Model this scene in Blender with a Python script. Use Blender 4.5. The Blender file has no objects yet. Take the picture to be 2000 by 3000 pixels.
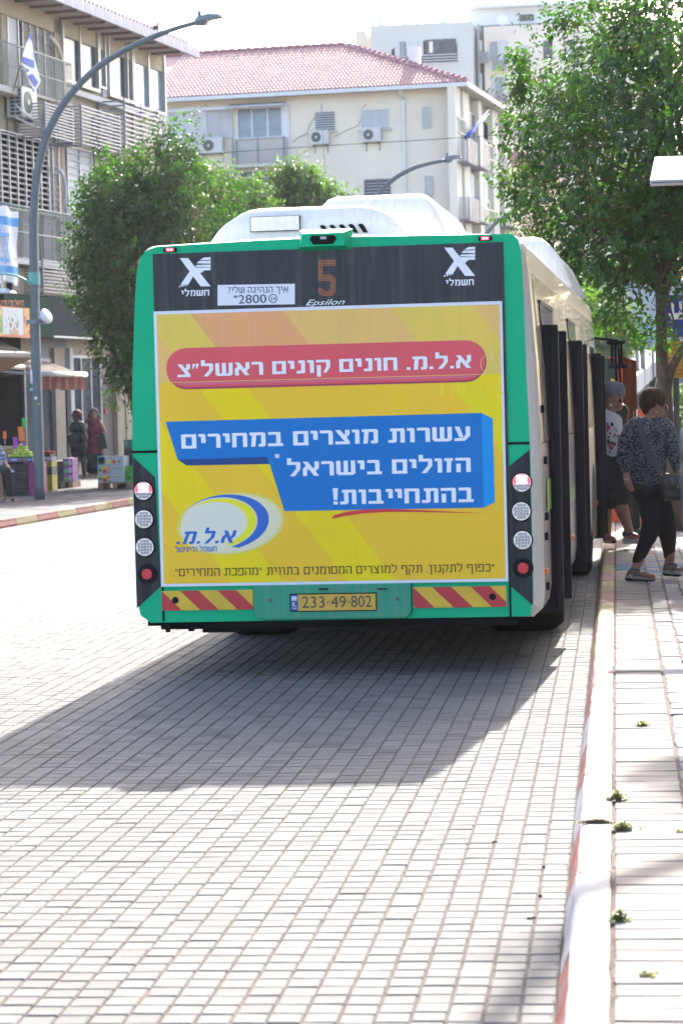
import bpy, bmesh, math, random
from math import sin, cos, pi, radians, atan2, hypot
from mathutils import Vector, Matrix
random.seed(7)
scene = bpy.context.scene
C = bpy.context.collection

# ---------------------------------------------------------------- camera
F = 7500.0
YAW, PITCH, ROLL, CAMZ = .1334, .0416, -.0251, 1.678
cam = bpy.data.objects.new('camera', bpy.data.cameras.new('camera'))
C.objects.link(cam); scene.camera = cam
_fw = Vector((-sin(YAW)*cos(PITCH), cos(YAW)*cos(PITCH), -sin(PITCH)))
_r0 = Vector((cos(YAW), sin(YAW), 0)); _u0 = _r0.cross(_fw)
_r = cos(ROLL)*_r0 + sin(ROLL)*_u0
_u = -sin(ROLL)*_r0 + cos(ROLL)*_u0
CO = Vector((0, 0, CAMZ))
cam.matrix_world = Matrix.Translation(CO) @ Matrix((_r, _u, -_fw)).transposed().to_4x4()
cam.data.sensor_fit = 'VERTICAL'; cam.data.sensor_height = 36; cam.data.sensor_width = 24
cam.data.lens = 36*F/3000
cam.data.clip_start = .1; cam.data.clip_end = 3000
cam.data.dof.use_dof = True; cam.data.dof.focus_distance = 16.5; cam.data.dof.aperture_fstop = 7.0

# ---------------------------------------------------------------- light
SUN_EL, SUN_AZ = radians(31.0), radians(2.6)       # azimuth from +Y towards +X
world = bpy.data.worlds.new("World"); scene.world = world; world.use_nodes = True
wn = world.node_tree.nodes; wl = world.node_tree.links
sky = wn.new('ShaderNodeTexSky'); sky.sky_type = 'NISHITA'; sky.sun_disc = False
sky.sun_elevation = SUN_EL; sky.sun_rotation = SUN_AZ; sky.air_density = .8; sky.dust_density = 3.0; sky.ozone_density = .6
bg = wn['Background']; bg.inputs[1].default_value = .105
wl.new(sky.outputs[0], bg.inputs[0])
sun = bpy.data.objects.new('sun', bpy.data.lights.new('sun', 'SUN')); C.objects.link(sun)
sun.data.energy = 2.3; sun.data.angle = radians(.55); sun.data.color = (1, .955, .89)
sd = Vector((sin(SUN_AZ)*cos(SUN_EL), cos(SUN_AZ)*cos(SUN_EL), sin(SUN_EL)))
sun.rotation_euler = sd.to_track_quat('Z', 'Y').to_euler()
scene.view_settings.view_transform = 'Standard'; scene.view_settings.look = 'None'
scene.view_settings.exposure = 2.72; scene.view_settings.gamma = 1
try: scene.view_settings.use_curve_mapping = False
except Exception: pass
scene.render.engine = 'CYCLES'
scene.cycles.max_bounces = 8; scene.cycles.volume_bounces = 1; scene.cycles.caustics_reflective = False; scene.cycles.caustics_refractive = False
scene.cycles.use_denoising = True; scene.cycles.volume_max_steps = 64; scene.cycles.transparent_max_bounces = 12

# ---------------------------------------------------------------- measuring helpers (photo pixel -> point on a real plane)
def ray(x, y): return _fw + _r*((x-1000)/F) - _u*((y-1500)/F)
def onz(x, y, z=0.): d = ray(x, y); return CO + d*((z-CO.z)/d.z)
def ony(x, y, Y): d = ray(x, y); return CO + d*(Y/d.y)
def onpl(x, y, p, n): d = ray(x, y); return CO + d*((Vector(p)-CO).dot(n)/d.dot(n))

# ---------------------------------------------------------------- materials
MATS = {}
def mat(name, col, rough=.6, metal=0., var=.0, vscale=3., bump=0., bscale=40., spec=.5, emit=None, estr=0., streak=0., alpha=1., trans=0., col2=None, coat=0., stretch=(1, 1, 1), sharp=False):
    if name in MATS: return MATS[name]
    m = bpy.data.materials.new(name); m.use_nodes = True
    n = m.node_tree.nodes; l = m.node_tree.links; b = n['Principled BSDF']
    b.inputs['Base Color'].default_value = (*col, 1); b.inputs['Roughness'].default_value = rough
    b.inputs['Metallic'].default_value = metal; b.inputs['Specular IOR Level'].default_value = spec
    b.inputs['Coat Weight'].default_value = coat; b.inputs['Alpha'].default_value = alpha; b.inputs['Transmission Weight'].default_value = trans
    if emit: b.inputs['Emission Color'].default_value = (*emit, 1); b.inputs['Emission Strength'].default_value = estr
    tc = n.new('ShaderNodeTexCoord')
    def noise(sc, det=4, st=(1, 1, 1)):
        mp = n.new('ShaderNodeMapping'); mp.inputs['Scale'].default_value = st; l.new(tc.outputs['Object'], mp.inputs[0])
        t = n.new('ShaderNodeTexNoise'); t.inputs['Scale'].default_value = sc; t.inputs['Detail'].default_value = det; l.new(mp.outputs[0], t.inputs[0]); return t
    src = None
    if var > 0 or col2:
        t = noise(vscale, 5, stretch); rp = n.new('ShaderNodeValToRGB'); l.new(t.outputs[0], rp.inputs[0])
        a, c = (.47, .53) if sharp else (.3, .7)
        rp.color_ramp.elements[0].position = a; rp.color_ramp.elements[1].position = c
        c2 = col2 or tuple(min(1, v*(1+var)) for v in col); c1 = col if col2 else tuple(v*(1-var) for v in col)
        rp.color_ramp.elements[0].color = (*c1, 1); rp.color_ramp.elements[1].color = (*c2, 1)
        src = rp.outputs[0]
    if streak > 0:
        t = noise(6, 6, (6, 6, .35)); rp = n.new('ShaderNodeValToRGB'); l.new(t.outputs[0], rp.inputs[0])
        rp.color_ramp.elements[0].position = .45; rp.color_ramp.elements[1].position = .75
        mx = n.new('ShaderNodeMixRGB'); 
        ml = n.new('ShaderNodeMath'); ml.operation = 'MULTIPLY'; ml.inputs[1].default_value = streak; l.new(rp.outputs[0], ml.inputs[0]); l.new(ml.outputs[0], mx.inputs[0])
        if src: l.new(src, mx.inputs[1])
        else: mx.inputs[1].default_value = (*col, 1)
        mx.inputs[2].default_value = (.22, .21, .19, 1); src = mx.outputs[0]
    if src: l.new(src, b.inputs['Base Color'])
    if bump > 0:
        t = noise(bscale, 4); bp = n.new('ShaderNodeBump'); bp.inputs['Strength'].default_value = bump; bp.inputs['Distance'].default_value = .01
        l.new(t.outputs[0], bp.inputs['Height']); l.new(bp.outputs[0], b.inputs['Normal'])
    MATS[name] = m; return m

# ---------------------------------------------------------------- mesh builder
class MB:
    def __init__(s): s.v = []; s.f = []; s.m = []; s.sm = []; s.mi = 0; s.smooth = False
    def poly(s, pts):
        k = len(s.v); s.v += [tuple(p) for p in pts]; s.f.append(tuple(range(k, k+len(pts)))); s.m.append(s.mi); s.sm.append(s.smooth); return s
    def faces(s, pts, fs):
        k = len(s.v); s.v += [tuple(p) for p in pts]
        for f in fs: s.f.append(tuple(k+i for i in f)); s.m.append(s.mi); s.sm.append(s.smooth)
        return s
    def box(s, x0, x1, y0, y1, z0, z1, M=None, b=0):
        if b > 0:
            pts = [];
            for z, i in ((z0, b), (z0+b, 0), (z1-b, 0), (z1, b)):
                pts += [(x0+i, y0+i*0, z), (x1-i, y0, z), (x1-i*0, y1, z), (x0, y1, z)] if False else [(x0+i, y0+i, z), (x1-i, y0+i, z), (x1-i, y1-i, z), (x0+i, y1-i, z)]
            fs = [(3, 2, 1, 0), (12, 13, 14, 15)]
            for k in range(3):
                for j in range(4): a = k*4+j; c = k*4+(j+1) % 4; fs.append((a, c, c+4, a+4))
        else:
            pts = [(x0, y0, z0), (x1, y0, z0), (x1, y1, z0), (x0, y1, z0), (x0, y0, z1), (x1, y0, z1), (x1, y1, z1), (x0, y1, z1)]
            fs = [(3, 2, 1, 0), (4, 5, 6, 7), (0, 1, 5, 4), (1, 2, 6, 5), (2, 3, 7, 6), (3, 0, 4, 7)]
        if M: pts = [M @ Vector(p) for p in pts]
        return s.faces(pts, fs)
    def prism(s, poly, h, M=None, base=0):            # poly in XY, extruded in Z from base to base+h
        n = len(poly); pts = [(x, y, base) for x, y in poly]+[(x, y, base+h) for x, y in poly]
        fs = [tuple(range(n-1, -1, -1)), tuple(range(n, 2*n))]+[(i, (i+1) % n, (i+1) % n+n, i+n) for i in range(n)]
        if M: pts = [M @ Vector(p) for p in pts]
        return s.faces(pts, fs)
    def tube(s, path, r, n=8, caps=True):
        path = [Vector(p) for p in path]; rs = r if isinstance(r, (list, tuple)) else [r]*len(path)
        pts = []; fs = []; up = None
        for i, p in enumerate(path):
            t = (path[min(i+1, len(path)-1)]-path[max(i-1, 0)]).normalized()
            if up is None: up = t.orthogonal().normalized()
            up = (up-t*up.dot(t)); up = up.normalized() if up.length > 1e-5 else t.orthogonal().normalized()
            w = t.cross(up)
            for k in range(n):
                a = 2*pi*k/n; pts.append(p+(up*cos(a)+w*sin(a))*rs[i])
        for i in range(len(path)-1):
            for k in range(n): a = i*n+k; b = i*n+(k+1) % n; fs.append((a, b, b+n, a+n))
        if caps: fs.append(tuple(range(n-1, -1, -1))); fs.append(tuple(range((len(path)-1)*n, len(path)*n)))
        sm = s.smooth; s.smooth = True; s.faces(pts, fs); s.smooth = sm; return s
    def disc(s, c, r, ax='y', n=24, h=.01, r2=None):
        P = []
        M = {'y': lambda a, b, d: (c[0]+a, c[1]+d, c[2]+b), 'x': lambda a, b, d: (c[0]+d, c[1]+a, c[2]+b), 'z': lambda a, b, d: (c[0]+a, c[1]+b, c[2]+d)}[ax]
        r2 = r if r2 is None else r2
        P = [M(r*cos(2*pi*k/n), r*sin(2*pi*k/n), 0) for k in range(n)]+[M(r2*cos(2*pi*k/n), r2*sin(2*pi*k/n), h) for k in range(n)]
        return s.faces(P, [tuple(range(n-1, -1, -1)), tuple(range(n, 2*n))]+[(k, (k+1) % n, (k+1) % n+n, k+n) for k in range(n)])
    def ball(s, c, r, n=8, m=6, sq=(1, 1, 1)):
        pts = [(c[0], c[1], c[2]+r*sq[2])]
        for i in range(1, m):
            for k in range(n):
                a = pi*i/m; b = 2*pi*k/n; pts.append((c[0]+r*sin(a)*cos(b)*sq[0], c[1]+r*sin(a)*sin(b)*sq[1], c[2]+r*cos(a)*sq[2]))
        pts.append((c[0], c[1], c[2]-r*sq[2])); fs = [(0, 1+k, 1+(k+1) % n) for k in range(n)]
        for i in range(m-2):
            for k in range(n): a = 1+i*n+k; b = 1+i*n+(k+1) % n; fs.append((a, a+n, b+n, b))
        L = len(pts)-1; o = 1+(m-2)*n; fs += [(L, o+(k+1) % n, o+k) for k in range(n)]
        sm = s.smooth; s.smooth = True; s.faces(pts, fs); s.smooth = sm; return s
    def loft(s, rings, caps=True, closed=True):
        n = len(rings[0]); pts = [p for r in rings for p in r]; fs = []
        for i in range(len(rings)-1):
            for k in range(n if closed else n-1): a = i*n+k; b = i*n+(k+1) % n; fs.append((a, b, b+n, a+n))
        if caps: fs.append(tuple(range(n-1, -1, -1))); fs.append(tuple(range((len(rings)-1)*n, len(rings)*n)))
        return s.faces(pts, fs)
    def build(s, name, m, parent=None, recalc=True):
        me = bpy.data.meshes.new(name); me.from_pydata(s.v, [], s.f)
        for mm in (m if isinstance(m, (list, tuple)) else [m]): me.materials.append(mm)
        me.polygons.foreach_set('material_index', s.m); me.polygons.foreach_set('use_smooth', s.sm)
        if recalc:
            b = bmesh.new(); b.from_mesh(me); bmesh.ops.recalc_face_normals(b, faces=b.faces); b.to_mesh(me); b.free()
        me.update(); o = bpy.data.objects.new(name, me); C.objects.link(o)
        if parent: o.parent = parent
        return o
def tag(o, label=None, cat=None, group=None, kind=None):
    if label: o['label'] = label
    if cat: o['category'] = cat
    if group: o['group'] = group
    if kind: o['kind'] = kind
    return o
def empty(name, loc, label=None, cat=None, group=None, rz=0):
    o = bpy.data.objects.new(name, None); C.objects.link(o); o.location = loc; o.rotation_euler = (0, 0, rz); o.empty_display_size = .2
    return tag(o, label, cat, group)
def clone(o, parent=None):
    c = o.copy(); C.objects.link(c)
    if parent: c.parent = parent
    for ch in list(o.children): clone(ch, c)
    return c
def lk(name, me, parent, loc=None):
    o = bpy.data.objects.new(name, me); C.objects.link(o); o.parent = parent
    if loc: o.location = loc
    return o
def text_obj(name, body, m, parent, M, size=1., off=0., shear=0., w=None, h=None, centre=False):
    bold, off = off, 0.
    """flat lettering mesh; M maps text plane (x right, y up) to the parent's space; w = wanted width, h = wanted height"""
    c = bpy.data.curves.new('lettering', 'FONT'); c.body = body; c.offset = off; c.shear = shear; c.resolution_u = 3
    t = bpy.data.objects.new('lettering', c)
    me = bpy.data.meshes.new_from_object(t)
    bpy.data.objects.remove(t); bpy.data.curves.remove(c)
    if not len(me.vertices): return None
    xs = [v.co.x for v in me.vertices]; ys = [v.co.y for v in me.vertices]; x0, x1, y0, y1 = min(xs), max(xs), min(ys), max(ys)
    sx = (w/(x1-x0)) if w else size; sy = (h/(y1-y0)) if h else (sx if w else size)
    for v in me.vertices:
        v.co = M @ Vector(((v.co.x-x0-((x1-x0)/2 if centre else 0))*sx, (v.co.y-y0)*sy, 0))
    if bold:
        b = bmesh.new(); b.from_mesh(me); d = bold*1.1*(y1-y0)*(sy or 1); nrm = (M.to_3x3() @ Vector((0, 0, 1))).normalized(); ax = (M.to_3x3() @ Vector((1, 0, 0))).normalized()
        for k, s_ in ((1, -1), (2, 1)):
            g_ = bmesh.ops.duplicate(b, geom=b.verts[:]+b.edges[:]+b.faces[:] if k == 1 else g0)['geom']
            if k == 1: g0 = [e_ for e_ in g_]
            for v in g_:
                if isinstance(v, bmesh.types.BMVert): v.co += ax*d*s_*(1 if k == 1 else 2)+nrm*.00015*0+Vector((0, -.00012*k, 0))
        b.to_mesh(me); b.free()
    me.name = name; me.materials.clear(); me.materials.append(m)
    o = bpy.data.objects.new(name, me); C.objects.link(o)
    if parent: o.parent = parent
    return o
# ================================================================ GROUND AND STREET
rnd = random.Random(3)
brickA = mat('paver light', (.155, .149, .141), .8, spec=.12, var=.17, vscale=1.3, bump=.35, bscale=120)
brickB = mat('paver pale', (.168, .161, .153), .8, spec=.12, var=.15, vscale=1.7, bump=.35, bscale=120)
brickC = mat('paver grey', (.136, .131, .126), .8, spec=.12, var=.20, vscale=2.3, bump=.35, bscale=120)
BR = [brickA, brickB, brickC]
sand = mat('joint sand', (.125, .102, .085), .95, spec=.12, var=.35, vscale=9, bump=.6, bscale=160)
asph = mat('worn road', (.15, .147, .143), .85, spec=.12, var=.12, vscale=.6, bump=.2, bscale=60)
conc = mat('concrete', (0.264, 0.247, 0.224), .8, spec=.12, var=.14, vscale=5, bump=.4, bscale=70)
earth = mat('ground', (0.198, 0.185, 0.165), .9, spec=.12, var=.2, vscale=.3)

g = MB().poly([(-500, -60, -.25), (500, -60, -.25), (500, 1100, -.25), (-500, 1100, -.25)]).build('ground', earth, recalc=False); tag(g, kind='structure')

road = MB()
road.poly([(-9.9, 4.0, -.006), (-.11, 4.0, -.006), (-.11, 31.9, -.006), (-9.9, 31.9, -.006)])
road = road.build('road', sand, recalc=False); road.location = (-.05, 0, 0); road.rotation_euler = (0, 0, .0257); tag(road, kind='structure')

def brick_pts(hu, hv, tl=(0, 0), ch=.004, z=0., dp=.007):
    a, b = tl
    f = lambda x, y, zz: (x, y, zz+z+a*x+b*y)
    o = [f(-hu, -hv, -dp), f(hu, -hv, -dp), f(hu, hv, -dp), f(-hu, hv, -dp)]
    m_ = [f(-hu, -hv, -ch), f(hu, -hv, -ch), f(hu, hv, -ch), f(-hu, hv, -ch)]
    t = [f(-hu+ch, -hv+ch, 0), f(hu-ch, -hv+ch, 0), f(hu-ch, hv-ch, 0), f(-hu+ch, hv-ch, 0)]
    pts = o+m_+t; fs = [(8, 9, 10, 11)]
    for k in (0, 4):
        for j in range(4): fs.append((k+j, k+(j+1) % 4, k+4+(j+1) % 4, k+4+j))
    return pts, fs
def brick_mesh(name, hu, hv, tl, m, ch=.004):
    pts, fs = brick_pts(hu, hv, tl, ch); me = bpy.data.meshes.new(name); me.from_pydata(pts, [], fs); me.materials.append(m); me.update(); return me
_hv = .0497
bvar = [brick_mesh('brick', .0459, _hv, (rnd.uniform(-.01, .01), rnd.uniform(-.012, .012)), BR[k % 3]) for k in range(9)]
cells = []
ncol = 98; off = 0
for c in range(ncol):
    u = -.148-.0985*(c+.5); off = (off+rnd.uniform(-.016, .016)) % .108
    v = 4.1+off
    while v < 31.8:
        v += .108; cells.append((u+rnd.uniform(-.0012, .0012), v+rnd.uniform(-.003, .003)))
def street(u, v, z=0.): return Vector((-.05+u*cos(.0257)-v*sin(.0257), u*sin(.0257)+v*cos(.0257), z))
def scr(p):
    d = p-CO; z = d.dot(_fw); return 1000+F*d.dot(_r)/z, 1500-F*d.dot(_u)/z
inv = []
for i, (u, v) in enumerate(cells):
    if v < 9.2:
        x, y = scr(street(u, v))
        if -10 < x < 2000 and y < 3010: inv.append((v, i))
inv.sort(); near = set(i for _, i in inv[:298])
rest = MB()
for i, (u, v) in enumerate(cells):
    if i in near:
        o = lk('brick', bvar[rnd.randrange(9)], road, (u, v, rnd.uniform(-.001, .001)))
    else:
        pts, fs = brick_pts(.0459, _hv, (rnd.uniform(-.01, .01), rnd.uniform(-.012, .012)), z=rnd.uniform(-.001, .001), dp=.0055)
        rest.mi = rnd.choice((0, 0, 1, 1, 2)); rest.faces([(u+p[0], v+p[1], p[2]) for p in pts], fs)
tag(rest.build('brick_field', BR, road, recalc=False), kind='stuff')

fr = MB().poly([(-9.9, 31.9, -.002), (-.11, 31.9, -.002), (.6, 62, -.002), (-8.5, 62, -.002)]).build('road', asph, recalc=False)
fr.location = (-.05, 0, 0); fr.rotation_euler = (0, 0, .0257); tag(fr, kind='structure')
fr2 = MB()
fr2.poly([(-10.1, 62, -.002), (-1.0, 62, -.002), (3.5, 80, .6), (-5, 80, .6)]); fr2.poly([(-5, 80, .6), (3.5, 80, .6), (22, 170, 6.2), (10, 170, 6.2)])
tag(fr2.build('road', asph, recalc=False), kind='structure')
# faint tyre-worn lane line on the far left
ln = MB(); lnw = mat('worn white line', (0.363, 0.356, 0.343), .8, spec=.12, var=.1)
LP = [(0, 1668), (120, 1642), (240, 1615), (330, 1590), (385, 1576)]
for dy in (0, 9):
    P = [onz(x, y+dy, .004) for x, y in LP]; Q = [onz(x, y+dy+4, .004) for x, y in LP]
    for a in range(len(P)-1): ln.poly([P[a], P[a+1], Q[a+1], Q[a]])
tag(ln.build('road_marking', lnw, recalc=False), kind='structure')

# ---- right kerb
kr = mat('kerb red', (0.264, 0.046, 0.040), .75, spec=.12, var=.2, vscale=8, col2=(0.224, 0.145, 0.125), bump=.5, bscale=50)
ky = mat('kerb yellow', (0.304, 0.218, 0.053), .75, spec=.12, vscale=8, col2=(0.277, 0.244, 0.158), bump=.5, bscale=50)
kw = mat('kerb white', (0.343, 0.337, 0.343), .75, spec=.12, vscale=6, col2=(0.251, 0.244, 0.244), bump=.5, bscale=50)
krt = mat('kerb red worn sunlit', (0.290, 0.231, 0.218), .75, spec=.12, vscale=9, col2=(0.304, 0.284, 0.271), bump=.5, bscale=50)  # paler tops: foot wear, with the sun's overexposure put into the colour
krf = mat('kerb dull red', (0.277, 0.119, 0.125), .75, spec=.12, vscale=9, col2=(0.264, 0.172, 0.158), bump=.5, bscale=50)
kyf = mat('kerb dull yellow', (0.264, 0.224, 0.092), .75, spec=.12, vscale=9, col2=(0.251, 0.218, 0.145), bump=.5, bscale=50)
kerb = MB().box(-.14, -.002, 4.0, 40, -.2, -.02).build('kerb', conc); kerb.location = (-.05, 0, 0); kerb.rotation_euler = (0, 0, .0257); tag(kerb, kind='structure')
def kerb_stone(L, ms, parent, hgt=.12, flip=1):
    b = MB(); prof = [(-.145, -.03), (-.143, .03), (-.122, .085), (-.112, hgt-.012), (-.098, hgt-.002), (-.085, hgt), (0, hgt), (0, -.03)]
    g_ = .004; rings = []
    NS = 7
    for k in range(NS+1):
        s_ = g_+(L-2*g_)*k/NS
        rings.append([(flip*(u+rnd.uniform(-.0025, .0025)), s_, z+(rnd.uniform(-.002, .002) if z > .05 else 0)) for u, z in prof])
    n = len(prof)
    pts = [p for r in rings for p in r]; k0 = 0
    b.smooth = False
    for i in range(NS):
        for k in range(n):
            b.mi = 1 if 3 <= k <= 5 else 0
            b.faces([rings[i][k], rings[i][(k+1) % n], rings[i+1][(k+1) % n], rings[i+1][k]], [(0, 1, 2, 3)])
    b.mi = 0; b.poly(rings[0]); b.poly(rings[-1])
    return b.build('kerb_stone', ms, parent)
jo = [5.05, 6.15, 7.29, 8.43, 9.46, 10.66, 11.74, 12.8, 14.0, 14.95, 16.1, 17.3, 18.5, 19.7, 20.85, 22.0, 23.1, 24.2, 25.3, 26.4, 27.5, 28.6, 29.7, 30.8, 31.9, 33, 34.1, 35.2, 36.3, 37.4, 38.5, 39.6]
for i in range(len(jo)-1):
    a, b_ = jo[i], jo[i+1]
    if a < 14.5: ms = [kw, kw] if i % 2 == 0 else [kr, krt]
    elif a < 18: ms = [krf, krt] if i % 2 else [ky, kw]  # white tops on the yellow stones: wear and sun glare in the colour
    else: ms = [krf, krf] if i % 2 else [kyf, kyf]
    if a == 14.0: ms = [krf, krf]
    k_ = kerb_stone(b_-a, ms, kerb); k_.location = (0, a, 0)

# ---- right pavement
pav = MB().box(.001, 6, 4.0, 44, -.2, .111).build('pavement', mat('pavement joint sand', (.13, .10, .085), .95, spec=.12, var=.3, vscale=9)); pav.location = (-.05, 0, 0); pav.rotation_euler = (0, 0, .0257); tag(pav, kind='structure')
slA = mat('slab warm', (.20, .18, .16), .8, spec=.12, var=.1, vscale=4, bump=.3, bscale=120)
slB = mat('slab pale', (.19, .175, .16), .8, spec=.12, var=.1, vscale=4, bump=.3, bscale=120)
pvA = mat('paving blue grey', (0.178, 0.191, 0.218), .75, spec=.12, var=.18, vscale=4, bump=.35, bscale=90)
pvB = mat('paving pinkish', (0.218, 0.185, 0.185), .8, spec=.12, var=.15, vscale=4, bump=.35, bscale=90)
pvC = mat('paving warm grey', (0.211, 0.205, 0.198), .8, spec=.12, var=.15, vscale=4, bump=.35, bscale=90)
pblue = mat('blue painted paving', (0.066, 0.132, 0.218), .8, spec=.12, var=.25, vscale=7, bump=.35, bscale=90)
sv = [brick_mesh('slab', .128, .0642, (rnd.uniform(-.01, .01), rnd.uniform(-.012, .012)), (slA, slB)[k % 2], .003) for k in range(6)]
sblue = brick_mesh('slab', .128, .0642, (0, .01), pblue, .003)
v = 5.9
while v < 40:
    o = lk('slab', sblue if 23.3 < v < 24.3 else rnd.choice(sv), pav, (.143+rnd.uniform(-.002, .002), v, .118+rnd.uniform(-.002, .002))); v += .14
pvv = [brick_mesh('paving_stone', .058, .112, (rnd.uniform(-.03, .03), rnd.uniform(-.03, .03)), (pvA, pvB, pvC)[k % 3], .006) for k in range(12)]
pvb = brick_mesh('paving_stone', .058, .112, (.01, .01), pblue, .006)
cnt = 0; rest = MB(); cand = []
r = 0; v = 8.0
while v < 40:
    u = .345
    while u < 5.9:
        cand.append((v, u+rnd.uniform(-.006, .006), v+(u-.345)*.35+rnd.uniform(-.02, .02)+(.12 if int((u-.345)/.125) % 2 else 0), rnd.uniform(-.06, .06))); u += .125
    v += .238
inview = [c for c in cand if scr(street(c[1], c[2], .12))[0] < 2010]
inview.sort(); keep = set(map(id, inview[:290]))
for c in cand:
    if id(c) in keep:
        o = lk('paving_stone', pvb if 22.6 < c[2] < 24.6 and rnd.random() < .6 else rnd.choice(pvv), pav, (c[1], c[2], .118+rnd.uniform(-.004, .004))); o.rotation_euler = (0, 0, c[3])
    elif c[1] < 3:
        pts, fs = brick_pts(.058, .112, (rnd.uniform(-.03, .03), rnd.uniform(-.03, .03)), .006, rnd.uniform(-.004, .004)); rest.mi = rnd.randrange(3)
        cc, ss = cos(c[3]), sin(c[3]); rest.faces([(c[1]+p[0]*cc-p[1]*ss, c[2]+p[0]*ss+p[1]*cc, .118+p[2]) for p in pts], fs)
tag(rest.build('paving_stone_field', [pvA, pvB, pvC], pav, recalc=False), kind='stuff')

# ---- left kerb and pavement
LK0 = Vector((-10.30, 30.0, 0)); LKA = -.034
lkerb = MB().box(.002, .14, -12, 60, -.2, -.02)
lkerb = lkerb.build('kerb', conc); lkerb.location = LK0; lkerb.rotation_euler = (0, 0, LKA); tag(lkerb, kind='structure')
mlr = [mat('kerb far red', (.17, .025, .03), .75, spec=.12, vscale=6, col2=(.12, .05, .05))]*2; mly = [mat('kerb far yellow', (.19, .135, .03), .75, spec=.12, vscale=6, col2=(.12, .11, .075))]*2
for i in range(-8, 40):
    k_ = kerb_stone(1.12, mlr if i % 2 else mly, lkerb, .13, -1); k_.location = (0, 7.35+i*1.13, 0)
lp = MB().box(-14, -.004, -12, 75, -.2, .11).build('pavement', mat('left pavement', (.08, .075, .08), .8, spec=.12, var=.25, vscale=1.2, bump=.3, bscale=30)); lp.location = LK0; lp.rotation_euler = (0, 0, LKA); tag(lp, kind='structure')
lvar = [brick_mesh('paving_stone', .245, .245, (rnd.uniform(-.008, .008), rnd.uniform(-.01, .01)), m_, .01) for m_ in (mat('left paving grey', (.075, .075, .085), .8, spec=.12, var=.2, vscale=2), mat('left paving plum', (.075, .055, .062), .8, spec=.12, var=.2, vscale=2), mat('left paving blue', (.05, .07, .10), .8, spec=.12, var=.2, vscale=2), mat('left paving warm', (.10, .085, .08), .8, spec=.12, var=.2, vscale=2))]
for a in range(24):
    for b_ in range(8): lk('paving_stone', rnd.choice(lvar[:2]+lvar), lp, (-.27-b_*.5, 4+a*.5+14*0, .122+rnd.uniform(-.003, .003)))
# ================================================================ BUS
BY = 15.65; BX = -2.14
bus = empty('city_bus', (BX, BY, 0), 'green and cream city bus at the kerb with a yellow advert on its rear', 'bus')
green = mat('bus green', (.0, .42, .20), .38, streak=.07, var=.06, vscale=2, spec=.1)
cream = mat('bus cream', (.56, .53, .48), .3, var=.05, vscale=2, coat=.6, spec=.6)
white = mat('bus roof white', (.80, .765, .70), .45, var=.05, vscale=2, streak=.2)
bblack = mat('black panel', (.011, .013, .017), .5, var=.35, vscale=6, streak=.12, spec=.3)
winblk = mat('dusty black glass', (.015, .018, .026), .35, streak=.15, spec=.3)
rubber = mat('rubber', (.007, .007, .008), .7, spec=.2)
under = mat('underbody black', (.004, .004, .005), .85, spec=.15)
doorm = mat('door charcoal', (.009, .010, .013), .65, var=.25, vscale=3, spec=.25)
lwhite = mat('lettering white', (.78, .80, .84), .5)
def rs(x, y, Y=BY):                                    # photo point on the rear plane -> bus-local (x, z)
    p = ony(x, y, Y); return p.x-BX, p.z
def rd(x, y): return rs(x*1.27551, y*1.27551)
def cr(x, y): return rs(460+x*.66327, 880+y*.66327)
def plate(mb, pts, y, th=0):                           # polygon of (x,z) on plane y, facing the camera
    if th: n = len(pts); mb.faces([(x, y, z) for x, z in pts]+[(x, y+th, z) for x, z in pts], [tuple(range(n)), tuple(range(2*n-1, n-1, -1))]+[(i, i+n, (i+1) % n+n, (i+1) % n) for i in range(n)])
    else: mb.poly([(x, y, z) for x, z in pts])
W = 1.275
def prof(ins=0., top=0.):
    """cross-section of the body: half width 1.275 with tumblehome and rounded shoulders"""
    P = []
    w = W-ins; zb = .35+ins*.6; zt = 2.70-ins*.7
    P += [(-w+.07, zb), (-w+.015, zb+.05), (-w, zb+.14), (-w, 1.35), (-w+.02, 1.9), (-w+.05, 2.35), (-w+.068, 2.54)]
    for k in range(1, 6): a = k/5*pi/2; P.append((-w+.068+.11*(1-cos(a)), 2.56+(zt-2.56)*sin(a)))
    P += [(-.5, zt+.02), (0, zt+.03), (.5, zt+.02)]
    Q = [(-x, z) for x, z in reversed(P[:12])]
    return P+Q
body = MB(); body.smooth = True
rings = []
for y, i in ((0, .075), (.012, .045), (.04, .018), (.09, 0), (.5, 0), (6, 0), (11.3, 0), (11.75, .05), (11.95, .14), (12.0, .22)):
    rings.append([(x, y, z) for x, z in prof(i)])
n = len(rings[0])
for i in range(len(rings)-1):
    for k in range(n):
        x = rings[i][k][0]+rings[i][(k+1) % n][0]; z = (rings[i][k][2]+rings[i][(k+1) % n][2])/2
        body.mi = 1 if z > 2.66 else (2 if (i < 3 and x < 0) or z < .36 and i < 3 else 0)  # rear top rounding also white: sun glare on the edge put into the colour
        body.faces([rings[i][k], rings[i][(k+1) % n], rings[i+1][(k+1) % n], rings[i+1][k]], [(0, 1, 2, 3)])
body.smooth = False; body.mi = 2; body.poly(rings[0]); body.mi = 0; body.poly(rings[-1])
body.build('body', [cream, white, green], bus)
MB().box(-1.16, 1.16, .25, 11.7, .34, .40).box(-.75, .75, 2.2, 3.9, .22, .34).box(-.3, .5, 1.0, 2.2, .27, .34).build('underbody', under, bus)
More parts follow.
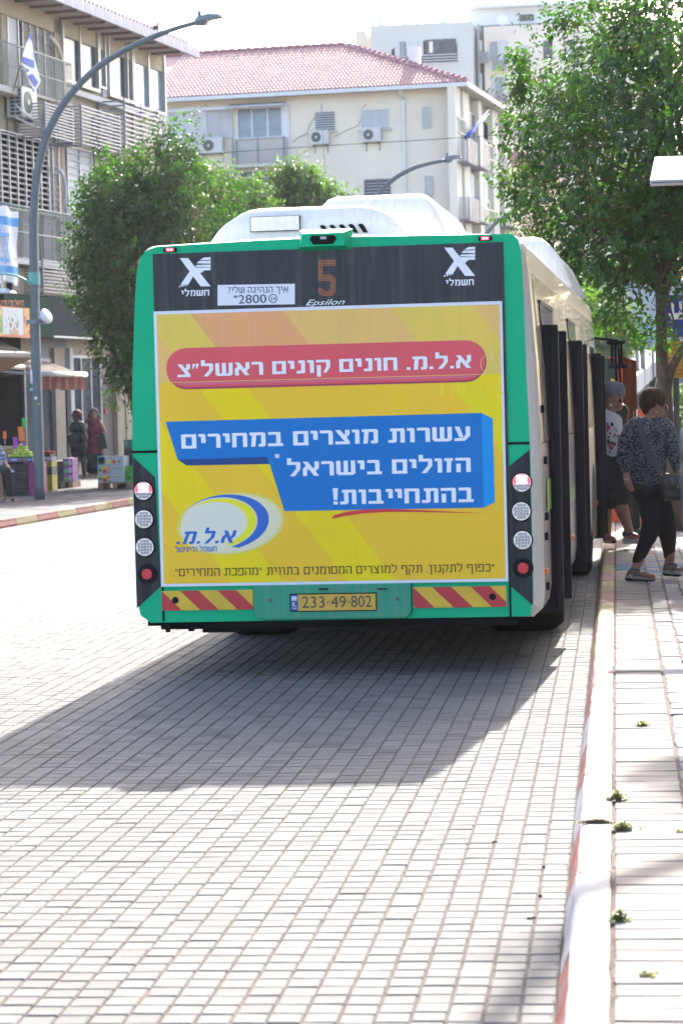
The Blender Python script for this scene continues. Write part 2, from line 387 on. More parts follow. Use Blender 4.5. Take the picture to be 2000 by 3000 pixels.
# green rear shell, slightly proud of the body
xl, xr = -W+.012, W-.085
sh = MB(); sh.smooth = False
L = [(-W+.1, .352), (-W+.035, .40), (-W+.012, .52), (-W+.01, 1.35), (-W+.027, 1.9), (-W+.055, 2.35), (-W+.075, 2.55), (-W+.10, 2.63), (-W+.14, 2.67), (-W+.20, 2.69), (-.4, 2.708), (.3, 2.708)]
Rr = [(xr-.06, 2.695), (xr-.025, 2.66), (xr-.008, 2.58), (xr, 2.3), (xr+.005, 1.9), (xr+.02, 1.35), (xr+.02, .5), (xr, .36)]
plate(sh, L+Rr, -.006, .02); sh.build('rear_shell', green, bus)
# seams across the columns
MB().box(-W+.012, -1.09, -.011, -.004, 1.413, 1.428).box(1.055, xr+.018, -.011, -.004, 1.413, 1.428).box(-1.10, -1.088, -.011, -.004, .36, 1.42).box(1.062, 1.074, -.011, -.004, .36, 1.42).build('panel_gap', under, bus)
# black rear window
a, b, c_, d = rd(352, 584), rd(1155, 556), rd(1163, 1110), rd(353, 1110)
plate_y = -.012
wn_ = MB(); plate(wn_, [a, b, (b[0]+.004, c_[1]), (a[0]-.004, d[1])], -.014, .008); wn_.build('rear_window', winblk, bus)
# advertising panel
ax0, ax1 = -1.1+.0, 1.06; azt, azb = 2.289, .577
adw = mat('advert white edge', (.70, .72, .80), .45, spec=.2)
adb = MB(); plate(adb, [(ax0, azb), (ax1, azb), (ax1, azt), (ax0, azt)], -.022, .008); ad = adb.build('advert_panel', adw, bus)
Y1 = mat('advert yellow', (.86, .645, .006), .45, spec=.2, var=.05, vscale=1.5, streak=.05); Y2 = mat('advert amber', (.86, .53, .03), .45, spec=.2, var=.05, vscale=1.5)
Y3 = mat('advert lemon', (.80, .66, .01), .45, spec=.2)
mY = MB(); z0, z1 = azb+.018, azt-.02; x0, x1 = ax0+.018, ax1-.016
mY.poly([(x0, -.0226, z0), (x1, -.0226, z0), (x1, -.0226, z1), (x0, -.0226, z1)]); mY.build('advert_print', Y1, ad)
def clipbox(P):
    for ax, lim, sg in ((0, x0, 1), (0, x1, -1), (1, z0, 1), (1, z1, -1)):
        out = []
        for i in range(len(P)):
            p, q = P[i], P[(i+1) % len(P)]; dp = (p[ax]-lim)*sg; dq = (q[ax]-lim)*sg
            if dp >= 0: out.append(p)
            if dp*dq < 0: t = dp/(dp-dq); out.append((p[0]+(q[0]-p[0])*t, p[1]+(q[1]-p[1])*t))
        P = out
        if not P: return P
    return P
st = MB(); st3 = MB()
def band(mb, xa, xb, y):   # diagonal band: x positions at the top edge (crop px), slope of the photo
    (ta, _), (tb, _2) = cr(xa, 50), cr(xb, 50); s = .74
    P = clipbox([(ta, z1+.0), (tb, z1), (tb+s*1.75, z1-1.75), (ta+s*1.75, z1-1.75)])
    if len(P) > 2: plate(mb, P, y)
band(st, 150, 1030, -.0230); band(st3, 1030, 1180, -.0230); band(st, 1400, 1700, -.0230); band(st, -340, -60, -.0230); band(st, -900, -560, -.0230)
st.build('advert_print', Y2, ad); st3.build('advert_print', Y3, ad)
Yo = mat('advert washed top', (.80, .50, .15), .5, spec=.2, var=.04, streak=.08); Yo2 = mat('advert washed yellow', (.78, .56, .10), .5, spec=.2, var=.04, streak=.08); Yp = mat('advert peach', (.80, .38, .16), .5, spec=.2, var=.04, streak=.08)
zt2 = cr(0, 365)[1]
tp = MB(); plate(tp, [(x0, zt2), (x1, zt2), (x1, z1), (x0, z1)], -.0234); tp.build('advert_print', Yo2, ad)
def clipz(P, zc): return [p for p in P]
def band2(xa, xb, m):
    (ta, _), (tb, _2) = cr(xa, 50), cr(xb, 50); s = .74; h = z1-zt2
    P = clipbox([(ta, z1), (tb, z1), (tb+s*h, zt2), (ta+s*h, zt2)])
    if len(P) > 2: q = MB(); plate(q, P, -.0238); q.build('advert_print', m, ad)
band2(150, 560, Yp); band2(560, 1040, Yo); band2(1395, 1700, Yo); band2(-340, -60, Yo)
# red capsule
def capsule(xl_, xr_, zc, r): return [(xl_+r-r*sin(pi*k/12), zc+r*cos(pi*k/12)) for k in range(13)]+[(xr_-r+r*sin(pi*k/12), zc-r*cos(pi*k/12)) for k in range(13)]
red1 = mat('advert red', (.72, .10, .12), .45, spec=.2, var=.05, streak=.05); red2 = mat('advert dark red', (.36, .045, .10), .45, spec=.2); pink = mat('advert pink edge', (.62, .16, .28), .45, spec=.2)
cl, crr = cr(45, 300)[0], cr(1455, 260)[0]; zc_ = (cr(45, 300)[1]+cr(1455, 265)[1])/2-.004
q = MB(); plate(q, capsule(cl, crr, zc_, .128), -.0242); q.build('advert_print', red2, ad)
q = MB(); plate(q, capsule(cl, crr-.006, zc_+.006, .122), -.0246); q.build('advert_print', red1, ad)
q = MB(); plate(q, [(cl+.09, zc_-.098), (crr-.12, zc_-.098), (crr-.08, zc_-.090), (cl+.07, zc_-.090)], -.0249); q.build('advert_print', pink, ad)
# blue block
bl1 = mat('advert blue', (.0, .17, .52), .4, spec=.2, var=.03); bl2 = mat('advert navy', (.01, .06, .22), .4, spec=.2); bl3 = mat('advert light blue', (.0, .28, .72), .4, spec=.2)
q = MB(); plate(q, [cr(*p) for p in ((42, 536), (1432, 497), (1443, 915), (565, 930), (500, 722), (95, 703))], -.0242); q.build('advert_print', bl1, ad)
q = MB(); plate(q, [cr(*p) for p in ((95, 703), (488, 691), (500, 722), (135, 729))], -.0246); q.build('advert_print', bl2, ad)
q = MB(); plate(q, [cr(*p) for p in ((1432, 497), (1482, 522), (1492, 890), (1443, 915))], -.0246); q.build('advert_print', bl3, ad)
# headline lettering: block letters drawn stroke by stroke
def glyphs(T):
    def vb(x, y0=0, y1=1, w=T): return [(x, y0), (x+w, y0), (x+w, y1), (x, y1)]
    tw = T*.92
    def hb(x0, x1, y, w=tw): return [(x0, y), (x1, y), (x1, y+w), (x0, y+w)]
    def top(x0, x1, r=.09): return [(x0, 1-tw), (x1, 1-tw), (x1, 1-r), (x1-r*.3, 1-r*.3), (x1-r, 1), (x0, 1)]
    def bot(x0, x1, r=.09): return [(x0, 0), (x1-r, 0), (x1-r*.3, r*.3), (x1, r), (x1, tw), (x0, tw)]
    D = T*1.15
    return {
 'ם': (.74, [vb(0), vb(.74-T), hb(T, .74-T, 0), hb(T, .74-T, 1-tw)]),
 'ס': (.76, [vb(0, tw, 1-tw), vb(.76-T, tw, 1-tw), top(0, .76), [(.14, 0), (.62, 0), (.76, tw), (0, tw)]]),
 'ח': (.74, [vb(0, 0, 1-tw), vb(.74-T, 0, 1-tw), top(0, .74)]),
 'ו': (.36, [vb(.36-T, 0, 1-tw), top(0, .36)]),
 'ן': (.36, [vb(.36-T, -.3, 1-tw), top(0, .36)]),
 'ז': (.42, [hb(0, .42, 1-tw), [(.1, 0), (.1+T, 0), (.12+T, 1-tw), (.12, 1-tw)]]),
 'י': (.34, [vb(.34-T, .36, 1-tw), top(0, .34)]),
 'נ': (.46, [vb(.46-T, tw, 1-tw), top(.1, .46), bot(0, .46)]),
 'ג': (.52, [vb(.52-T-.04, .3, 1-tw), top(.1, .48), [(.52-T-.04, .3), (.48, .3), (.52, 0), (.52-T, 0)], [(0, 0), (T, 0), (.30, .36), (.10, .30)]]),
 'כ': (.66, [vb(.66-T, tw, 1-tw), top(0, .66), bot(0, .66)]),
 'ך': (.64, [vb(.64-T, -.3, 1-tw), top(0, .64)]),
 'ד': (.68, [vb(.60-T, 0, 1-tw), hb(0, .68, 1-tw)]),
 'ט': (.76, [vb(0, tw, 1), vb(.76-T, tw, 1-tw), hb(.36, .76, 1-tw), bot(0, .76)]),
 'פ': (.72, [vb(.72-T, tw, 1-tw), top(0, .72), bot(0, .72), vb(0, .48, 1-tw), hb(T, T+.16, .48, T*.8)]),
 'ף': (.72, [vb(.72-T, -.3, 1-tw), top(0, .72), vb(0, .48, 1-tw), hb(T, T+.16, .48, T*.8)]),
 'ק': (.76, [top(0, .76), [(.38, 0), (.38+T*.85, 0), (.76, .45), (.76, 1-tw), (.76-T, 1-tw), (.76-T, .45)], vb(.04, -.3, .58, T)]),
 'ר': (.62, [vb(.62-T, 0, 1-tw), top(0, .62, .15)]),
 'א': (.80, [[(0, 1), (D, 1), (.80, 0), (.80-D, 0)], [(.80-T, 1), (.80, 1), (.80, .55), (.62, .32), (.62-T*.5, .50), (.80-T, .62)], [(0, 0), (T, 0), (T, .36), (.32, .58), (.32-T*.55, .78), (0, .5)]]),
 'ש': (.94, [vb(0, .12), vb(.94-T, .12), vb(.47-T/2, tw), [(.12, 0), (.82, 0), (.94, .12), (.94, tw), (0, tw), (0, .12)]]),
 'ל': (.66, [vb(0, 1, 1.27), top(0, .66), [(.12, 0), (.12+D, 0), (.66, .5), (.66, 1-tw), (.66-T, 1-tw), (.66-T, .52)]]),
 'צ': (.70, [[(0, 1), (D, 1), (.70, tw), (.70-D, tw)], hb(0, .70, 0), [(.70-T, 1), (.70, 1), (.70, .68), (.50, .42), (.50-T*.5, .58), (.70-T, .74)]]),
 'ע': (.76, [[(.76-T, 1), (.76, 1), (.76, .36), (.5, 0), (0, 0), (0, tw), (.42, tw), (.76-T, .44)], [(.02, 1), (.02+D*.95, 1), (.44, .25), (.44-T*.9, .22)]]),
 'ת': (.80, [top(.1, .80), vb(.80-T, 0, 1-tw), [(.2, 1-tw), (.2+T, 1-tw), (.2+T, .1), (.2+T*.5, 0), (0, 0), (0, tw), (.2, tw)]]),
 'ב': (.74, [top(.02, .62), vb(.62-T, tw, 1-tw), hb(0, .74, 0)]),
 'מ': (.78, [[(.78-T, tw), (.78, tw), (.78, .91), (.69, 1), (.2, 1), (.2, 1-tw), (.78-T, 1-tw)], [(.44, 0), (.70, 0), (.78, .09), (.78, tw), (.44, tw)], [(.06, 0), (.06+T, 0), (.12+T, 1-tw), (.2, 1), (0, 1), (0, 1-tw), (.12, 1-tw)]]),
 'ה': (.74, [top(0, .74), vb(.74-T, 0, 1-tw), vb(.04, 0, .60)]),
 '!': (.22, [[(.02, .30), (.20, .30), (.24, 1.12), (-.02, 1.12)], [(0, 0), (.22, 0), (.22, .2), (0, .2)]]),
 '?': (.5, [[(0, 1-tw), (.5, 1-tw), (.42, 1), (.08, 1)], vb(.5-T, .55, 1-tw), [(.16, .28), (.16+T, .28), (.5, .55), (.5-T, .55)], [(.16, 0), (.16+T, 0), (.16+T, T*.9), (.16, T*.9)]]),
 '.': (max(.12, T*.95), [[(0, 0), (T*.95, 0), (T*.95, T*.95), (0, T*.95)]]),
 '״': (.36, [[(.0, .62), (.07, .62), (.17, 1), (.17-T*.7, 1)], [(.2, .62), (.27, .62), (.36, 1), (.36-T*.7, 1)]]),
 '*': (.34, [[(.14, .6), (.20, .6), (.20, 1), (.14, 1)], [(0, .70), (.04, .64), (.34, .88), (.30, .95)], [(.30, .64), (.34, .70), (.04, .95), (0, .88)]]),
 ' ': (.26, [])}
GL = glyphs(.215)
def headline(txt, pL, pR, H, m, y=-.0255, shear=0., gap=.115, parent=None, name='lettering', T=None):
    GG = GL if T is None else glyphs(T)
    s = txt[::-1]; tot = sum(GG[c][0] for c in s)+gap*(len(s)-1)
    (xa, za), (xb, zb) = pL, pR; sx = (xb-xa)/tot; x = xa; mb = MB(); dz = 0
    for c in s:
        w, ps = GG[c]
        for k, P in enumerate(ps):
            mb.poly([(x+(px_+shear*pz_)*sx, y-k*.00012, za+(zb-za)*(x-xa)/(xb-xa)+pz_*H) for px_, pz_ in P])
        x += (w+gap)*sx
    return mb.build(name, m, parent or ad, recalc=False)
headline('א.ל.מ. חונים קונים ראשל״צ', cr(95, 340), cr(1388, 298), .0795*1.0, lwhite)
def hz(p, q): return cr(*p)[1]-cr(*q)[1]
headline('עשרות מוצרים במחירים', cr(112, 655), cr(1384, 619), .088, lwhite)
headline('הזולים בישראל', cr(578, 777), cr(1386, 757), .088, lwhite)
q = MB(); 
for P in GL['*'][1]: q.poly([(cr(522, 700)[0]+px_*.10, -.0256-GL['*'][1].index(P)*.0001, cr(522, 700)[1]-.042+pz_*.075) for px_, pz_ in P])
q.build('lettering', lwhite, ad, recalc=False)
headline('בהתחייבות!', cr(781, 901), cr(1399, 890), .090, lwhite)
# red swoosh
q = MB(); up_ = [(770, 962), (785, 948), (840, 933), (920, 923), (1020, 920), (1150, 925), (1300, 932), (1455, 939)]; lo_ = [(1455, 939), (1300, 937), (1150, 934), (1020, 934), (920, 939), (840, 950), (785, 962), (770, 962)]
for i in range(len(up_)-1): j = len(lo_)-1-i; plate(q, [cr(*up_[i]), cr(*up_[i+1]), cr(*lo_[j-1]), cr(*lo_[j])], -.0250)
q.build('advert_print', mat('advert swoosh red', (.66, .05, .05), .45, spec=.2), ad)
# company logo: glow, ring, crescent
ivory = mat('advert ivory', (.74, .72, .58), .45, spec=.2)
def ell(cx, cy, rx, ry, a0, a1, n=36, rot=-.12):
    return [cr(cx+rx*cos(a)*cos(rot)-ry*sin(a)*sin(rot), cy+rx*cos(a)*sin(rot)+ry*sin(a)*cos(rot)) for a in [a0+(a1-a0)*k/n for k in range(n+1)]]
for k in range(6):
    t = k/5; m_ = mat('advert glow %s' % 'abcdef'[k], tuple(a_*(1-t)+b_*t for a_, b_ in zip((.76, .61, .08), (.75, .70, .46))), .45, spec=.2)
    q = MB(); plate(q, ell(328, 985, 240-t*22, 138-t*14, 0, 2*pi)[:-1], -.0240-k*.00012); q.build('advert_print', m_, ad)
q = MB(); plate(q, ell(270, 980, 165, 112, 0, 2*pi)[:-1], -.0250); q.build('advert_print', ivory, ad)
def crescent(o, i_, m, y):
    q = MB()
    for k in range(len(o)-1): plate(q, [o[k], o[k+1], i_[k+1], i_[k]], y)
    q.build('advert_print', m, ad, recalc=False)
A0, A1 = -pi*1.0, pi*.42
blue = mat('logo blue', (.0, .11, .48), .4)
crescent(ell(300, 980, 198, 122, A0, A1), ell(275, 983, 173, 113, A0, A1), blue, -.0253)
crescent(ell(276, 983, 166, 108, A0, A1), ell(252, 987, 150, 97, A0, A1), mat('logo yellow', (.80, .74, .0), .4), -.0256)
headline('א.ל.מ.', cr(88, 1076), cr(340, 1070), .078, blue, -.0260, .24, .14)
def flat(y): return Matrix(((1, 0, 0, 0), (0, 0, 1, y), (0, 1, 0, 0), (0, 0, 0, 1)))
def rtext(body, pL, pR, h, m, y, parent, off=.012, shear=0., name='lettering'):
    M = Matrix.Translation((pL[0], 0, pL[1])) @ flat(y); o = text_obj(name, body, m, parent, M, off=off, w=pR[0]-pL[0], h=h, shear=shear); return o
hb_ = lambda s: s[::-1]
headline('חשמל ודיגיטל', cr(86, 1112), cr(268, 1107), .031, blue, -.0260, 0, .13, T=.18)
dk = mat('advert brown text', (.05, .03, .02), .5, spec=.2)
headline('*כפוף לתקנון. תקף למוצרים המסומנים בתווית ״מהפכת המחירים״.', cr(74, 1218), cr(1490, 1196), .047, dk, -.0255, 0, .17, T=.135)
# faint embossed lettering and wheelchair badge under the foil
em = mat('advert emboss', (.86, .66, .03), .4, spec=.2); 
rtext('HIGER', cr(1255, 420), cr(1528, 412), .072, em, -.0241, ad, .05)
bd = mat('badge pale', (.78, .58, .20), .4); q = MB()
bc = cr(1473, 280)
for k in range(28):
    a, b2 = 2*pi*k/28, 2*pi*(k+1)/28; q.poly([(bc[0]+r_*cos(t_), -.0262, bc[1]+r_*sin(t_)) for r_, t_ in ((.0625, a), (.0625, b2), (.059, b2), (.059, a))])
for k in range(18):
    a, b2 = -2.6+3.9*k/18, -2.6+3.9*(k+1)/18; q.poly([(bc[0]+.004+r_*cos(t_), -.0262, bc[1]-.012+r_*sin(t_)) for r_, t_ in ((.030, a), (.030, b2), (.025, b2), (.025, a))])
q.disc((bc[0]+.012, -.0264, bc[1]+.042), .009, 'y', 12, .001)
for P in ([(-.008, .03), (-.002, .03), (.012, -.006), (.004, -.006)], [(.0, -.004), (.034, -.004), (.034, -.010), (.0, -.010)], [(.030, -.008), (.036, -.006), (.044, -.034), (.037, -.034)], [(-.004, .016), (.022, .016), (.022, .011), (-.002, .011)]): q.poly([(bc[0]+x_, -.0263, bc[1]+z_) for x_, z_ in P])
q.build('wheelchair_badge', bd, ad, recalc=False)
# foil seam
MB().box(x0, x1, -.0247, -.0239, zt2-.0015, zt2+.0015).build('foil_seam', mat('foil seam', (.80, .62, .10), .35), ad)
# ---- writing on the black window
def wz(x, y): return rd(x, y)
rw = bpy.data.objects['rear_window']; WY = -.0155
wlab = MB(); P = [wz(501, 655), wz(678, 652), wz(678, 699), wz(501, 702)]; plate(wlab, P, WY-.001, .001)
stk = wlab.build('sticker', mat('sticker white', (.72, .74, .82), .5), rw)
navy = mat('sticker navy', (.035, .04, .10), .5)
headline('איך הנהיגה שלי?', wz(524, 674), wz(663, 672), .037, navy, WY-.002, 0, .16, stk, T=.16)
rtext('2800', wz(549, 698), wz(613, 697), .054, navy, WY-.002, stk, .012); headline('*', wz(537, 695), wz(548, 695), .045, navy, WY-.002, 0, .1, stk, T=.2)
q = MB(); c0 = wz(628, 686)
for k in range(24):
    a, b2 = 2*pi*k/24, 2*pi*(k+1)/24; q.poly([(c0[0]+r_*cos(t_), WY-.002, c0[1]+r_*sin(t_)) for r_, t_ in ((.028, a), (.028, b2), (.0225, b2), (.0225, a))])
q.build('sticker_ring', navy, stk, recalc=False); rtext('24', (c0[0]-.017, c0[1]-.011), (c0[0]+.017, 0), .022, navy, WY-.002, stk, .02)
def xlogo(cx, cy):                                      # winged X emblem, centre of the X in displayed pixels
    def p(x, y): return wz(cx+x, cy+y)
    q = MB(); e = [0]
    def pl(pts): plate(q, [p(*t) for t in pts], WY-e[0]*.0002); e[0] += 1
    pl([(-35, -36), (-16, -36), (36, 29), (13, 29)])                       # falling stroke
    pl([(-37, 31), (-17, 28), (0, -1), (-12, -6)])                         # lower left leg
    pl([(-2, -14), (9, 2), (22, -8), (36, -8), (36, -14)])                 # upper right arm as three wing bars
    pl([(0, -16), (4, -20), (36, -21), (36, -15)]); pl([(4, -24), (9, -29), (36, -30), (36, -23)]); pl([(11, -31), (20, -37), (36, -38), (36, -32)])
    q.build('emblem', lwhite, rw, recalc=False)
    headline('אגד', p(-36, 31), p(-13, 30), .015, bblack, WY-.003, 0, .12, rw, T=.22)
    headline('חשמלי', p(-31, 52), p(33, 50), .036, lwhite, WY-.001, 0, .15, rw, T=.20)
xlogo(449, 629); xlogo(1055, 605)
rtext('Epsilon', wz(703, 706), wz(793, 703), .045, lwhite, WY-.001, rw, .0, .45)
# LED route number 5
led = mat('amber led', (.45, .10, .01), .4, emit=(1, .33, .08), estr=.16); q = MB()
rows = ["1111111111", "1111111111", "1111111111", "1111111111", "111.......", "111.......", "111.......", "111.......", "111.......", "11111111..", "111111111.", "1111111111", "1111111111", ".......111", ".......111", ".......111", ".......111", "111....111", "1111..1111", "1111111111", ".11111111.", "..111111.."]
for i, r_ in enumerate(rows):
    for j, ch in enumerate(r_):
        if ch == '1': x_, z_ = wz(733+j*4.1, 598+i*3.85); q.poly([(x_-.0017, WY-.001, z_-.0017), (x_+.0017, WY-.001, z_-.0017), (x_+.0017, WY-.001, z_+.0017), (x_-.0017, WY-.001, z_+.0017)])
tag(q.build('led_number', led, rw, recalc=False), kind='stuff')
# ---- light clusters
LM = mat('lamp clear', (.75, .76, .78), .12, spec=.8, metal=.5); LD = mat('lamp dark cell', (.35, .36, .38), .2)
LR = mat('lamp red lit', (.8, .05, .08), .2, emit=(1, .05, .10), estr=.42); LRh = mat('lamp hot', (.9, .5, .5), .2, emit=(1, .45, .45), estr=.7); LRd = mat('reflector red', (.55, .0, .02), .25, spec=.7)
for side in (-1, 1):
    P = [(300, 1045), (304, 1050), (357, 1097), (357, 1100), (370, 1346), (312, 1397), (306, 1330)] if side < 0 else [(1163, 1075), (1228, 1033), (1234, 1390), (1169, 1343)]
    pts = [rd(*p) for p in P]
    if side < 0: pts = [(max(x_, -W+.014), z_) for x_, z_ in pts]
    else: pts = [(min(x_, xr+.016), z_) for x_, z_ in pts]
    q = MB(); plate(q, pts, -.013, .008); pan = q.build('lamp_panel', bblack, bus)
    cs = [(332, 1127), (333, 1192), (335, 1256), (340, 1318)] if side < 0 else [(1198, 1108), (1197, 1174), (1200, 1240), (1201, 1304)]
    for k, (dx, dy) in enumerate(cs):
        cx, cz = rd(dx, dy); R0 = .059
        q = MB(); q.disc((cx, -.014, cz), R0+.005, 'y', 28, -.012, R0+.001); rim = q.build('lamp', rubber, pan)
        if k < 3:
            q = MB(); q.mi = 1; q.disc((cx, -.026, cz), R0-.003, 'y', 28, -.004)
            for i in range(-3, 4):
                for j in range(-3, 4):
                    x_, z_ = cx+(i+.5*(k == 0))*.0185*(1 if k else .92), cz+j*.0185
                    if hypot(x_-cx, z_-cz) < R0-.009:
                        up = k == 0 and z_ > cz-.005
                        q.mi = (3 if abs(z_-cz-.019) < .022 and abs(x_-cx) < .040 else 2) if up else 0
                        q.disc((x_, -.031, z_), .0088, 'y', 8, -.004, .005)
            q.build('lens', [LD, LM, LR, LRh], rim)
            if k == 0:
                q = MB(); plate(q, [(cx+(R0-.004)*cos(a_), cz-.003+max(0, (R0-.004)*sin(a_))) for a_ in [pi*t_/14 for t_ in range(15)]], -.0305); q.build('lens', LR, rim, recalc=False)
        else:
            q = MB(); q.disc((cx, -.026, cz), .033, 'y', 24, -.006); q.build('lens', LRd, rim)
    # high marker lamp
    mx, mz = rd(392, 574) if side < 0 else rd(1114, 548)
    q = MB(); q.box(mx-.042, mx+.042, -.022, -.004, mz-.014, mz+.014, b=.006); mk = q.build('marker_lamp', rubber, bus)
    q = MB(); q.mi = 0; q.box(mx-.024, mx+.024, -.027, -.02, mz-.009, mz+.009); q.mi = 1; q.ball((mx-.009, -.027, mz), .006); q.ball((mx+.009, -.027, mz), .006); q.build('lens', [LR, LRh], mk)
# ---- bumper
tapeR, tapeY = mat('tape red', (.48, .02, .03), .4, var=.1), mat('tape yellow', (.62, .40, .02), .4, var=.12, vscale=8)
def tape(p0, p1, p2, p3, ph):                           # corners bl, br, tr, tl
    (xa, za), (xb, _), (_x, zb), _t = [rd(*p) for p in (p0, p1, p2, p3)]
    q = MB(); q.mi = 1; plate(q, [(xa, za), (xb, za), (xb, zb), (xa, zb)], -.018, .006)
    h = zb-za; w_ = .1175; s = 1.02*h; k = -3
    while xa+ph+k*2*w_ < xb+.5:
        X = xa+ph+k*2*w_; P = [(X, zb), (X+w_, zb), (X+w_+s, za), (X+s, za)]
        for ax_, lim, sg in ((0, xa, 1), (0, xb, -1)):
            out = []
            for i in range(len(P)):
                p, r_ = P[i], P[(i+1) % len(P)]; dp = (p[ax_]-lim)*sg; dq = (r_[ax_]-lim)*sg
                if dp >= 0: out.append(p)
                if dp*dq < 0: t = dp/(dp-dq); out.append((p[0]+(r_[0]-p[0])*t, p[1]+(r_[1]-p[1])*t))
            P = out
            if not P: break
        q.mi = 0
        if len(P) > 2: plate(q, P, -.0186)
        k += 1
    return q.build('warning_tape', [tapeR, tapeY], bus, recalc=False)
tape((374, 1402), (583, 1402), (580, 1354), (373, 1354), -.118)
tape((950, 1396), (1163, 1393), (1163, 1345), (950, 1347), -.118)
for p in ((404, 1378), (1131, 1370)):
    x_, z_ = rd(*p); MB().disc((x_, -.019, z_), .021, 'y', 14, -.003).disc((x_, -.022, z_), .016, 'y', 16, -.006, .014).build('parking_sensor', rubber, bus)
xa, zb = rd(582, 1343); xb, za = rd(948, 1418)
q = MB(); r_ = .05
P = [(xa, zb), (xa, za+r_)]+[(xa+r_-r_*cos(a), za+r_-r_*sin(a)) for a in (.4, .8, 1.2, pi/2)]+[(xb-r_+r_*sin(a), za+r_-r_*cos(a)) for a in (0, .4, .8, 1.2)]+[(xb, za+r_), (xb, zb)]
rr0 = [(x_, -.006, z_) for x_, z_ in P]; cxm, czm = (xa+xb)/2, (za+zb)/2
rr1 = [(cxm+(x_-cxm)*.985, -.040, czm+(z_-czm)*.96) for x_, z_ in P]
q.loft([rr0, rr1], caps=True); ph = q.build('plate_housing', mat('bumper green', (.0, .27, .15), .45, streak=.35, var=.08), bus)
for p in ((623, 1378), (914, 1374)): x_, z_ = rd(*p); MB().disc((x_, -.041, z_), .0125, 'y', 14, -.004, .010).build('screw_cap', mat('grey cap', (.10, .11, .11), .5), ph)
for p in ((745, 1350), (880, 1350)):  x_, z_ = rd(*p); MB().box(x_-.03, x_+.03, -.05, -.04, z_-.008, z_).build('plate_lamp', rubber, ph)
(pa, pz0), (pb, pz1) = rd(671, 1403), rd(864, 1361)
pl_ = MB().box(pa-.006, pb+.006, -.046, -.039, pz0-.004, pz1+.004, b=.004).build('licence_plate', rubber, bus)
q = MB(); plate(q, [(pa+.045, pz0+.003), (pb, pz0+.003), (pb, pz1-.003), (pa+.045, pz1-.003)], -.0475); q.build('plate_face', mat('plate yellow', (.60, .36, .04), .4, var=.1, vscale=9), pl_)
q = MB(); plate(q, [(pa, pz0+.003), (pa+.045, pz0+.003), (pa+.045, pz1-.003), (pa, pz1-.003)], -.0475); q.build('plate_band', mat('plate blue', (.02, .07, .30), .4), pl_)
dkp = mat('plate digits', (.06, .05, .035), .5)
pm = lambda f_: pa+.045+(pb-pa-.045)*f_
for s_, f0, f1 in (('233', .05, .345), ('49', .425, .62), ('802', .685, .95)): rtext(s_, (pm(f0), pz0+.020), (pm(f1), 0), .072, dkp, -.049, pl_, .0)
for f_ in (.385, .655):
    q = MB(); q.box(pm(f_)-.005, pm(f_)+.005, -.049, -.0478, pz0+.05, pz0+.060); q.build('plate_dot', dkp, pl_)
rtext('IL', (pa+.009, pz0+.032), (pa+.033, 0), .026, lwhite, -.049, pl_, .0)
headline('ישראל', (pa+.006, pz0+.016), (pa+.038, pz0+.016), .007, lwhite, -.049, 0, .15, pl_, T=.18)
q = MB(); q.mi = 0; plate(q, [(pa+.006, pz1-.038), (pa+.038, pz1-.038), (pa+.038, pz1-.012), (pa+.006, pz1-.012)], -.0485); q.mi = 1
for z_ in (pz1-.018, pz1-.034): plate(q, [(pa+.007, z_), (pa+.037, z_), (pa+.037, z_+.003), (pa+.007, z_+.003)], -.0490)
plate(q, [(pa+.022+.004*cos(pi/2+k*2*pi/3), pz1-.024+.004*sin(pi/2+k*2*pi/3)) for k in range(3)], -.0490); q.build('plate_flag', [lwhite, blue], pl_, recalc=False)
# lower lip, tow eye bits under the bumper
MB().box(-1.12, 1.10, .03, .12, .305, .36).box(-1.2, -.9, .02, .1, .33, .362).box(-1.085, -1.06, .0, .03, .29, .35).box(-.86, -.62, .05, .3, .28, .33).box(-.95, -.92, .05, .1, .29, .35).build('bumper_lip', under, bus)
# camera housing above the window
q = MB(); (xa, z0_), (xb, z1_) = rd(694, 571), rd(800, 536)
q.mi = 0; f0 = [(xa+.0, -.10, z0_+.005), (xb-.01, -.10, z0_+.006), (xb-.02, -.10, z1_), (xa+.02, -.10, z1_)]; f1 = [(xa-.01, 0, z0_-.02), (xb+.02, 0, z0_-.02), (xb+.02, .05, z1_+.03), (xa-.02, .05, z1_+.03)]
q.loft([f1, f0]); ch = q.build('camera_housing', [green], bus)
MB().poly([(xa+.02, -.101, z1_-.002), (xb-.02, -.101, z1_-.002), (xb+.02, .05, z1_+.033), (xa-.02, .05, z1_+.033)]).build('housing_top', white, ch)
cx_, cz_ = (xa+xb)/2, (z0_+z1_)/2+.002
q = MB(); plate(q, [(cx_-.06, cz_-.028), (cx_+.06, cz_-.028), (cx_+.085, cz_+.004), (cx_+.07, cz_+.026), (cx_-.07, cz_+.026), (cx_-.085, cz_+.004)], -.103, .004); q.build('camera_bezel', under, ch)
MB().box(cx_-.03, cx_+.03, -.113, -.1, cz_-.022, cz_+.022, b=.006).build('camera', rubber, ch); MB().box(cx_-.014, cx_+.022, -.117, -.112, cz_+.002, cz_+.018).build('lens', mat('camera glass', (.35, .37, .42), .1), ch)
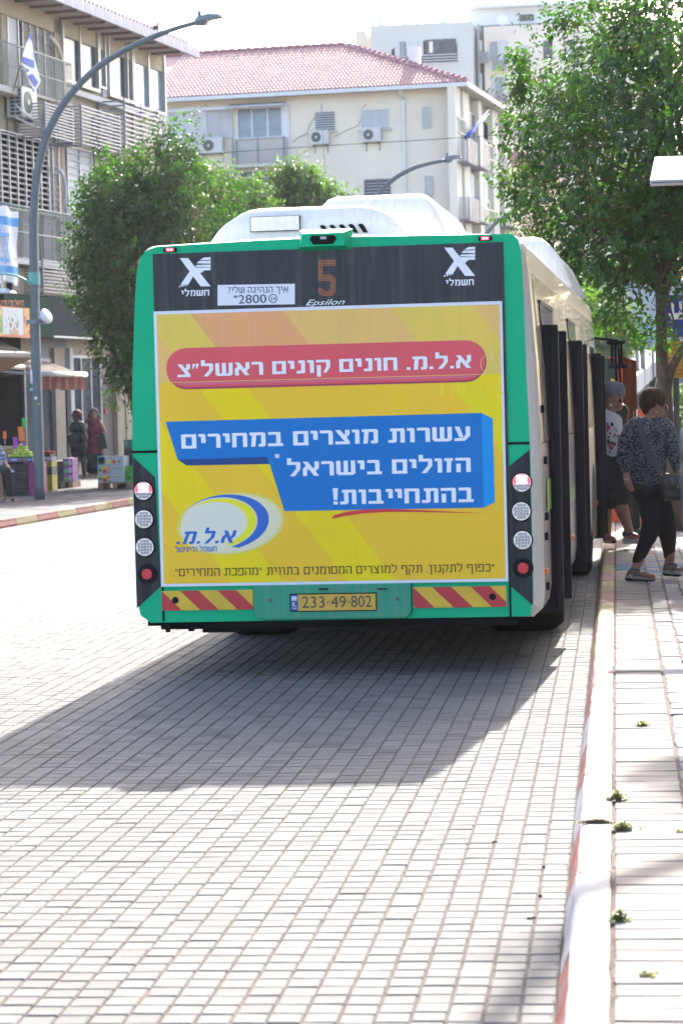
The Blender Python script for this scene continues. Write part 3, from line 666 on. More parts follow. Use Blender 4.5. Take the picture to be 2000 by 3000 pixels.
# ---- roof pods
def pod(name, y0, y1, prof_, ins=.1, n=7, m=white):
    q = MB(); q.smooth = True; rg = []
    cx_ = (prof_[0][0]+prof_[-1][0])/2; zb = 2.70
    for t, s, zs in ((0, 1, .02), (0, 1.0, .55), (.03, .97, .86), (.10, .93, .97), (.22, .90, 1)): rg.append([(cx_+(x_-cx_)*(s if True else 1), y0+t*1.2, zb+(z_-zb)*zs) for x_, z_ in prof_])
    for t, s, zs in ((.22, .90, 1), (.10, .93, .97), (.03, .97, .86), (0, 1, .55), (0, 1, .02)): rg.append([(cx_+(x_-cx_)*s, y1-t*1.2, zb+(z_-zb)*zs) for x_, z_ in prof_])
    q.loft(rg); return q.build(name, m, bus)
def sm_prof(x0, x1, zt, sh, k=6):
    P = [(x0, 2.70)]
    for i in range(k+1): a = pi/2*i/k; P.append((x0+sh*(1-cos(a))*1.0+sh*.3*i/k, 2.72+(zt-2.72)*sin(a)))
    Q = [(x0+x1-x_, z_) for x_, z_ in reversed(P)]; return P+Q
p1 = pod('roof_unit', .75, 2.9, sm_prof(-.90, .44, 2.98, .25))
p2 = pod('roof_unit', 3.3, 6.0, sm_prof(-.66, .48, 3.25, .17))
p3 = pod('roof_unit', 7.6, 10.6, sm_prof(-1.14, 1.17, 3.17, .20))
for k in range(5):                                     # slanted grilles on the rear unit
    x_ = -.12+k*.062; z_ = 2.785
    q = MB(); P = [(x_, z_), (x_+.028, z_), (x_+.0, z_+.05), (x_-.016, z_+.058), (x_-.034, z_+.05)]; plate(q, P, .735, .02); q.build('grille', rubber, p1)
q = MB()
q.box(-.60, -.285, .722, .80, 2.815, 2.905)
q.box(-.46, -.43, .712, .725, 2.84, 2.885); q.build('hatch', white, p1)
MB().box(-.605, -.28, .7235, .80, 2.811, 2.815).box(-.604, -.60, .7235, .80, 2.815, 2.905).box(-.285, -.281, .7235, .80, 2.815, 2.905).box(-.604, -.281, .7235, .80, 2.905, 2.908).build('hatch_gap', rubber, p1)
q = MB(); ex = rs(1323, 670)[0]; q.tube([(ex+.018*cos(a), .5, 2.765+.018*sin(a)) for a in [2*pi*k/12 for k in range(13)]], .004, 6); q.tube([(ex, .5, 2.70), (ex, .5, 2.75)], .006, 6); q.build('lifting_eye', mat('galvanised', (.42, .42, .40), .4, metal=.8), bus)
# ---- right side: gutter, glazing strip, panel gaps, hinges, marker lamps
gut = MB(); gut.tube([(W-.10, .1, 2.60), (W-.10, 6, 2.60), (W-.10, 11.4, 2.60)], .012, 6); gut.build('gutter', mat('gutter green grey', (.10, .16, .12), .5), bus)
glass = mat('side glass tan reflection', (.46, .41, .34), .16, spec=.7, var=.25, vscale=1.6, coat=.4)  # tan street reflection painted into the glass base colour
def side_x(z): return W-(.0 if z < 1.35 else .02*(z-1.35)/.55 if z < 1.9 else .02+.03*(z-1.9)/.45 if z < 2.35 else .05+.018*(z-2.35)/.19)
def side_patch(mb, y0, y1, z0, z1, o=.004):
    zs = sorted(set([z0, z1]+[z for z in (1.35, 1.9, 2.35) if z0 < z < z1]))
    for a, b2 in zip(zs, zs[1:]): mb.poly([(side_x(a)+o, y0, a), (side_x(a)+o, y1, a), (side_x(b2)+o, y1, b2), (side_x(b2)+o, y0, b2)])
for y0, y1 in ((.42, 2.2), (2.23, 3.6), (3.63, 4.9), (4.93, 6.2), (6.23, 7.5), (7.53, 8.7), (8.73, 10.1), (10.13, 11.2)):
    for s in (1, -1):
        q = MB(); side_patch(q, y0, y1, 1.42 if s > 0 else 1.3, 2.47)
        if s < 0: q.v = [(-a, b2, c2) for a, b2, c2 in q.v]
        q.build('side_window', glass, bus)
gp = MB()
for y in (.36, 2.215, 3.615, 4.0, 4.915, 6.8, 8.0, 9.6): side_patch(gp, y, y+.012, .4, 2.5, .006)
side_patch(gp, .1, 9, 1.412, 1.42, .006); gp.build('panel_gap', rubber, bus)
doors = [(.95, 2.15, 2.165), (4.95, 5.95, 2.15), (9.75, 10.75, 2.13)]
for k, (ya, yb, zt) in enumerate(doors):
    q = MB(); side_patch(q, ya-.02, yb+.02, .40, 2.2, .008); q.build('doorway', under, bus)
    for y, z in ((ya, zt), (yb, zt-.01)):
        q = MB(); q.box(.80, W+.075, y-.02, y+.02, .30, z, b=.008)
        for xx in (W-.07, W-.02, W+.03): q.tube([(xx, y-.026, .34), (xx, y-.026, z-.05)], .007, 6)
        q.build('door_leaf', doorm, bus)
    if k < 2:
        q = MB(); q.box(W-.09, W-.03, ya-.1, yb+.3, 2.30, 2.325); q.mi = 1; side_patch(q, ya-.1, yb+.3, 2.16, 2.30, .012); q.build('door_header', [rubber, mat('header glass', (.05, .05, .05), .1, spec=.8)], bus)
for y, z in ((.28, 1.62), (.30, 1.30), (.22, .83), (.23, .52), (.3, .95)):
    x_ = side_x(z); MB().box(x_, x_+.022, y, y+.05, z-.02, z+.03, b=.005).build('hinge', rubber, bus)
for y, z in ((.16, .62), (4.0, .62), (9.5, .66)):
    MB().box(W, W+.018, y, y+.06, z-.02, z+.02, b=.004).build('side_lamp', mat('amber lamp', (.7, .16, .02), .3), bus)
# stripe of pale green print low on the side
for a4 in ((.45, .93, .98, 1.18), (2.5, 4.6, .9, 1.0)): q = MB(); side_patch(q, *a4, .009); q.build('side_print', mat('side green print', (.16, .34, .06), .4), bus)
# ---- wheels
tyre = mat('tyre', (.010, .010, .010), .9, spec=.1, bump=.3); rimm = mat('wheel rim', (.32, .31, .30), .4, metal=.6)
for yy in (3.03, 8.93):
    for s in (-1, 1):
        q = MB(); c0 = s*(W-.03); n_ = 32; rg = []
        for (x_, r_) in ((0, .30), (0, .42), (.03, .465), (.06, .48), (.24, .48), (.27, .465), (.30, .42), (.30, .3)): rg.append([(c0-s*x_*(1 if yy > 5 else 1.9), yy+r_*cos(2*pi*k/n_), .48+r_*sin(2*pi*k/n_)) for k in range(n_)])
        q.smooth = True; q.loft(rg, caps=False); wh = q.build('wheel', tyre, bus)
        q = MB(); q.disc((c0-s*.03, yy, .48), .30, 'x', 28, s*.0-.001*s); q.disc((c0-s*.03, yy, .48), .10, 'x', 18, s*.035, .07); 
        for k in range(10): a = 2*pi*k/10; q.disc((c0-s*.028, yy+.16*cos(a), .48+.16*sin(a)), .018, 'x', 6, s*.02)
        q.build('rim', rimm, wh)
        q = MB(); n2 = 20; 
        P = [(yy+.60*cos(pi*k/n2), .46+.60*sin(pi*k/n2)) for k in range(n2+1)]; q.poly([(s*(W+.003), a, b2) for a, b2 in P]+[(s*(W+.003), yy-.6, .35), (s*(W+.003), yy+.6, .35)][::1]); q.build('wheel_arch', under, bus)
# front mirror on its stalk
q = MB(); q.tube([(W-.2, 11.9, 2.35), (W+.18, 12.15, 2.30), (W+.20, 12.2, 1.85)], .014, 6); q.box(W+.06, W+.26, 12.15, 12.22, 2.26, 2.30); q.box(W+.08, W+.28, 12.15, 12.22, 2.0, 2.04); q.tube([(W+.15, 12.18, 2.3), (W+.16, 12.18, 1.55)], .016, 6); q.box(W+.10, W+.13, 12.15, 12.2, 2.02, 2.28); q.box(W+.20, W+.23, 12.15, 12.2, 2.02, 2.28); q.build('wing_mirror', rubber, bus)
# ================================================================ BUILDINGS
class Pl:                                              # a vertical plane: origin p, along D, outward N; gives local (s, z)
    def __init__(s, p, D, N): s.p, s.D, s.N = Vector(p), Vector(D), Vector(N)
    def at(s, x, y, o=0.): w = onpl(x, y, s.p+s.N*o, s.N)-s.p; return w.dot(s.D), w.z
    def rect(s, xl, yt, xr, yb, o=0.):
        xm, ym = (xl+xr)/2, (yt+yb)/2
        return s.at(xl, ym, o)[0], s.at(xr, ym, o)[0], s.at(xm, yb, o)[1]+s.p.z*0, s.at(xm, yt, o)[1]
stucco = mat('stucco sand', (0.390, 0.330, 0.240), .9, var=.10, vscale=.8, bump=.7, bscale=14)
stuccoM = mat('stucco cream', (.74, .67, .55), .9, var=.06, vscale=.5, bump=.8, bscale=9)
stone_ = mat('tan stone strip', (0.330, 0.270, 0.195), .8, var=.12, vscale=3)
alu = mat('aluminium frame', (0.413, 0.420, 0.427), .4, metal=.3)
alud = mat('aluminium grey', (0.225, 0.247, 0.277), .45, metal=.3)
shw = mat('shutter white', (0.510, 0.517, 0.540), .6, var=.08, vscale=2)
shb = mat('shutter beige', (0.315, 0.285, 0.270), .7, var=.12, vscale=3)
glz = mat('window glass blue', (.025, .035, .048), .15, spec=.3, var=.4, vscale=1.2)
glc = mat('curtained glass', (0.165, 0.225, 0.285), .15, spec=.6, var=.2, vscale=3)
dark = mat('dark opening', (.006, .006, .008), .95, spec=0.)
steel = mat('painted steel rail', (0.255, 0.300, 0.307), .5, metal=.2)
slatm = mat('screen slat grey', (0.315, 0.323, 0.352), .5, metal=.1); slatd = mat('screen post', (0.165, 0.165, 0.203), .6)
sill = mat('sill white', (0.495, 0.488, 0.465), .7)
acw = mat('air conditioner white', (0.525, 0.525, 0.510), .5, var=.04); acd = mat('fan grille', (0.075, 0.083, 0.090), .6)
def bxp(name, m, parent, s0, s1, y0, y1, z0, z1, b=0): return MB().box(min(s0, s1), max(s0, s1), y0, y1, min(z0, z1), max(z0, z1), b=b).build(name, m, parent)
def window(parent, R, n=2, pane=None, frame=None, ft=.05, y=-.03, dep=.05, mull=None, hbar=None, name='window'):
    s0, s1, z0, z1 = R; pane = pane or glz; frame = frame or alu
    q = MB(); q.box(s0, s1, y-dep, y, z1-ft, z1); q.box(s0, s1, y-dep, y, z0, z0+ft); q.box(s0, s0+ft, y-dep, y, z0+ft, z1-ft); q.box(s1-ft, s1, y-dep, y, z0+ft, z1-ft)
    ed = [s0+ft]+[s0+(s1-s0)*k/n for k in range(1, n)]+[s1-ft]
    for k in range(1, n): q.box(ed[k]-ft*.5, ed[k]+ft*.5, y-dep*.8, y, z0+ft, z1-ft)
    if hbar: q.box(s0+ft, s1-ft, y-dep*.85, y, z0+(z1-z0)*hbar-ft/2, z0+(z1-z0)*hbar+ft/2)
    w = q.build(name, frame, parent)
    for k in range(n):
        pm = pane[k % len(pane)] if isinstance(pane, list) else pane
        MB().box(ed[k]+.001, ed[k+1]-.001, y-.012, y+.02, z0+ft+.001, z1-ft-.001).build('pane', pm, w)
    return w
def louvre(parent, R, pitch=.11, m=None, back=None, n=1, y=-.03, tilt=.5, frame=None, name='shutter', th=.018):
    s0, s1, z0, z1 = R; m = m or shw; q = MB(); ft = .035
    for k in range(n+1): x = s0+(s1-s0)*k/n; q.box(x-ft/2, x+ft/2, y-.05, y, z0, z1)
    q.box(s0, s1, y-.05, y, z1, z1+ft); q.box(s0, s1, y-.05, y, z0-ft, z0)
    sh_ = q.build(name, frame or alu, parent)
    q = MB(); z = z0+pitch*.3
    while z < z1-.01:
        q.faces([(s0+.01, y-.038, z), (s1-.01, y-.038, z), (s1-.01, y-.004, z+pitch*tilt), (s0+.01, y-.004, z+pitch*tilt), (s0+.01, y-.038, z+th), (s1-.01, y-.038, z+th), (s1-.01, y-.004, z+pitch*tilt+th), (s0+.01, y-.004, z+pitch*tilt+th)], [(0, 1, 2, 3), (4, 5, 6, 7), (0, 1, 5, 4), (2, 3, 7, 6)]); z += pitch
    tag(q.build('slats', m, sh_), kind='stuff')
    MB().box(s0, s1, y-.002, y+.01, z0, z1).build('backing', back or dark, sh_)
    return sh_
def railing(parent, s0, s1, z0, z1, y, pitch=.12, ret=0., mid=True, name='railing'):
    q = MB(); q.tube([(s0, y, z1), (s1, y, z1)], .022, 6); q.tube([(s0, y, z0), (s1, y, z0)], .016, 5)
    if mid: q.tube([(s0, y, (z0+z1)/2), (s1, y, (z0+z1)/2)], .016, 5)
    k = int(abs(s1-s0)/pitch)
    for i in range(k+1): x = s0+(s1-s0)*i/max(k, 1); q.box(x-.008, x+.008, y-.008, y+.008, z0, z1)
    for x in (s0, s1): q.box(x-.015, x+.015, min(y, 0), max(y, 0)+.01, z1-.02, z1+.01)
    return q.build(name, steel, parent)
def screen(parent, s0, s1, z0, z1, dep, n, m=None, y0=0., sides=True, axis='x'):
    """slatted air-conditioner screen standing `dep` off the wall: posts, and every slat its own sub-part"""
    sc = MB()
    for x in (s0, (s0+s1)/2, s1): sc.box(x-.04, x+.04, y0-dep, y0-dep+.03, z0-.02, z1+.02)
    for x in (s0, s1): sc.box(x-.03, x+.03, y0-dep, y0, z0-.03, z0); sc.box(x-.03, x+.03, y0-.06, y0, z0-.25, z1)
    o = sc.build('ac_screen', slatd, parent)
    me = None
    for i in range(n):
        z = z0+(z1-z0)*(i+.5)/n; h = (z1-z0)/n*.38
        if me is None:
            q = MB(); q.box(s0-.05, s1+.05, y0-dep-.02, y0-dep, -h/2, h/2)
            if sides: q.box(s0-.05, s0-.03, y0-dep, y0, -h/2, h/2); q.box(s1+.03, s1+.05, y0-dep, y0, -h/2, h/2)
            c = q.build('slat', m or slatm, o); me = c.data; c.location = (0, 0, z)
        else: lk('slat', me, o, (0, 0, z))
    return o
def aircon(loc, rz, w=.85, h=.60, d=.32, label='', group=None, fan_x=.3, side_grille=False):
    e = empty('air_conditioner', loc, label, 'air conditioner', group, rz)
    MB().box(0, w, -d-.06, -.06, 0, h, b=.02).build('casing', acw, e)
    q = MB(); q.disc((w*fan_x, -d-.062, h*.5), h*.36, 'y', 22, -.008); g_ = q.build('fan_grille', acd, e)
    MB().disc((w*fan_x, -d-.075, h*.5), h*.09, 'y', 12, -.006).build('fan_hub', acw, g_)
    q = MB()
    for x in (.1, w-.14): q.box(x, x+.04, -d-.02, 0, -.05, 0); q.box(x, x+.04, -.04, 0, -.35, 0)
    q.build('bracket', alud, e)
    if side_grille:
        q = MB()
        for a in range(7):
            for b_ in range(2): q.box(-.006, .001, -d-.02+b_*.14, -d+.10+b_*.14, .05+a*(h-.1)/7, .05+(a+.72)*(h-.1)/7)
        q.build('side_grille', acd, e)
    return e

# ---------------------------------------------------------------- left building with the shops
a_ = radians(7.3); LD_ = (sin(a_), cos(a_), 0); LN = (cos(a_), -sin(a_), 0); LP0 = (-15.3, 61.0, 0)
LB = Pl(LP0, LD_, LN); lrz = pi/2-a_
lb = empty('apartment_building', LP0, 'sand coloured apartment block with shuttered balconies above the greengrocer', 'building', rz=lrz)
sE = 9.05
wall = MB(); wall.box(-14, sE, .02, 11, .1, 11.35); wall.build('wall', stucco, lb)
# slabs and stripes
zs1 = LB.at(40, 290)[1]; zs2 = LB.at(40, 400)[1]
def onL(name, m, x0, y0, x1, y1, o0=.0, o1=.06, b=0):
    s0, s1, z0, z1 = LB.rect(x0, y0, x1, y1); return bxp(name, m, lb, s0, s1, -o1, -o0+.02, z0, z1, b)
# roof slab with soffit ribs and fascia segments
q = MB(); q.box(-14, 8.75, -.95, 11.5, 11.42, 11.58); rf = q.build('roof', mat('roof edge concrete', (.40, .36, .36), .8, var=.1, vscale=2), lb)
me = None
for i in range(34):
    s = -13.9+i*.69
    q = MB().box(.01, .68, -1.01, -.955, 11.40, 11.66) if me is None else None
    if q: c = q.build('fascia_panel', mat('fascia panel', (.56, .52, .53), .8, var=.1, vscale=1), rf); me = c.data; c.location = (s, 0, 0)
    else: lk('fascia_panel', me, rf, (s, 0, 0))
q = MB()
for i in range(23): q.box(-13.5+i*.98, -13.42+i*.98, -.93, -.02, 11.36, 11.42)
tag(q.build('soffit_rib', mat('soffit brown', (.20, .16, .15), .8), rf), kind='stuff')
q = MB()
for i in range(85):
    x = -14+i*.27; q.tube([(x, -.95, 11.66), (x+.0, 2.5, 12.5)], .11, 6)
tag(q.build('roof_tiles', mat('old tile', (.40, .30, .27), .85, var=.2), rf), kind='stuff')
bxp('wall_band', stucco, lb, -14, sE+.02, -.10, .02, 11.0, 11.41)
# top storey: opening, shutters, stone strips, glazing
R = LB.rect
louvre(lb, R(63, 45, 148, 280), .14, shb, shb, 4, y=-.01, tilt=.2)
for x0, x1 in ((0, 18), ):
    onL('stone_strip', stone_, x0, 20, x1, 270, 0, .05)
onL('opening', dark, 18, 0, 62, 270, .0, .012)
window(lb, R(17, -20, 50, 275), 1, mat('roller blind', (.45, .46, .48), .6), alu, y=-.02)
onL('stone_strip', stone_, 151, 60, 171, 290, 0, .10)
window(lb, R(170, 55, 275, 255), 2, glz, alu, .07, y=-.04, dep=.12)
window(lb, R(277, 90, 295, 260), 1, glz, alu, .05, y=-.04, dep=.12)
onL('stone_strip', sill, 294, 95, 305, 285, 0, .06)
window(lb, R(305, 100, 360, 290), 1, glz, alu, .06, y=-.04, dep=.12); window(lb, R(358, 120, 375, 300), 1, glz, alu, .05, y=-.04, dep=.12)
window(lb, R(378, 135, 470, 325), 2, glc, alu, .07, y=-.04, dep=.12)
s0, s1, z0, z1 = R(170, 248, 470, 262); zsill = LB.at(320, 300)[1]
bxp('sill', sill, lb, LB.at(178, 250)[0], sE, -.16, .02, zsill-.12, zsill+.02)
# balcony slab + railing of the top storey
sA = -14; sB = LB.at(172, 270)[0]
zt_, zb_ = LB.at(60, 150)[1], LB.at(60, 275)[1]
bxp('balcony_slab', sill, lb, sA, LB.at(38, 290)[0]+.1, -.35, .02, zb_-.16, zb_-.02)
railing(lb, -5, sB+.2, zb_, zt_, -.28, .11)
# middle storey: big louvred window, shutter, stone strip, white shutter
zt2_ = LB.at(60, 425)[1]
louvre(lb, R(-60, 395, 128, 610), .135, shb, dark, 8, y=-.10, tilt=.15, th=.035)
louvre(lb, R(128, 425, 163, 630), .16, shb, shb, 2, y=-.06, tilt=.2)
onL('stone_strip', stone_, 166, 420, 176, 790, 0, .07); onL('stone_strip', stone_, 178, 420, 188, 780, 0, .07)
louvre(lb, R(190, 440, 262, 620), .17, shw, shw, 2, y=-.05, tilt=.25); louvre(lb, R(196, 625, 262, 760), .17, shw, shw, 2, y=-.05, tilt=.25)
louvre(lb, R(60, 625, 150, 770), .16, shb, shb, 3, y=-.03, tilt=.2)
q = MB()
for i in range(14):
    for j in range(2): s, z = LB.at(107+j*5, 640+i*9.6); q.box(s, s+.10, -.12, -.10, z, z+.13)
tag(q.build('vent_blocks', dark, lb), kind='stuff')
railing(lb, -5, LB.at(200, 700)[0], LB.at(90, 765)[1], LB.at(90, 617)[1], -.30, .10)
bxp('balcony_slab', sill, lb, -14, LB.at(150, 780)[0], -.40, .02, LB.at(60, 780)[1], LB.at(60, 765)[1])
bxp('wall_band', stucco, lb, -14, sE+.01, -.08, .02, 4.5, LB.at(60, 782)[1]-.02)
# slatted screens
s0, s1, z0, z1 = R(36, 300, 140, 395); screen(lb, LB.at(36, 300)[0]+.2, LB.at(128, 300)[0], LB.at(70, 397)[1]-.1, LB.at(70, 297)[1]-.1, .75, 11)
screen(lb, LB.at(150, 300)[0]+.1, LB.at(268, 300)[0], LB.at(200, 410)[1]-.25, LB.at(200, 300)[1]-.2, .75, 11)
screen(lb, LB.at(285, 300)[0], LB.at(385, 300)[0], LB.at(300, 390)[1]-.5, LB.at(300, 270)[1]-.25, .75, 11)
screen(lb, LB.at(55, 800)[0]+.2, LB.at(260, 800)[0], LB.at(140, 868)[1], LB.at(140, 770)[1], .55, 10)
# drain hoses
def hose(pts, r, m, o=.25, name='drain_pipe'):
    q = MB(); q.tube([(LB.at(x, y, o)[0], -o, LB.at(x, y, o)[1]) for x, y in pts], r, 7); return q.build(name, m, lb)
hose([(143, 105), (155, 115), (170, 138), (180, 165), (186, 195), (188, 240), (190, 290), (188, 310)], .055, mat('beige hose', (.50, .44, .36), .6))
hose([(168, 495), (178, 500), (188, 520), (193, 550), (192, 590), (198, 640), (203, 670), (204, 710), (200, 740)], .05, mat('grey hose', (.5, .5, .55), .6))
hose([(47, 307), (65, 325), (97, 351)], .02, acw, .5); hose([(45, 343), (90, 365), (130, 380)], .02, acw, .5); hose([(135, 830), (170, 820), (205, 800), (224, 783)], .02, acw, .5)
# shop front fascia, sign
fas = mat('slate fascia', (.045, .055, .058), .9, spec=.05, var=.08, vscale=1.5)
zfa, zfb = LB.at(150, 874)[1], LB.at(150, 988)[1]
bxp('shop_fascia', fas, lb, LB.at(80, 900)[0], sE+.3, -.55, .02, zfb, zfa)
bxp('fascia_trim', alu, lb, -14, LB.at(235, 985)[0], -.58, -.50, zfb-.05, zfb)
# ground storey: dark openings, shop windows, pilasters
bxp('shop_opening', dark, lb, -14, LB.at(66, 1200)[0], -.012, .02, .12, zfb)
window(lb, (LB.at(66, 1200)[0], LB.at(150, 1200)[0], .5, 3.0), 2, glz, alud, .08, y=-.03, name='shop_window')
for x0, x1, m_ in ((150, 168, stone_), (168, 178, stone_), (196, 206, sill), (330, 352, stone_), (356, 362, stone_)): onL('pilaster', m_, x0, 1020, x1, 1440, 0, .14)
onL('doorway', dark, 178, 1030, 196, 1440, 0, .02)
window(lb, (LB.at(206, 1200)[0], LB.at(292, 1200)[0], .5, 3.1), 3, [glz, mat('shop glass pale', (.06, .07, .075), .2, spec=.3, var=.6, vscale=2.5)], alu, .07, y=-.03, name='shop_window')
onL('wall_panel', mat('shop wall taupe', (.14, .12, .10), .8), 292, 1120, 330, 1440, 0, .03)
onL('notice', mat('notice red', (.35, .03, .05), .5), 302, 1192, 312, 1212, .03, .06)
# old painted mural panel above the awning
onL('wall_panel', mat('mural grey', (.22, .23, .25), .8), 118, 994, 193, 1130, 0, .04)
mur = mat('mural brown', (.33, .25, .14), .8)
for x0, y0, x1, y1 in ((139, 1010, 147, 1034), (155, 1022, 158, 1046), (142, 1040, 176, 1050), (166, 1032, 168, 1052)): onL('mural_shape', mur, x0, y0, x1, y1, .04, .05)

# shop sign (flat printed board with lettering and three pictures)
sgn = empty('shop_sign', LP0, 'dark green greengrocer sign with orange lettering over a fruit basket picture', 'sign', rz=lrz)
s0, s1, z0, z1 = R(-60, 868, 86, 988); gy = -.62
bxp('board', mat('sign green', (.008, .045, .03), .8, spec=.1), sgn, s0, s1, gy, gy+.12, z0, z1)
org = mat('sign orange', (.62, .16, .05), .5)
def sp(x, y): return LB.at(x, y, .62)
M_ = Matrix.Translation((sp(2, 897)[0], gy-.006, sp(2, 897)[1]))@flat(0)
headline('דניאל פרי וירק', sp(2, 896), sp(70, 896), .125, org, gy-.006, 0, .2, sgn, T=.16)
def spx(name, m, x0, y0, x1, y1, d): a, b_ = sp(x0, y1); c_, d_ = sp(x1, y0); return bxp(name, m, sgn, a, c_, gy-d, gy-.001, b_, d_)
spx('picture_border', org, -60, 903, 86, 983, .004)
spx('picture', mat('sign picture pale', (.50, .56, .60), .5), 9, 905, 67, 979, .010)
ff = mat('printed fruit', (.60, .30, .04), .5, vscale=7, col2=(.35, .02, .02), sharp=True); fg = mat('printed greens', (.60, .45, .05), .5, vscale=9, col2=(.05, .22, .03), sharp=True)
spx('picture', ff, 71, 905, 86, 977, .008); spx('picture', fg, -60, 905, 6, 977, .008)
for cx_, cy_, r_, col in ((36, 937, 5, (.04, .02, .08)), (45, 948, 5, (.65, .42, .02)), (26, 934, 4, (.10, .30, .03)), (31, 952, 7, (.18, .03, .03)), (42, 964, 6, (.55, .10, .03)), (28, 923, 2.5, (.65, .5, .05)), (44, 922, 2.5, (.10, .3, .03)), (18, 937, 2, (.03, .12, .06)), (36, 913, 1.8, (.03, .12, .06)), (28, 911, 1.8, (.5, .05, .05)), (47, 911, 1.8, (.1, .3, .05)), (20, 908, 1.6, (.03, .12, .1)), (17, 957, 1.8, (.03, .1, .1)), (23, 947, 2, (.4, .05, .05))):
    c_, z_ = sp(cx_, cy_); MB().disc((c_, gy-.011, z_), r_*.0085, 'y', 14, -.002).build('printed_fruit', mat('fruit %.2f %.2f %.2f' % col, col, .5), sgn)
c_, z_ = sp(28, 980); d_, e_ = sp(54, 967); q = MB(); plate(q, [(c_, z_), (d_, z_), (d_+.02, e_), (c_-.02, e_)], gy-.012); q.build('printed_basket', mat('basket print', (.50, .33, .18), .6, streak=.2), sgn)
q = MB()
for k in range(7): a0, b0 = sp(48, 962); a1, b1 = sp(50+k*2.2, 922+k*3); q.poly([(a0-.008, gy-.0125, b0), (a0+.008, gy-.0125, b0), (a1, gy-.0125, b1)])
tag(q.build('printed_stalks', mat('print dark green', (.03, .12, .05), .6), sgn, recalc=False), kind='stuff')

# awnings
awc = mat('awning taupe', (.085, .070, .060), .9, spec=.1, var=.2, vscale=4); awr = mat('awning valance', (.16, .04, .04), .9, var=.2, vscale=5, col2=(.22, .10, .08), spec=.1); awt = mat('awning tube', (.62, .61, .60), .4)
def awning(s0, s1, ztop, zfr, dep, label, valance=.35, col=awc):
    e = empty('awning', LP0, label, 'awning', 'shop awnings', rz=lrz)
    q = MB(); n_ = 8
    top_ = [(s0+(s1-s0)*i/n_, -.1, ztop) for i in range(n_+1)]; fr_ = [(s0+(s1-s0)*i/n_, -dep, zfr+.02*sin(i*2.1)) for i in range(n_+1)]; md = [(s0+(s1-s0)*i/n_, -dep*.55, (ztop+zfr)/2-.06+.015*sin(i*3)) for i in range(n_+1)]
    for a, b_ in ((top_, md), (md, fr_)):
        for i in range(n_): q.poly([a[i], a[i+1], b_[i+1], b_[i]])
    q.v = q.v+[(x, y, z-.015) for x, y, z in q.v]; k = len(q.f); n2 = len(q.v)//2
    for i in range(k): q.f.append(tuple(j+n2 for j in reversed(q.f[i]))); q.m.append(0); q.sm.append(False)
    q.build('canopy', col, e, recalc=False)
    MB().tube([(s0-.03, -dep, zfr), (s1+.03, -dep, zfr)], .06, 10).build('front_bar', awt, e)
    if valance:
        q = MB(); m2 = 26
        for i in range(m2):
            x, x2 = s0+(s1-s0)*i/m2, s0+(s1-s0)*(i+1)/m2; f_ = lambda k_: -dep+.02*sin(k_*1.3)
            q.poly([(x, f_(i)-.02, zfr), (x2, f_(i+1)-.02, zfr), (x2, f_(i+1)-.02, zfr-valance+.02*sin(i)), (x, f_(i)-.02, zfr-valance+.02*sin(i-1))])
        q.build('valance', awr, e, recalc=False)
    for s in (s0+.1, s1-.1): MB().tube([(s, -.1, ztop-.9), (s, -dep*.5, (ztop+zfr)/2-.35), (s, -dep+.05, zfr)], .03, 6).build('arm', awt, e)
    return e
aw_s0 = LB.at(150, 1098, 2.3)[0]; aw_s1 = LB.at(250, 1090, 2.3)[0]; aw_z = LB.at(200, 1097, 2.3)[1]
awning(aw_s0-.6, aw_s1, LB.at(170, 1000)[1], aw_z, 2.3, 'taupe folding awning with a faded red valance, right of the lamp post', .34)
awning(-8, aw_s0-.9, LB.at(40, 1010)[1], LB.at(60, 1075, 2.0)[1], 2.0, 'long beige awning over the dark greengrocer front, left of the lamp post', 0)
e = empty('parasol', LP0, 'tan fabric parasol edge with a rounded bar at the left, before the greengrocer', 'parasol', rz=lrz)
s_, z_ = LB.at(94, 1042, 3.6); q = MB(); q.box(s_-5, s_, -3.7, -3.5, z_-.06, z_+.07, b=.03); q.build('edge_bar', mat('parasol rim', (.42, .34, .29), .6), e)
q = MB(); q.poly([(s_-5, -3.66, z_-.05), (s_-.03, -3.66, z_-.05), (s_-1.2, -3.0, z_-.5), (s_-5, -2.0, z_-.8)]); q.build('canopy', mat('parasol tan', (.30, .18, .12), .8), e, recalc=False)
MB().tube([(s_-3.4, -2.8, .12), (s_-3.4, -2.8, z_-.3)], .03, 8).build('pole', alu, e)

# flags
fblu = mat('flag blue', (.02, .09, .42), .7, var=.1); fcy = mat('flag sky blue', (.05, .28, .62), .7, var=.12, vscale=4); fwh = mat('flag white', (.70, .70, .73), .75, var=.04)
def flag_mesh(name, parent, P, nu, nv, stripe, mats):    # P(u,v) -> point ; blue bands at v in stripes
    q = MB(); q.smooth = True
    for i in range(nu):
        for j in range(nv):
            u0, u1, v0, v1 = i/nu, (i+1)/nu, j/nv, (j+1)/nv; vm = (v0+v1)/2
            q.mi = 1 if (stripe[0] < vm < stripe[1] or 1-stripe[1] < vm < 1-stripe[0]) else 0
            q.poly([P(u0, v0), P(u1, v0), P(u1, v1), P(u0, v1)])
    return q.build(name, mats, parent, recalc=False)
def star(q, C_, r, w, off):                              # outline of two triangles on surface function C_(a,b)
    for k in (0, 1):
        T_ = [(r*sin(pi*k+2*pi*i/3), r*cos(pi*k+2*pi*i/3)) for i in range(3)]; I_ = [(a*(1-w/r*2), b*(1-w/r*2)) for a, b in T_]
        for i in range(3):
            j = (i+1) % 3; q.poly([C_(*T_[i], off+k*.002), C_(*T_[j], off+k*.002), C_(*I_[j], off+k*.002), C_(*I_[i], off+k*.002)])
e = empty('flag', LP0, 'large blue and white flag hung flat from the middle balcony, partly out of frame', 'flag', 'blue and white flags', rz=lrz)
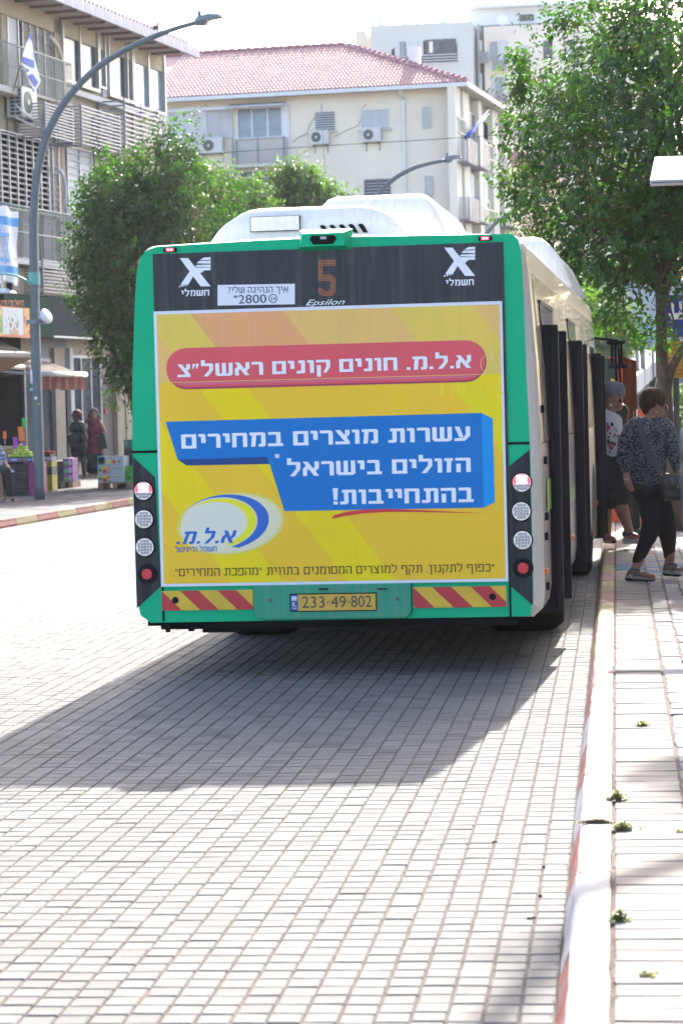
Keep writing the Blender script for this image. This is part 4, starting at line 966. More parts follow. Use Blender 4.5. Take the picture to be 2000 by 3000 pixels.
fs1, ft_ = LB.at(50, 615, .42); fs0 = fs1-2.2; fb_ = LB.at(50, 832, .42)[1]
Pf = lambda u, v: (fs0+(fs1-fs0)*u, -.42-.03*sin(u*17+v*3)-.02*sin(v*9), fb_+(ft_-fb_)*v+.05*sin(u*12)*(v > .98 or v < .02))
flag_mesh('cloth', e, Pf, 30, 26, (.10, .25), [fwh, fcy])
q = MB(); star(q, lambda a, b, o: (fs1-1.06+a, -.475-o, (fb_+ft_)/2-.05+b*1.3), .50, .055, .0); q.build('star', fcy, e, recalc=False)
e = empty('flag', LP0, 'furled blue and white flag on a slanting pole above the balcony screen', 'flag', 'blue and white flags', rz=lrz)
o_ = .9; A0_ = LB.at(34, 285, .3); A1_ = LB.at(91, 85, o_)
MB().tube([(A0_[0], -.3, A0_[1]), (A1_[0], -o_, A1_[1])], .018, 6).build('pole', mat('wood pole', (.42, .33, .24), .7), e)
def q4(pts, m, nm='cloth', dz=0):
    q = MB(); q.poly([(LB.at(x, y, o_-.1)[0], -(o_-.1)-dz, LB.at(x, y, o_-.1)[1]) for x, y in pts]); return q.build(nm, m, e, recalc=False)
q4([(88, 93), (96, 130), (101, 170), (110, 200), (120, 238), (112, 255), (103, 268), (88, 245), (76, 212), (78, 200), (62, 188), (66, 165)], fwh)
q4([(88, 92), (94, 122), (84, 108)], fblu, dz=.02); q4([(66, 165), (98, 178), (100, 200), (62, 182)], fblu, dz=.02); q4([(97, 135), (101, 165), (99, 168)], fblu, dz=.02); q4([(80, 222), (94, 216), (111, 240), (104, 256)], fblu, dz=.02); q4([(77, 200), (86, 206), (77, 214)], fblu, dz=.02); q4([(92, 263), (97, 258), (100, 270), (94, 270)], fblu, dz=.02)
pt = LB.at(88, 350, .62); aircon((LP0[0]+LD_[0]*pt[0], LP0[1]+LD_[1]*pt[0], LB.at(88, 352, .3)[1]), lrz, .95, .72, .38, 'white air conditioner with a black side grille behind the balcony slats', None, .4, True)
# pigeon on the eave
pg = LB.at(455, 95, .98); e = MB(); e.ball((0, 0, .08), .075, 8, 6, (1.5, .8, .9)); e.ball((.09, 0, .19), .04, 7, 5); e.tube([(.05, 0, .1), (.09, 0, .18)], [.05, .03], 6); e.tube([(-.1, 0, .06), (-.24, 0, .0)], [.04, .015], 6); e.tube([(0, .02, .0), (0, .02, -.0)], .008, 4)
pgo = e.build('pigeon', mat('pigeon grey', (.07, .08, .09), .7)); pgo.location = Vector(LP0)+Vector(LD_)*pg[0]+Vector(LN)*.98+Vector((0, 0, 11.67)); tag(pgo, 'dark pigeon perched on the roof edge near the lamp arm', 'bird')

# ---------------------------------------------------------------- cream building with the red tiled roof
b_ = radians(5.6); mc = ony(1329, 400, 108.); mc.z = 0
MF = Pl(mc, (cos(b_), -sin(b_), 0), (-sin(b_), -cos(b_), 0)); MS = Pl(mc, (sin(b_), cos(b_), 0), (cos(b_), -sin(b_), 0))
mb_ = empty('residential_building', mc, 'cream apartment building with a red tiled hip roof and white shutters', 'building', rz=-b_)
bxp('wall', stuccoM, mb_, -26, 0, 0, 14.2, -.2, 15.0)
def mr(x0, y0, x1, y1): return MF.rect(x0, y0, x1, y1)
def sr(cx0, cy0, cx1, cy1, o=0.): return MS.rect(1290+cx0/5.344, 230+cy0/5.344, 1290+cx1/5.344, 230+cy1/5.344, o)
class Side:                                             # puts boxes on the right-hand face (local x outward, y along)
    pass
def sbox(name, m, R_, o0, o1, parent=None): s0, s1, z0, z1 = R_; return MB().box(-.02+o0, o1, s0, s1, z0, z1).build(name, m, parent or mb_)
gutw = mat('gutter white', (.62, .64, .66), .5)
# roof
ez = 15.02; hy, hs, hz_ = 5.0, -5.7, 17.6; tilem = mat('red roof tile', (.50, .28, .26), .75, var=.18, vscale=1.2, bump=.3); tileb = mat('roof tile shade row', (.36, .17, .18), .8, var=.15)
q = MB(); ov = .65
E1, E2, E3, E4 = (-26, -ov, ez), (ov, -ov, ez), (ov, 14.2+ov, ez), (-26, 14.2+ov, ez); R1, R2, R3 = (-26, hy, hz_), (hs, hy, hz_), (hs, 9.2, hz_)
q.poly([E1, E2, R2, R1]); q.poly([E2, E3, R3, R2]); q.poly([E3, E4, (-26, 9.2, hz_), R3]); q.poly([(-26, 9.2, hz_), R1, R2, R3]); q.poly([E4, E3, E2, E1])
rf = q.build('roof', tilem, mb_)
def tile(u, wd=.165, ln=.40, ns=4):
    P = []; hh = [0, .055, .075, .05, 0]
    for e0, up in ((0, .035), (ln, .0)): P += [(-wd/2+wd*k/ns, e0, hh[k]+up) for k in range(ns+1)]
    P += [(-wd/2+wd*k/ns, 0, hh[k]-.02) for k in range(ns+1)]; fs = []
    for k in range(ns): fs += [(k, k+1, k+1+ns+1, k+ns+1), (k, k+1, k+1+2*(ns+1), k+2*(ns+1))]
    return P, fs
sl = Vector((0, hy+ov, hz_-ez)); L_ = sl.length; sl.normalize(); nr = Vector((0, -sl.z, sl.y)); Mt = Matrix(((1, sl.x, nr.x), (0, sl.y, nr.y), (0, sl.z, nr.z)))
P, fs = tile(0); tme = bpy.data.meshes.new('roof_tile'); tme.from_pydata([tuple(Mt@Vector(p)) for p in P], [], fs); tme.materials.append(tilem); tme.update()
rest = MB(); cnt = 0; rows_ = int(L_/.36)
for r_ in range(rows_):
    for k in range(int(14/.165)):
        s = .55-.165*k; d = r_*.36; base = Vector((s, -ov, ez+.01))+sl*d
        if s > ov-(ov-hs)*d/L_ - .05: continue
        if cnt < 300 and s > -12.5: lk('roof_tile', tme, rf, base); cnt += 1
        else: rest.faces([tuple(base+Mt@Vector(p)) for p in P], fs)
# side slope tiles
sl2 = Vector((hs-ov, 0, hz_-ez)); L2 = sl2.length; sl2.normalize(); nr2 = Vector((-sl2.z, 0, sl2.x)); nr2 = nr2 if nr2.z > 0 else -nr2; M2 = Matrix(((0, sl2.x, nr2.x), (1, sl2.y, nr2.y), (0, sl2.z, nr2.z)))
for r_ in range(int(L2/.36)):
    for k in range(88):
        y = -ov+.1+.165*k; d = r_*.36
        if y < -ov+(hy+ov)*d/L2: continue
        base = Vector((ov, y, ez+.01))+sl2*d; rest.faces([tuple(base+M2@Vector(p)) for p in P], fs)
tag(rest.build('roof_tiles', tilem, rf), kind='stuff')
q = MB()
for A, B in ((Vector(E2), Vector(R2)), (Vector(R1), Vector(R2))):
    n_ = int((B-A).length/.38)
    for i in range(n_): p = A+(B-A)*i/n_; p2 = A+(B-A)*(i+1)/n_; q.tube([p+Vector((0, 0, .10)), p2+Vector((0, 0, .07))], [.13, .10], 6)
tag(q.build('ridge_tiles', mat('ridge tile', (.36, .15, .17), .8, var=.2), rf), kind='stuff')
MB().box(-26, ov, -ov-.12, -ov, ez-.16, ez-.0).box(ov, ov+.12, -ov-.12, 14.9, ez-.16, ez).build('gutter', gutw, mb_)
MB().box(-26, ov-.02, -ov+.01, 0, ez-.12, ez-.02).box(0.001, ov-.01, .01, 14.8, ez-.13, ez-.03).build('soffit', mat('soffit tan', (.40, .36, .30), .8), mb_)
bxp('downpipe', gutw, mb_, MF.at(1181, 400)[0], MF.at(1188, 400)[0], -.14, 0, 4, MF.at(1181, 290)[1]); 
q = MB(); a, z = MF.at(1177, 266); c_, d_ = MF.at(1184, 292); q.tube([(a, -.5, z), (a, -.3, z-.2), (c_, -.08, d_)], .06, 6); q.build('downpipe', gutw, mb_)
# front windows
wfr = mat('window frame white', (.64, .65, .66), .5)
window(mb_, mr(495, 329, 606, 405), 3, shw, wfr, .05)
louvre(mb_, mr(606, 329, 682, 405), .10, shw, shw, 2, tilt=.4)
bxp('lintel', wfr, mb_, -12.6, MF.at(690, 320)[0], -.25, 0, MF.at(600, 326)[1], MF.at(600, 316)[1])
bxp('parapet_panel', shw, mb_, MF.at(480, 430)[0], MF.at(600, 430)[0], -.06, 0, MF.at(540, 452)[1], MF.at(540, 408)[1])
window(mb_, mr(695, 314, 831, 407), 3, glc, wfr, .07, dep=.1)
s0, s1, z0, z1 = mr(678, 303, 846, 316); q = MB()
for k in range(22): x = s0+(s1-s0)*k/22; q.tube([(x, 0, z1), (x, -.9, z1-.22)], .05, 5)
tag(q.build('corrugated_canopy', shw, mb_), kind='stuff')
bxp('white_pillar', wfr, mb_, MF.at(832, 400)[0], MF.at(850, 400)[0], -.12, 0, 4, MF.at(840, 300)[1])
s0, s1, z0, z1 = mr(694, 408, 843, 480); screen(mb_, s0, s1, z0, z1, .7, 17, slatm); bxp('balcony_slab', sill, mb_, s0-.1, s1+.1, -.75, 0, z0-.18, z0-.05)
louvre(mb_, mr(587, 508, 688, 560), .13, shw, dark, 3, tilt=.3); window(mb_, mr(701, 498, 827, 550), 3, glz, wfr, .06, hbar=.55); louvre(mb_, mr(701, 520, 827, 560), .13, shw, dark, 3, y=-.10, tilt=.3)
louvre(mb_, mr(926, 331, 979, 380), .10, shw, dark, 2, frame=alud, tilt=.4)
window(mb_, mr(1059, 320, 1138, 375), 2, mat('pale grille pane', (.48, .52, .58), .5), wfr, .06)
q = MB(); s0, s1, z0, z1 = mr(1061, 322, 1136, 373)
for k in range(9): x = s0+(s1-s0)*k/8; q.box(x-.012, x+.012, -.14, -.12, z0, z1)
for k in range(6): z = z0+(z1-z0)*k/5; q.box(s0, s1, -.14, -.12, z-.012, z+.012)
q.build('window_bars', wfr, mb_)
louvre(mb_, mr(1238, 316, 1259, 373), .10, shw, shw, 1); louvre(mb_, mr(1246, 518, 1266, 574), .12, shw, shw, 1)
louvre(mb_, mr(937, 533, 985, 569), .12, alud, dark, 2, frame=alud); louvre(mb_, mr(1069, 528, 1143, 578), .13, alud, dark, 2, frame=mat('dark frame', (.12, .10, .11), .5))
for R_ in ((924, 329, 981, 382), (1057, 318, 1140, 377)): s0, s1, z0, z1 = mr(*R_); bxp('window_sill', sill, mb_, s0-.1, s1+.1, -.14, 0, z0-.1, z0-.03)
# right-hand side face
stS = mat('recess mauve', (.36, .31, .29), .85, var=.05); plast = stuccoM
for c0, c1 in ((10, 130), (255, 350), (495, 552), (715, 800), (880, 950)): sbox('pilaster', plast, (sr(c0, 1000, c1, 1100)[0] if c0 > 10 else 0, sr(c0, 1000, c1, 1100)[1], 0, 15.0-.15), 0, .30)
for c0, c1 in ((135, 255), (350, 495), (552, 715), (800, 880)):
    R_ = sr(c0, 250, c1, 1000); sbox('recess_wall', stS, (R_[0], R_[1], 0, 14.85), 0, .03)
def swin(c, m=shw, n=2, rails=False):
    s0, s1, z0, z1 = sr(*c); w = MB().box(0, .10, s0, s1, z0, z1).build('window', wfr, mb_)
    for k in range(n): MB().box(.10, .12, s0+(s1-s0)*(k+.06)/n, s0+(s1-s0)*(k+.94)/n, z0+.05, z1-.05).build('pane', m[k % len(m)] if isinstance(m, list) else m, w)
def scage(c, n, dep=.75):
    s0, s1, z0, z1 = sr(*c); o = MB().box(dep-.03, dep, s0, s0+.06, z0, z1).box(dep-.03, dep, s1-.06, s1, z0, z1).box(0, dep, s0, s1, z0-.06, z0).build('ac_screen', slatd, mb_); h = (z1-z0)/n*.4
    me = None
    for i in range(n):
        z = z0+(z1-z0)*(i+.5)/n
        if me is None:
            k = MB().box(dep, dep+.02, s0, s1, -h/2, h/2).box(.31, dep, s0-.02, s0, -h/2, h/2).build('slat', slatm, o); me = k.data; k.location = (0, 0, z)
        else: lk('slat', me, o, (0, 0, z))
def srail(c):
    s0, s1, z0, z1 = sr(*c); q = MB(); q.box(.34, .38, s0, s1, z1-.05, z1); q.box(.34, .38, s0, s1, z0, z0+.04)
    for k in range(10): y = s0+(s1-s0)*k/9; q.box(.35, .37, y-.012, y+.012, z0, z1)
    q.build('railing', steel, mb_)
swin((155, 400, 212, 640)); srail((150, 640, 265, 880)); scage((150, 985, 300, 1330), 16)
swin((358, 530, 490, 950), [shw, glz]); scage((345, 960, 500, 1400), 18); 
swin((565, 650, 700, 1080), [shw, dark]); srail((565, 1040, 735, 1280)); swin((570, 1550, 705, 2060)); srail((530, 2050, 750, 2260))
swin((803, 780, 872, 1170), shw, 1); srail((805, 1170, 905, 1360)); scage((805, 1345, 915, 1640), 14); swin((825, 1650, 880, 2100), shw, 1); scage((835, 2110, 1000, 2340), 12)
swin((165, 1370, 240, 1860), dark, 1); scage((175, 1890, 330, 2230), 16); swin((385, 1480, 490, 1900)); scage((345, 1890, 505, 2250), 17)
q4s = MS.at(1290+685/5.344, 230+490/5.344, .5); q5s = MS.at(1290+440/5.344, 230+890/5.344, .5)
e = empty('flag', mc, 'small furled flag on a pole at the side of the cream building', 'flag', 'blue and white flags', rz=-b_)
MB().tube([(.35, q5s[0], q5s[1]), (.7, q4s[0], q4s[1])], .02, 6).build('pole', wfr, e)
q = MB(); q.mi = 0; q.tube([(.5, q5s[0]+.4*(q4s[0]-q5s[0]), q5s[1]+.35*(q4s[1]-q5s[1])), (.68, q4s[0], q4s[1]-.2)], [.10, .035], 7); q.mi = 1; q.tube([(.4, q5s[0], q5s[1]-.1), (.5, q5s[0]+.4*(q4s[0]-q5s[0]), q5s[1]+.35*(q4s[1]-q5s[1]))], [.11, .10], 7); q.build('cloth', [fwh, fblu], e)
def mloc(x, y, o=0.): s, z = MF.at(x, y, o); return Vector((mc.x, mc.y, 0))+MF.D*s+Vector((0, 0, z))
aircon(mloc(587, 453), -b_, 1.12, .66, .4, 'large white air conditioner beside the glazed balcony', 'air conditioners on the cream building', .45)
aircon(mloc(915, 426), -b_, .80, .60, .35, 'white air conditioner under the small grey shuttered window', 'air conditioners on the cream building', .33)
aircon(mloc(1065, 419), -b_, .82, .60, .35, 'white air conditioner under the barred white window', 'air conditioners on the cream building', .36)
q = MB(); wcab = mat('wall cable', (.38, .33, .27), .8)
for pts in ([(925, 340), (905, 370), (898, 390), (915, 398)], [(980, 400), (1010, 383), (1050, 368), (1058, 350), (1060, 320), (1073, 305)], [(858, 415), (880, 400), (900, 392)], [(858, 478), (880, 452), (920, 430)]): q.tube([(MF.at(x, y)[0], -.03, MF.at(x, y)[1]) for x, y in pts], .014, 5)
tag(q.build('wall_cables', wcab, mb_), kind='stuff')
q = MB(); a = MF.at(941, 305, .8); c_ = MF.at(955, 560, .8); q.tube([(a[0], -.8, a[1]), (c_[0], -.8, c_[1])], .016, 5); q.build('aerial_mast', alud, mb_)
# solar tank and collector on the roof
Yt = 110.5; tk = ony(1215, 203, Yt); e = empty('solar_water_heater', tk, 'white water tank with a tilted solar collector on the tiled roof', 'water heater')
MB().disc((0, 0, 0), .29, 'z', 20, .95, .27).build('tank', mat('tank white', (.70, .68, .68), .5), e)
q = MB(); pA = ony(1226, 190, Yt)-tk; pB = ony(1318, 246, Yt)-tk
q.loft([[pA, pA+Vector((0, 1.6, .1)), pA+Vector((0, 1.6, .02)), pA+Vector((0, 0, -.08))], [pB, pB+Vector((0, 1.6, .1)), pB+Vector((0, 1.6, .02)), pB+Vector((0, 0, -.08))]]); q.build('collector', alud, e)
q = MB()
for k in range(5): a = pA+(pB-pA)*k/5; q.tube([a, a+Vector((-.1, .2, -.4))], .015, 4)
q.tube([(0, 0, -.05), (.4, .1, -.4)], .02, 4); q.box(-.3, .3, -.2, .2, -.08, -.0); q.build('stand', alud, e)
# flat parapet piece seen over the left roof end
e = ony(478, 181, 118.); r_ = ony(562, 155, 118.); q = MB().box(e.x-3, r_.x, 118, 121, e.z-2, r_.z, b=.08).build('roof_parapet', mat('parapet peach', (.50, .38, .33), .8)); tag(q, 'low peach parapet block behind the left end of the tiled roof', 'parapet')

# ---------------------------------------------------------------- pale tower blocks far behind
gw = mat('tower grey render', (.56, .56, .52), .9, var=.04, vscale=.3); gb = mat('tower beige render', (.74, .65, .54), .9, var=.05, vscale=.3); gwh = mat('tower white render', (.76, .77, .76), .9)
Yg = 190.
def G(x, y, Y=Yg): p = ony(x, y, Y); return p.x, p.z
tw_ = empty('tower_block', (G(1239, 100)[0], Yg, 0), 'pale grey apartment tower with a rounded loggia opening', 'building'); tox = tw_.location.x
def gbx(name, m, x0, y0, x1, y1, d0, d1, par=tw_, ox=tox, Y=Yg, zb=None):
    Yq = Y+max(d0, 0)+(2 if par is not tw_ else 0); G = lambda a, b: (ony(a, b, Yq).x, ony(a, b, Yq).z)
    xa, zt = G(x0, (y0)); xb, zb_2 = G(x1, y1); xm = G((x0+x1)/2, y0)[1]; zz = G((x0+x1)/2, y1)[1] if zb is None else zb
    return MB().box(min(xa, xb)-ox, max(xa, xb)-ox, d0, d1, zz, xm).build(name, m, par)
gbx('wall', gw, 1083, 68, 1395, 640, 0, 12, zb=0); gbx('wall', gb, 1040, 90, 1082.5, 640, 1, 12, zb=0)
gbx('side_wing', mat('tower grey side', (.48, .52, .53), .9), 1395.5, 70, 1415, 640, 2.5, 12, zb=0)
x0_, z0_ = G(1147, 190); x1_, z1_ = G(1338, 116); q = MB(); P = [(x0_+.5, z0_), (x1_, z0_), (x1_, z1_-.3), (x1_-.4, z1_), (x0_+.6, z1_), (x0_, z1_-.6), (x0_, z0_+.3)]; q.faces([(x-tox, -.03, z) for x, z in P]+[(x-tox, .02, z) for x, z in P], [tuple(range(7))]+[(i, i+7, (i+1) % 7+7, (i+1) % 7) for i in range(7)]); q.build('loggia', dark, tw_)
gbx('shutter', shw, 1155, 122, 1172, 190, -.07, -.04); gbx('shutter', alud, 1172, 122, 1186, 168, -.07, -.04); gbx('shutter', shw, 1188, 120, 1240, 165, -.07, -.04); gbx('pane', glz, 1244, 116, 1290, 162, -.07, -.04); gbx('pane', glz, 1292, 114, 1336, 160, -.07, -.04); gbx('curtain', gb, 1256, 122, 1268, 155, -.10, -.07)
for k in range(4): gbx('balcony_rail', shw, 1238, 160+k*8, 1338, 163+k*8, -.3, -.25)
for k in range(6): gbx('balcony_rail', slatm, 1142, 166+k*6, 1195, 169+k*6, -.3, -.25)
x0_, z0_ = G(1297, 300); q = MB(); P = [G(1290, 245), G(1290, 219), G(1325, 219), G(1340, 228), G(1344, 250), G(1344, 300), G(1290, 300)]; q.poly([(x-tox, -.03, z) for x, z in P]); q.build('loggia', gwh, tw_, recalc=False)
for x, w, y0, y1 in ((1065, 16, 57, 85), (1107, 17, 37, 72), (1180, 14, 45, 70), (1283, 22, 37, 63), (1090, 6, 64, 76), (1215, 12, 57, 68)):
    xa, za = G(x, y1+6, Yg+4); xb, zb2 = G(x+w, y0, Yg+4); MB().disc(((xa+xb)/2-tox, 4, za), abs(xb-xa)/2, 'z', 14, zb2-za).build('roof_tank', gwh if x != 1107 else gw, tw_)
tb = empty('tower_block', (G(1560, 300)[0], Yg+2, 0), 'beige apartment tower with white shutters behind the kerbside tree', 'building'); tbx = tb.location.x
def g2(name, m, x0, y0, x1, y1, d0=-.06, d1=.0, zb=None): return gbx(name, m, x0, y0, x1, y1, d0, d1, tb, tbx, zb=zb)
g2('wall', gb, 1415.5, 66, 1980, 640, 0, 12, zb=0); g2('upper_wall', gwh, 1373, 14, 1760, 68, 3, 14); g2('roof_slab', gwh, 1353, 4, 1780, 15, 2, 15)
g2('window', glz, 1519, 42, 1563, 61, 2.9, 3.0)
for R_, m_ in (((1434, 122, 1457, 178), alud), ((1457, 117, 1485, 178), shw), ((1449, 226, 1474, 282), alud), ((1437, 226, 1448, 284), shw), ((1475, 224, 1485, 284), shw), ((1470, 330, 1490, 355), shw), ((1478, 331, 1489, 345), glz), ((1465, 357, 1484, 388), glz), ((1519, 133, 1548, 165), shw), ((1403, 118, 1412, 150), shw), ((1404, 216, 1412, 262), shw), ((1519, 250, 1548, 300), shw)): g2('window', m_, *R_)
for R_ in ((1442, 178, 1484, 210), (1403, 155, 1431, 188), (1405, 267, 1432, 300), (1519, 165, 1552, 190), (1441, 285, 1487, 315), (1520, 370, 1552, 412)):
    s = g2('ac_screen', slatd, *R_, d0=-.6, d1=-.55)
    for k in range(6): y = R_[1]+(R_[3]-R_[1])*(k+.3)/6; g2('screen_slat', slatm, R_[0], y, R_[2], y+(R_[3]-R_[1])*.07, -.66, -.61)
x_, z_ = G(1463, 42); q = MB(); q.disc((x_-tbx, 1.0, z_), .42, 'y', 20, -.1, .3); q.tube([(x_-tbx, 1.1, z_), (x_-tbx-.1, 1.2, z_-1.0)], .04, 5); q.build('satellite_dish', gwh, tb)
for k in range(20):                                     # more storeys of the beige block, mostly behind the tree
    c, r_ = k % 5, k//5; g2('window', (glz, shw)[k % 2], 1590+c*70, 120+r_*103, 1618+c*70, 175+r_*103)
# low house with a tiled roof, right of the cream building
Yh = 135.; hx, hz0 = ony(1500, 600, Yh).x, 0
hh = empty('house', (hx, Yh, 0), 'low house with a pink tiled roof half hidden by the tree', 'building')
A, B = ony(1462, 492, Yh), ony(1640, 488, Yh); Cc, Dd = ony(1458, 440, Yh+3), ony(1600, 450, Yh+3)
MB().box(A.x-hx+.3, B.x-hx, 0, 8, 0, A.z).build('wall', mat('house wall', (.48, .40, .34), .9), hh)
q = MB()
q.poly([(A.x-hx, -.4, A.z), (B.x-hx, -.4, B.z), (Dd.x-hx, 3, Dd.z), (Cc.x-hx+.2, 3, Cc.z)]); rf2 = q.build('roof', tilem, hh, recalc=False)
q = MB()
for r_ in range(8): t = r_/8; a = Vector((A.x-hx, -.4, A.z)).lerp(Vector((Cc.x-hx+.2, 3, Cc.z)), t); c = Vector((B.x-hx, -.4, B.z)).lerp(Vector((Dd.x-hx, 3, Dd.z)), t); q.tube([a+Vector((0, 0, .03)), c+Vector((0, 0, .03))], .06, 5)
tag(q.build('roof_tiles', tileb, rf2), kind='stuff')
q = ony(1472, 603, Yh-.5); r_ = ony(1502, 580, Yh-.5); MB().box(q.x-hx, r_.x-hx, -.6, 0, q.z, r_.z).build('window_unit', alud, hh)

# ---------------------------------------------------------------- tan building along the right pavement (outside the frame, mirrored in the bus side)
e = empty('shop_building', (7.5, 22, 0), 'long tan building lining the right pavement, outside the frame', 'building')
tanw = mat('tan render', (.50, .42, .32), .9, var=.1, vscale=.8); MB().box(0, 9, -24, 26, -.2, 11.5).build('wall', tanw, e)
wme = MB().box(-.03, .05, 0, 1.6, 0, 1.4).build('window', glz, e); wme.location = (0, -22, 4.2); wme = wme.data
for k in range(14):
    for j in range(3):
        if k or j: lk('window', wme, e, (0, -22+k*3.4, 4.2+j*2.8))
MB().box(-1.2, 0, -24, 26, 3.2, 3.4).build('canopy', sill, e)
# ================================================================ TREES
def leaf_mat(name, c1, c2, tr=.45, vs=2.0):
    m = bpy.data.materials.new(name); m.use_nodes = True; n = m.node_tree.nodes; l = m.node_tree.links; n.clear()
    tc = n.new('ShaderNodeTexCoord'); t = n.new('ShaderNodeTexNoise'); t.inputs['Scale'].default_value = vs; t.inputs['Detail'].default_value = 5; l.new(tc.outputs['Object'], t.inputs[0])
    rp = n.new('ShaderNodeValToRGB'); l.new(t.outputs[0], rp.inputs[0]); rp.color_ramp.elements[0].position = .35; rp.color_ramp.elements[1].position = .65
    rp.color_ramp.elements[0].color = (*c1, 1); rp.color_ramp.elements[1].color = (*c2, 1)
    b = n.new('ShaderNodeBsdfPrincipled'); b.inputs['Roughness'].default_value = .42; b.inputs['Specular IOR Level'].default_value = .45; l.new(rp.outputs[0], b.inputs['Base Color'])
    tl = n.new('ShaderNodeBsdfTranslucent'); mu = n.new('ShaderNodeMixRGB'); mu.blend_type = 'MULTIPLY'; mu.inputs[0].default_value = 1; mu.inputs[2].default_value = (2.6, 2.9, .9, 1); l.new(rp.outputs[0], mu.inputs[1]); l.new(mu.outputs[0], tl.inputs[0])
    mx = n.new('ShaderNodeMixShader'); mx.inputs[0].default_value = tr; l.new(b.outputs[0], mx.inputs[1]); l.new(tl.outputs[0], mx.inputs[2])
    o = n.new('ShaderNodeOutputMaterial'); l.new(mx.outputs[0], o.inputs[0]); return m
lfA = [leaf_mat('leaf dark green', (.012, .034, .012), (.026, .062, .016)), leaf_mat('leaf mid green', (.024, .068, .014), (.045, .105, .02)), leaf_mat('berry olive', (.055, .060, .022), (.085, .085, .035), .2), leaf_mat('leaf yellow', (.30, .20, .015), (.35, .25, .02))]
lfB = [leaf_mat('far leaf green', (.034, .075, .024), (.055, .10, .034), .4, 1.), leaf_mat('far leaf light', (.06, .115, .03), (.08, .14, .04), .4, 1.), lfA[2]]
bark = mat('bark', (.085, .062, .050), .9, var=.35, vscale=9, bump=.9, bscale=25, stretch=(1, 1, .25))
def foliage(name, parent, org, blobs, n, size, mats, seed, sprays=.5, wts=(.55, .33, .11, .01), shell=.55, perspray=9):
    """leaves grouped on short twigs spread through the crown's volume"""
    R = random.Random(seed); q = MB(); tw = MB(); vol = [b[3]*b[4]*b[5] for b in blobs]; V, Fa, Mi = q.v, q.f, q.m
    for i in range(n//perspray):
        b = R.choices(blobs, vol)[0]
        while True:
            d = Vector((R.uniform(-1, 1), R.uniform(-1, 1), R.uniform(-1, 1)))
            if .05 < d.length < 1: break
        d = d.normalized()*(d.length**shell); base = Vector((b[0]+d.x*b[3], b[1]+d.y*b[4], b[2]+d.z*b[5]))
        ax = Vector((d.x*.7+R.uniform(-.5, .5), d.y*.7+R.uniform(-.5, .5), abs(d.z)*.3+R.uniform(-.15, 1.0))).normalized()
        kind = R.choices(range(len(wts)), wts)[0]; L = size*R.uniform(2.2, 4.2)
        if kind == 2:                                   # a bunch of small olive berries/flower heads
            for k in range(perspray*2):
                c = base+Vector((R.gauss(0, 1), R.gauss(0, 1), R.gauss(0, 1)))*size*.75; s = size*.22
                a_v = Vector((R.uniform(-1, 1), R.uniform(-1, 1), R.uniform(-1, 1))).normalized(); bb = a_v.orthogonal().normalized(); k0 = len(V)
                V.extend([tuple(c+a_v*s), tuple(c+bb*s), tuple(c-a_v*s), tuple(c-bb*s)]); Fa.append((k0, k0+1, k0+2, k0+3)); Mi.append(2); q.sm.append(False)
            continue
        for k in range(perspray):
            p = base+ax*(L*k/perspray); side = ax.cross(Vector((R.uniform(-1, 1), R.uniform(-1, 1), R.uniform(-.3, .3)))).normalized()
            dr = (side*1.0+ax*.45+Vector((0, 0, -.25))).normalized(); w = dr.cross(ax).normalized()
            ll = size*R.uniform(.75, 1.15); ww = ll*.24; mid = p+dr*ll*.5+Vector((0, 0, ll*.10)); k0 = len(V)
            V.extend([tuple(p), tuple(mid+w*ww), tuple(p+dr*ll-Vector((0, 0, ll*.12))), tuple(mid-w*ww)])
            Fa.append((k0, k0+1, k0+2)); Fa.append((k0, k0+2, k0+3)); mi = kind if R.random() > .12 else R.choice((0, 1)); Mi.extend((mi, mi)); q.sm.extend((False, False))
    q.v = [(x-org[0], y-org[1], z-org[2]) for x, y, z in q.v]
    return tag(q.build(name, mats, parent, recalc=False), kind='stuff')
def limbs(parent, org, paths, name='branch'):
    for k, (pts, rs) in enumerate(paths):
        q = MB(); q.tube([Vector(p)-Vector(org) for p in pts], rs, 9); q.build('trunk' if k == 0 else name, bark, parent)
def twigs(parent, org, blobs, roots, n, seed, r=.012):
    R = random.Random(seed); q = MB()
    for i in range(n):
        b = R.choice(blobs); a = Vector(R.choice(roots)); d = Vector((R.uniform(-1, 1), R.uniform(-1, 1), R.uniform(-1, 1))).normalized()*R.uniform(.5, 1.0); e = Vector((b[0]+d.x*b[3], b[1]+d.y*b[4], b[2]+d.z*b[5])); m_ = (a+e)/2+Vector((R.uniform(-.3, .3), R.uniform(-.3, .3), R.uniform(0, .4)))*.6
        q.tube([p-Vector(org) for p in (a, m_, e)], [r*2.2, r*1.3, r*.5], 5, caps=False)
    tag(q.build('twigs', bark, parent, recalc=False), kind='stuff')
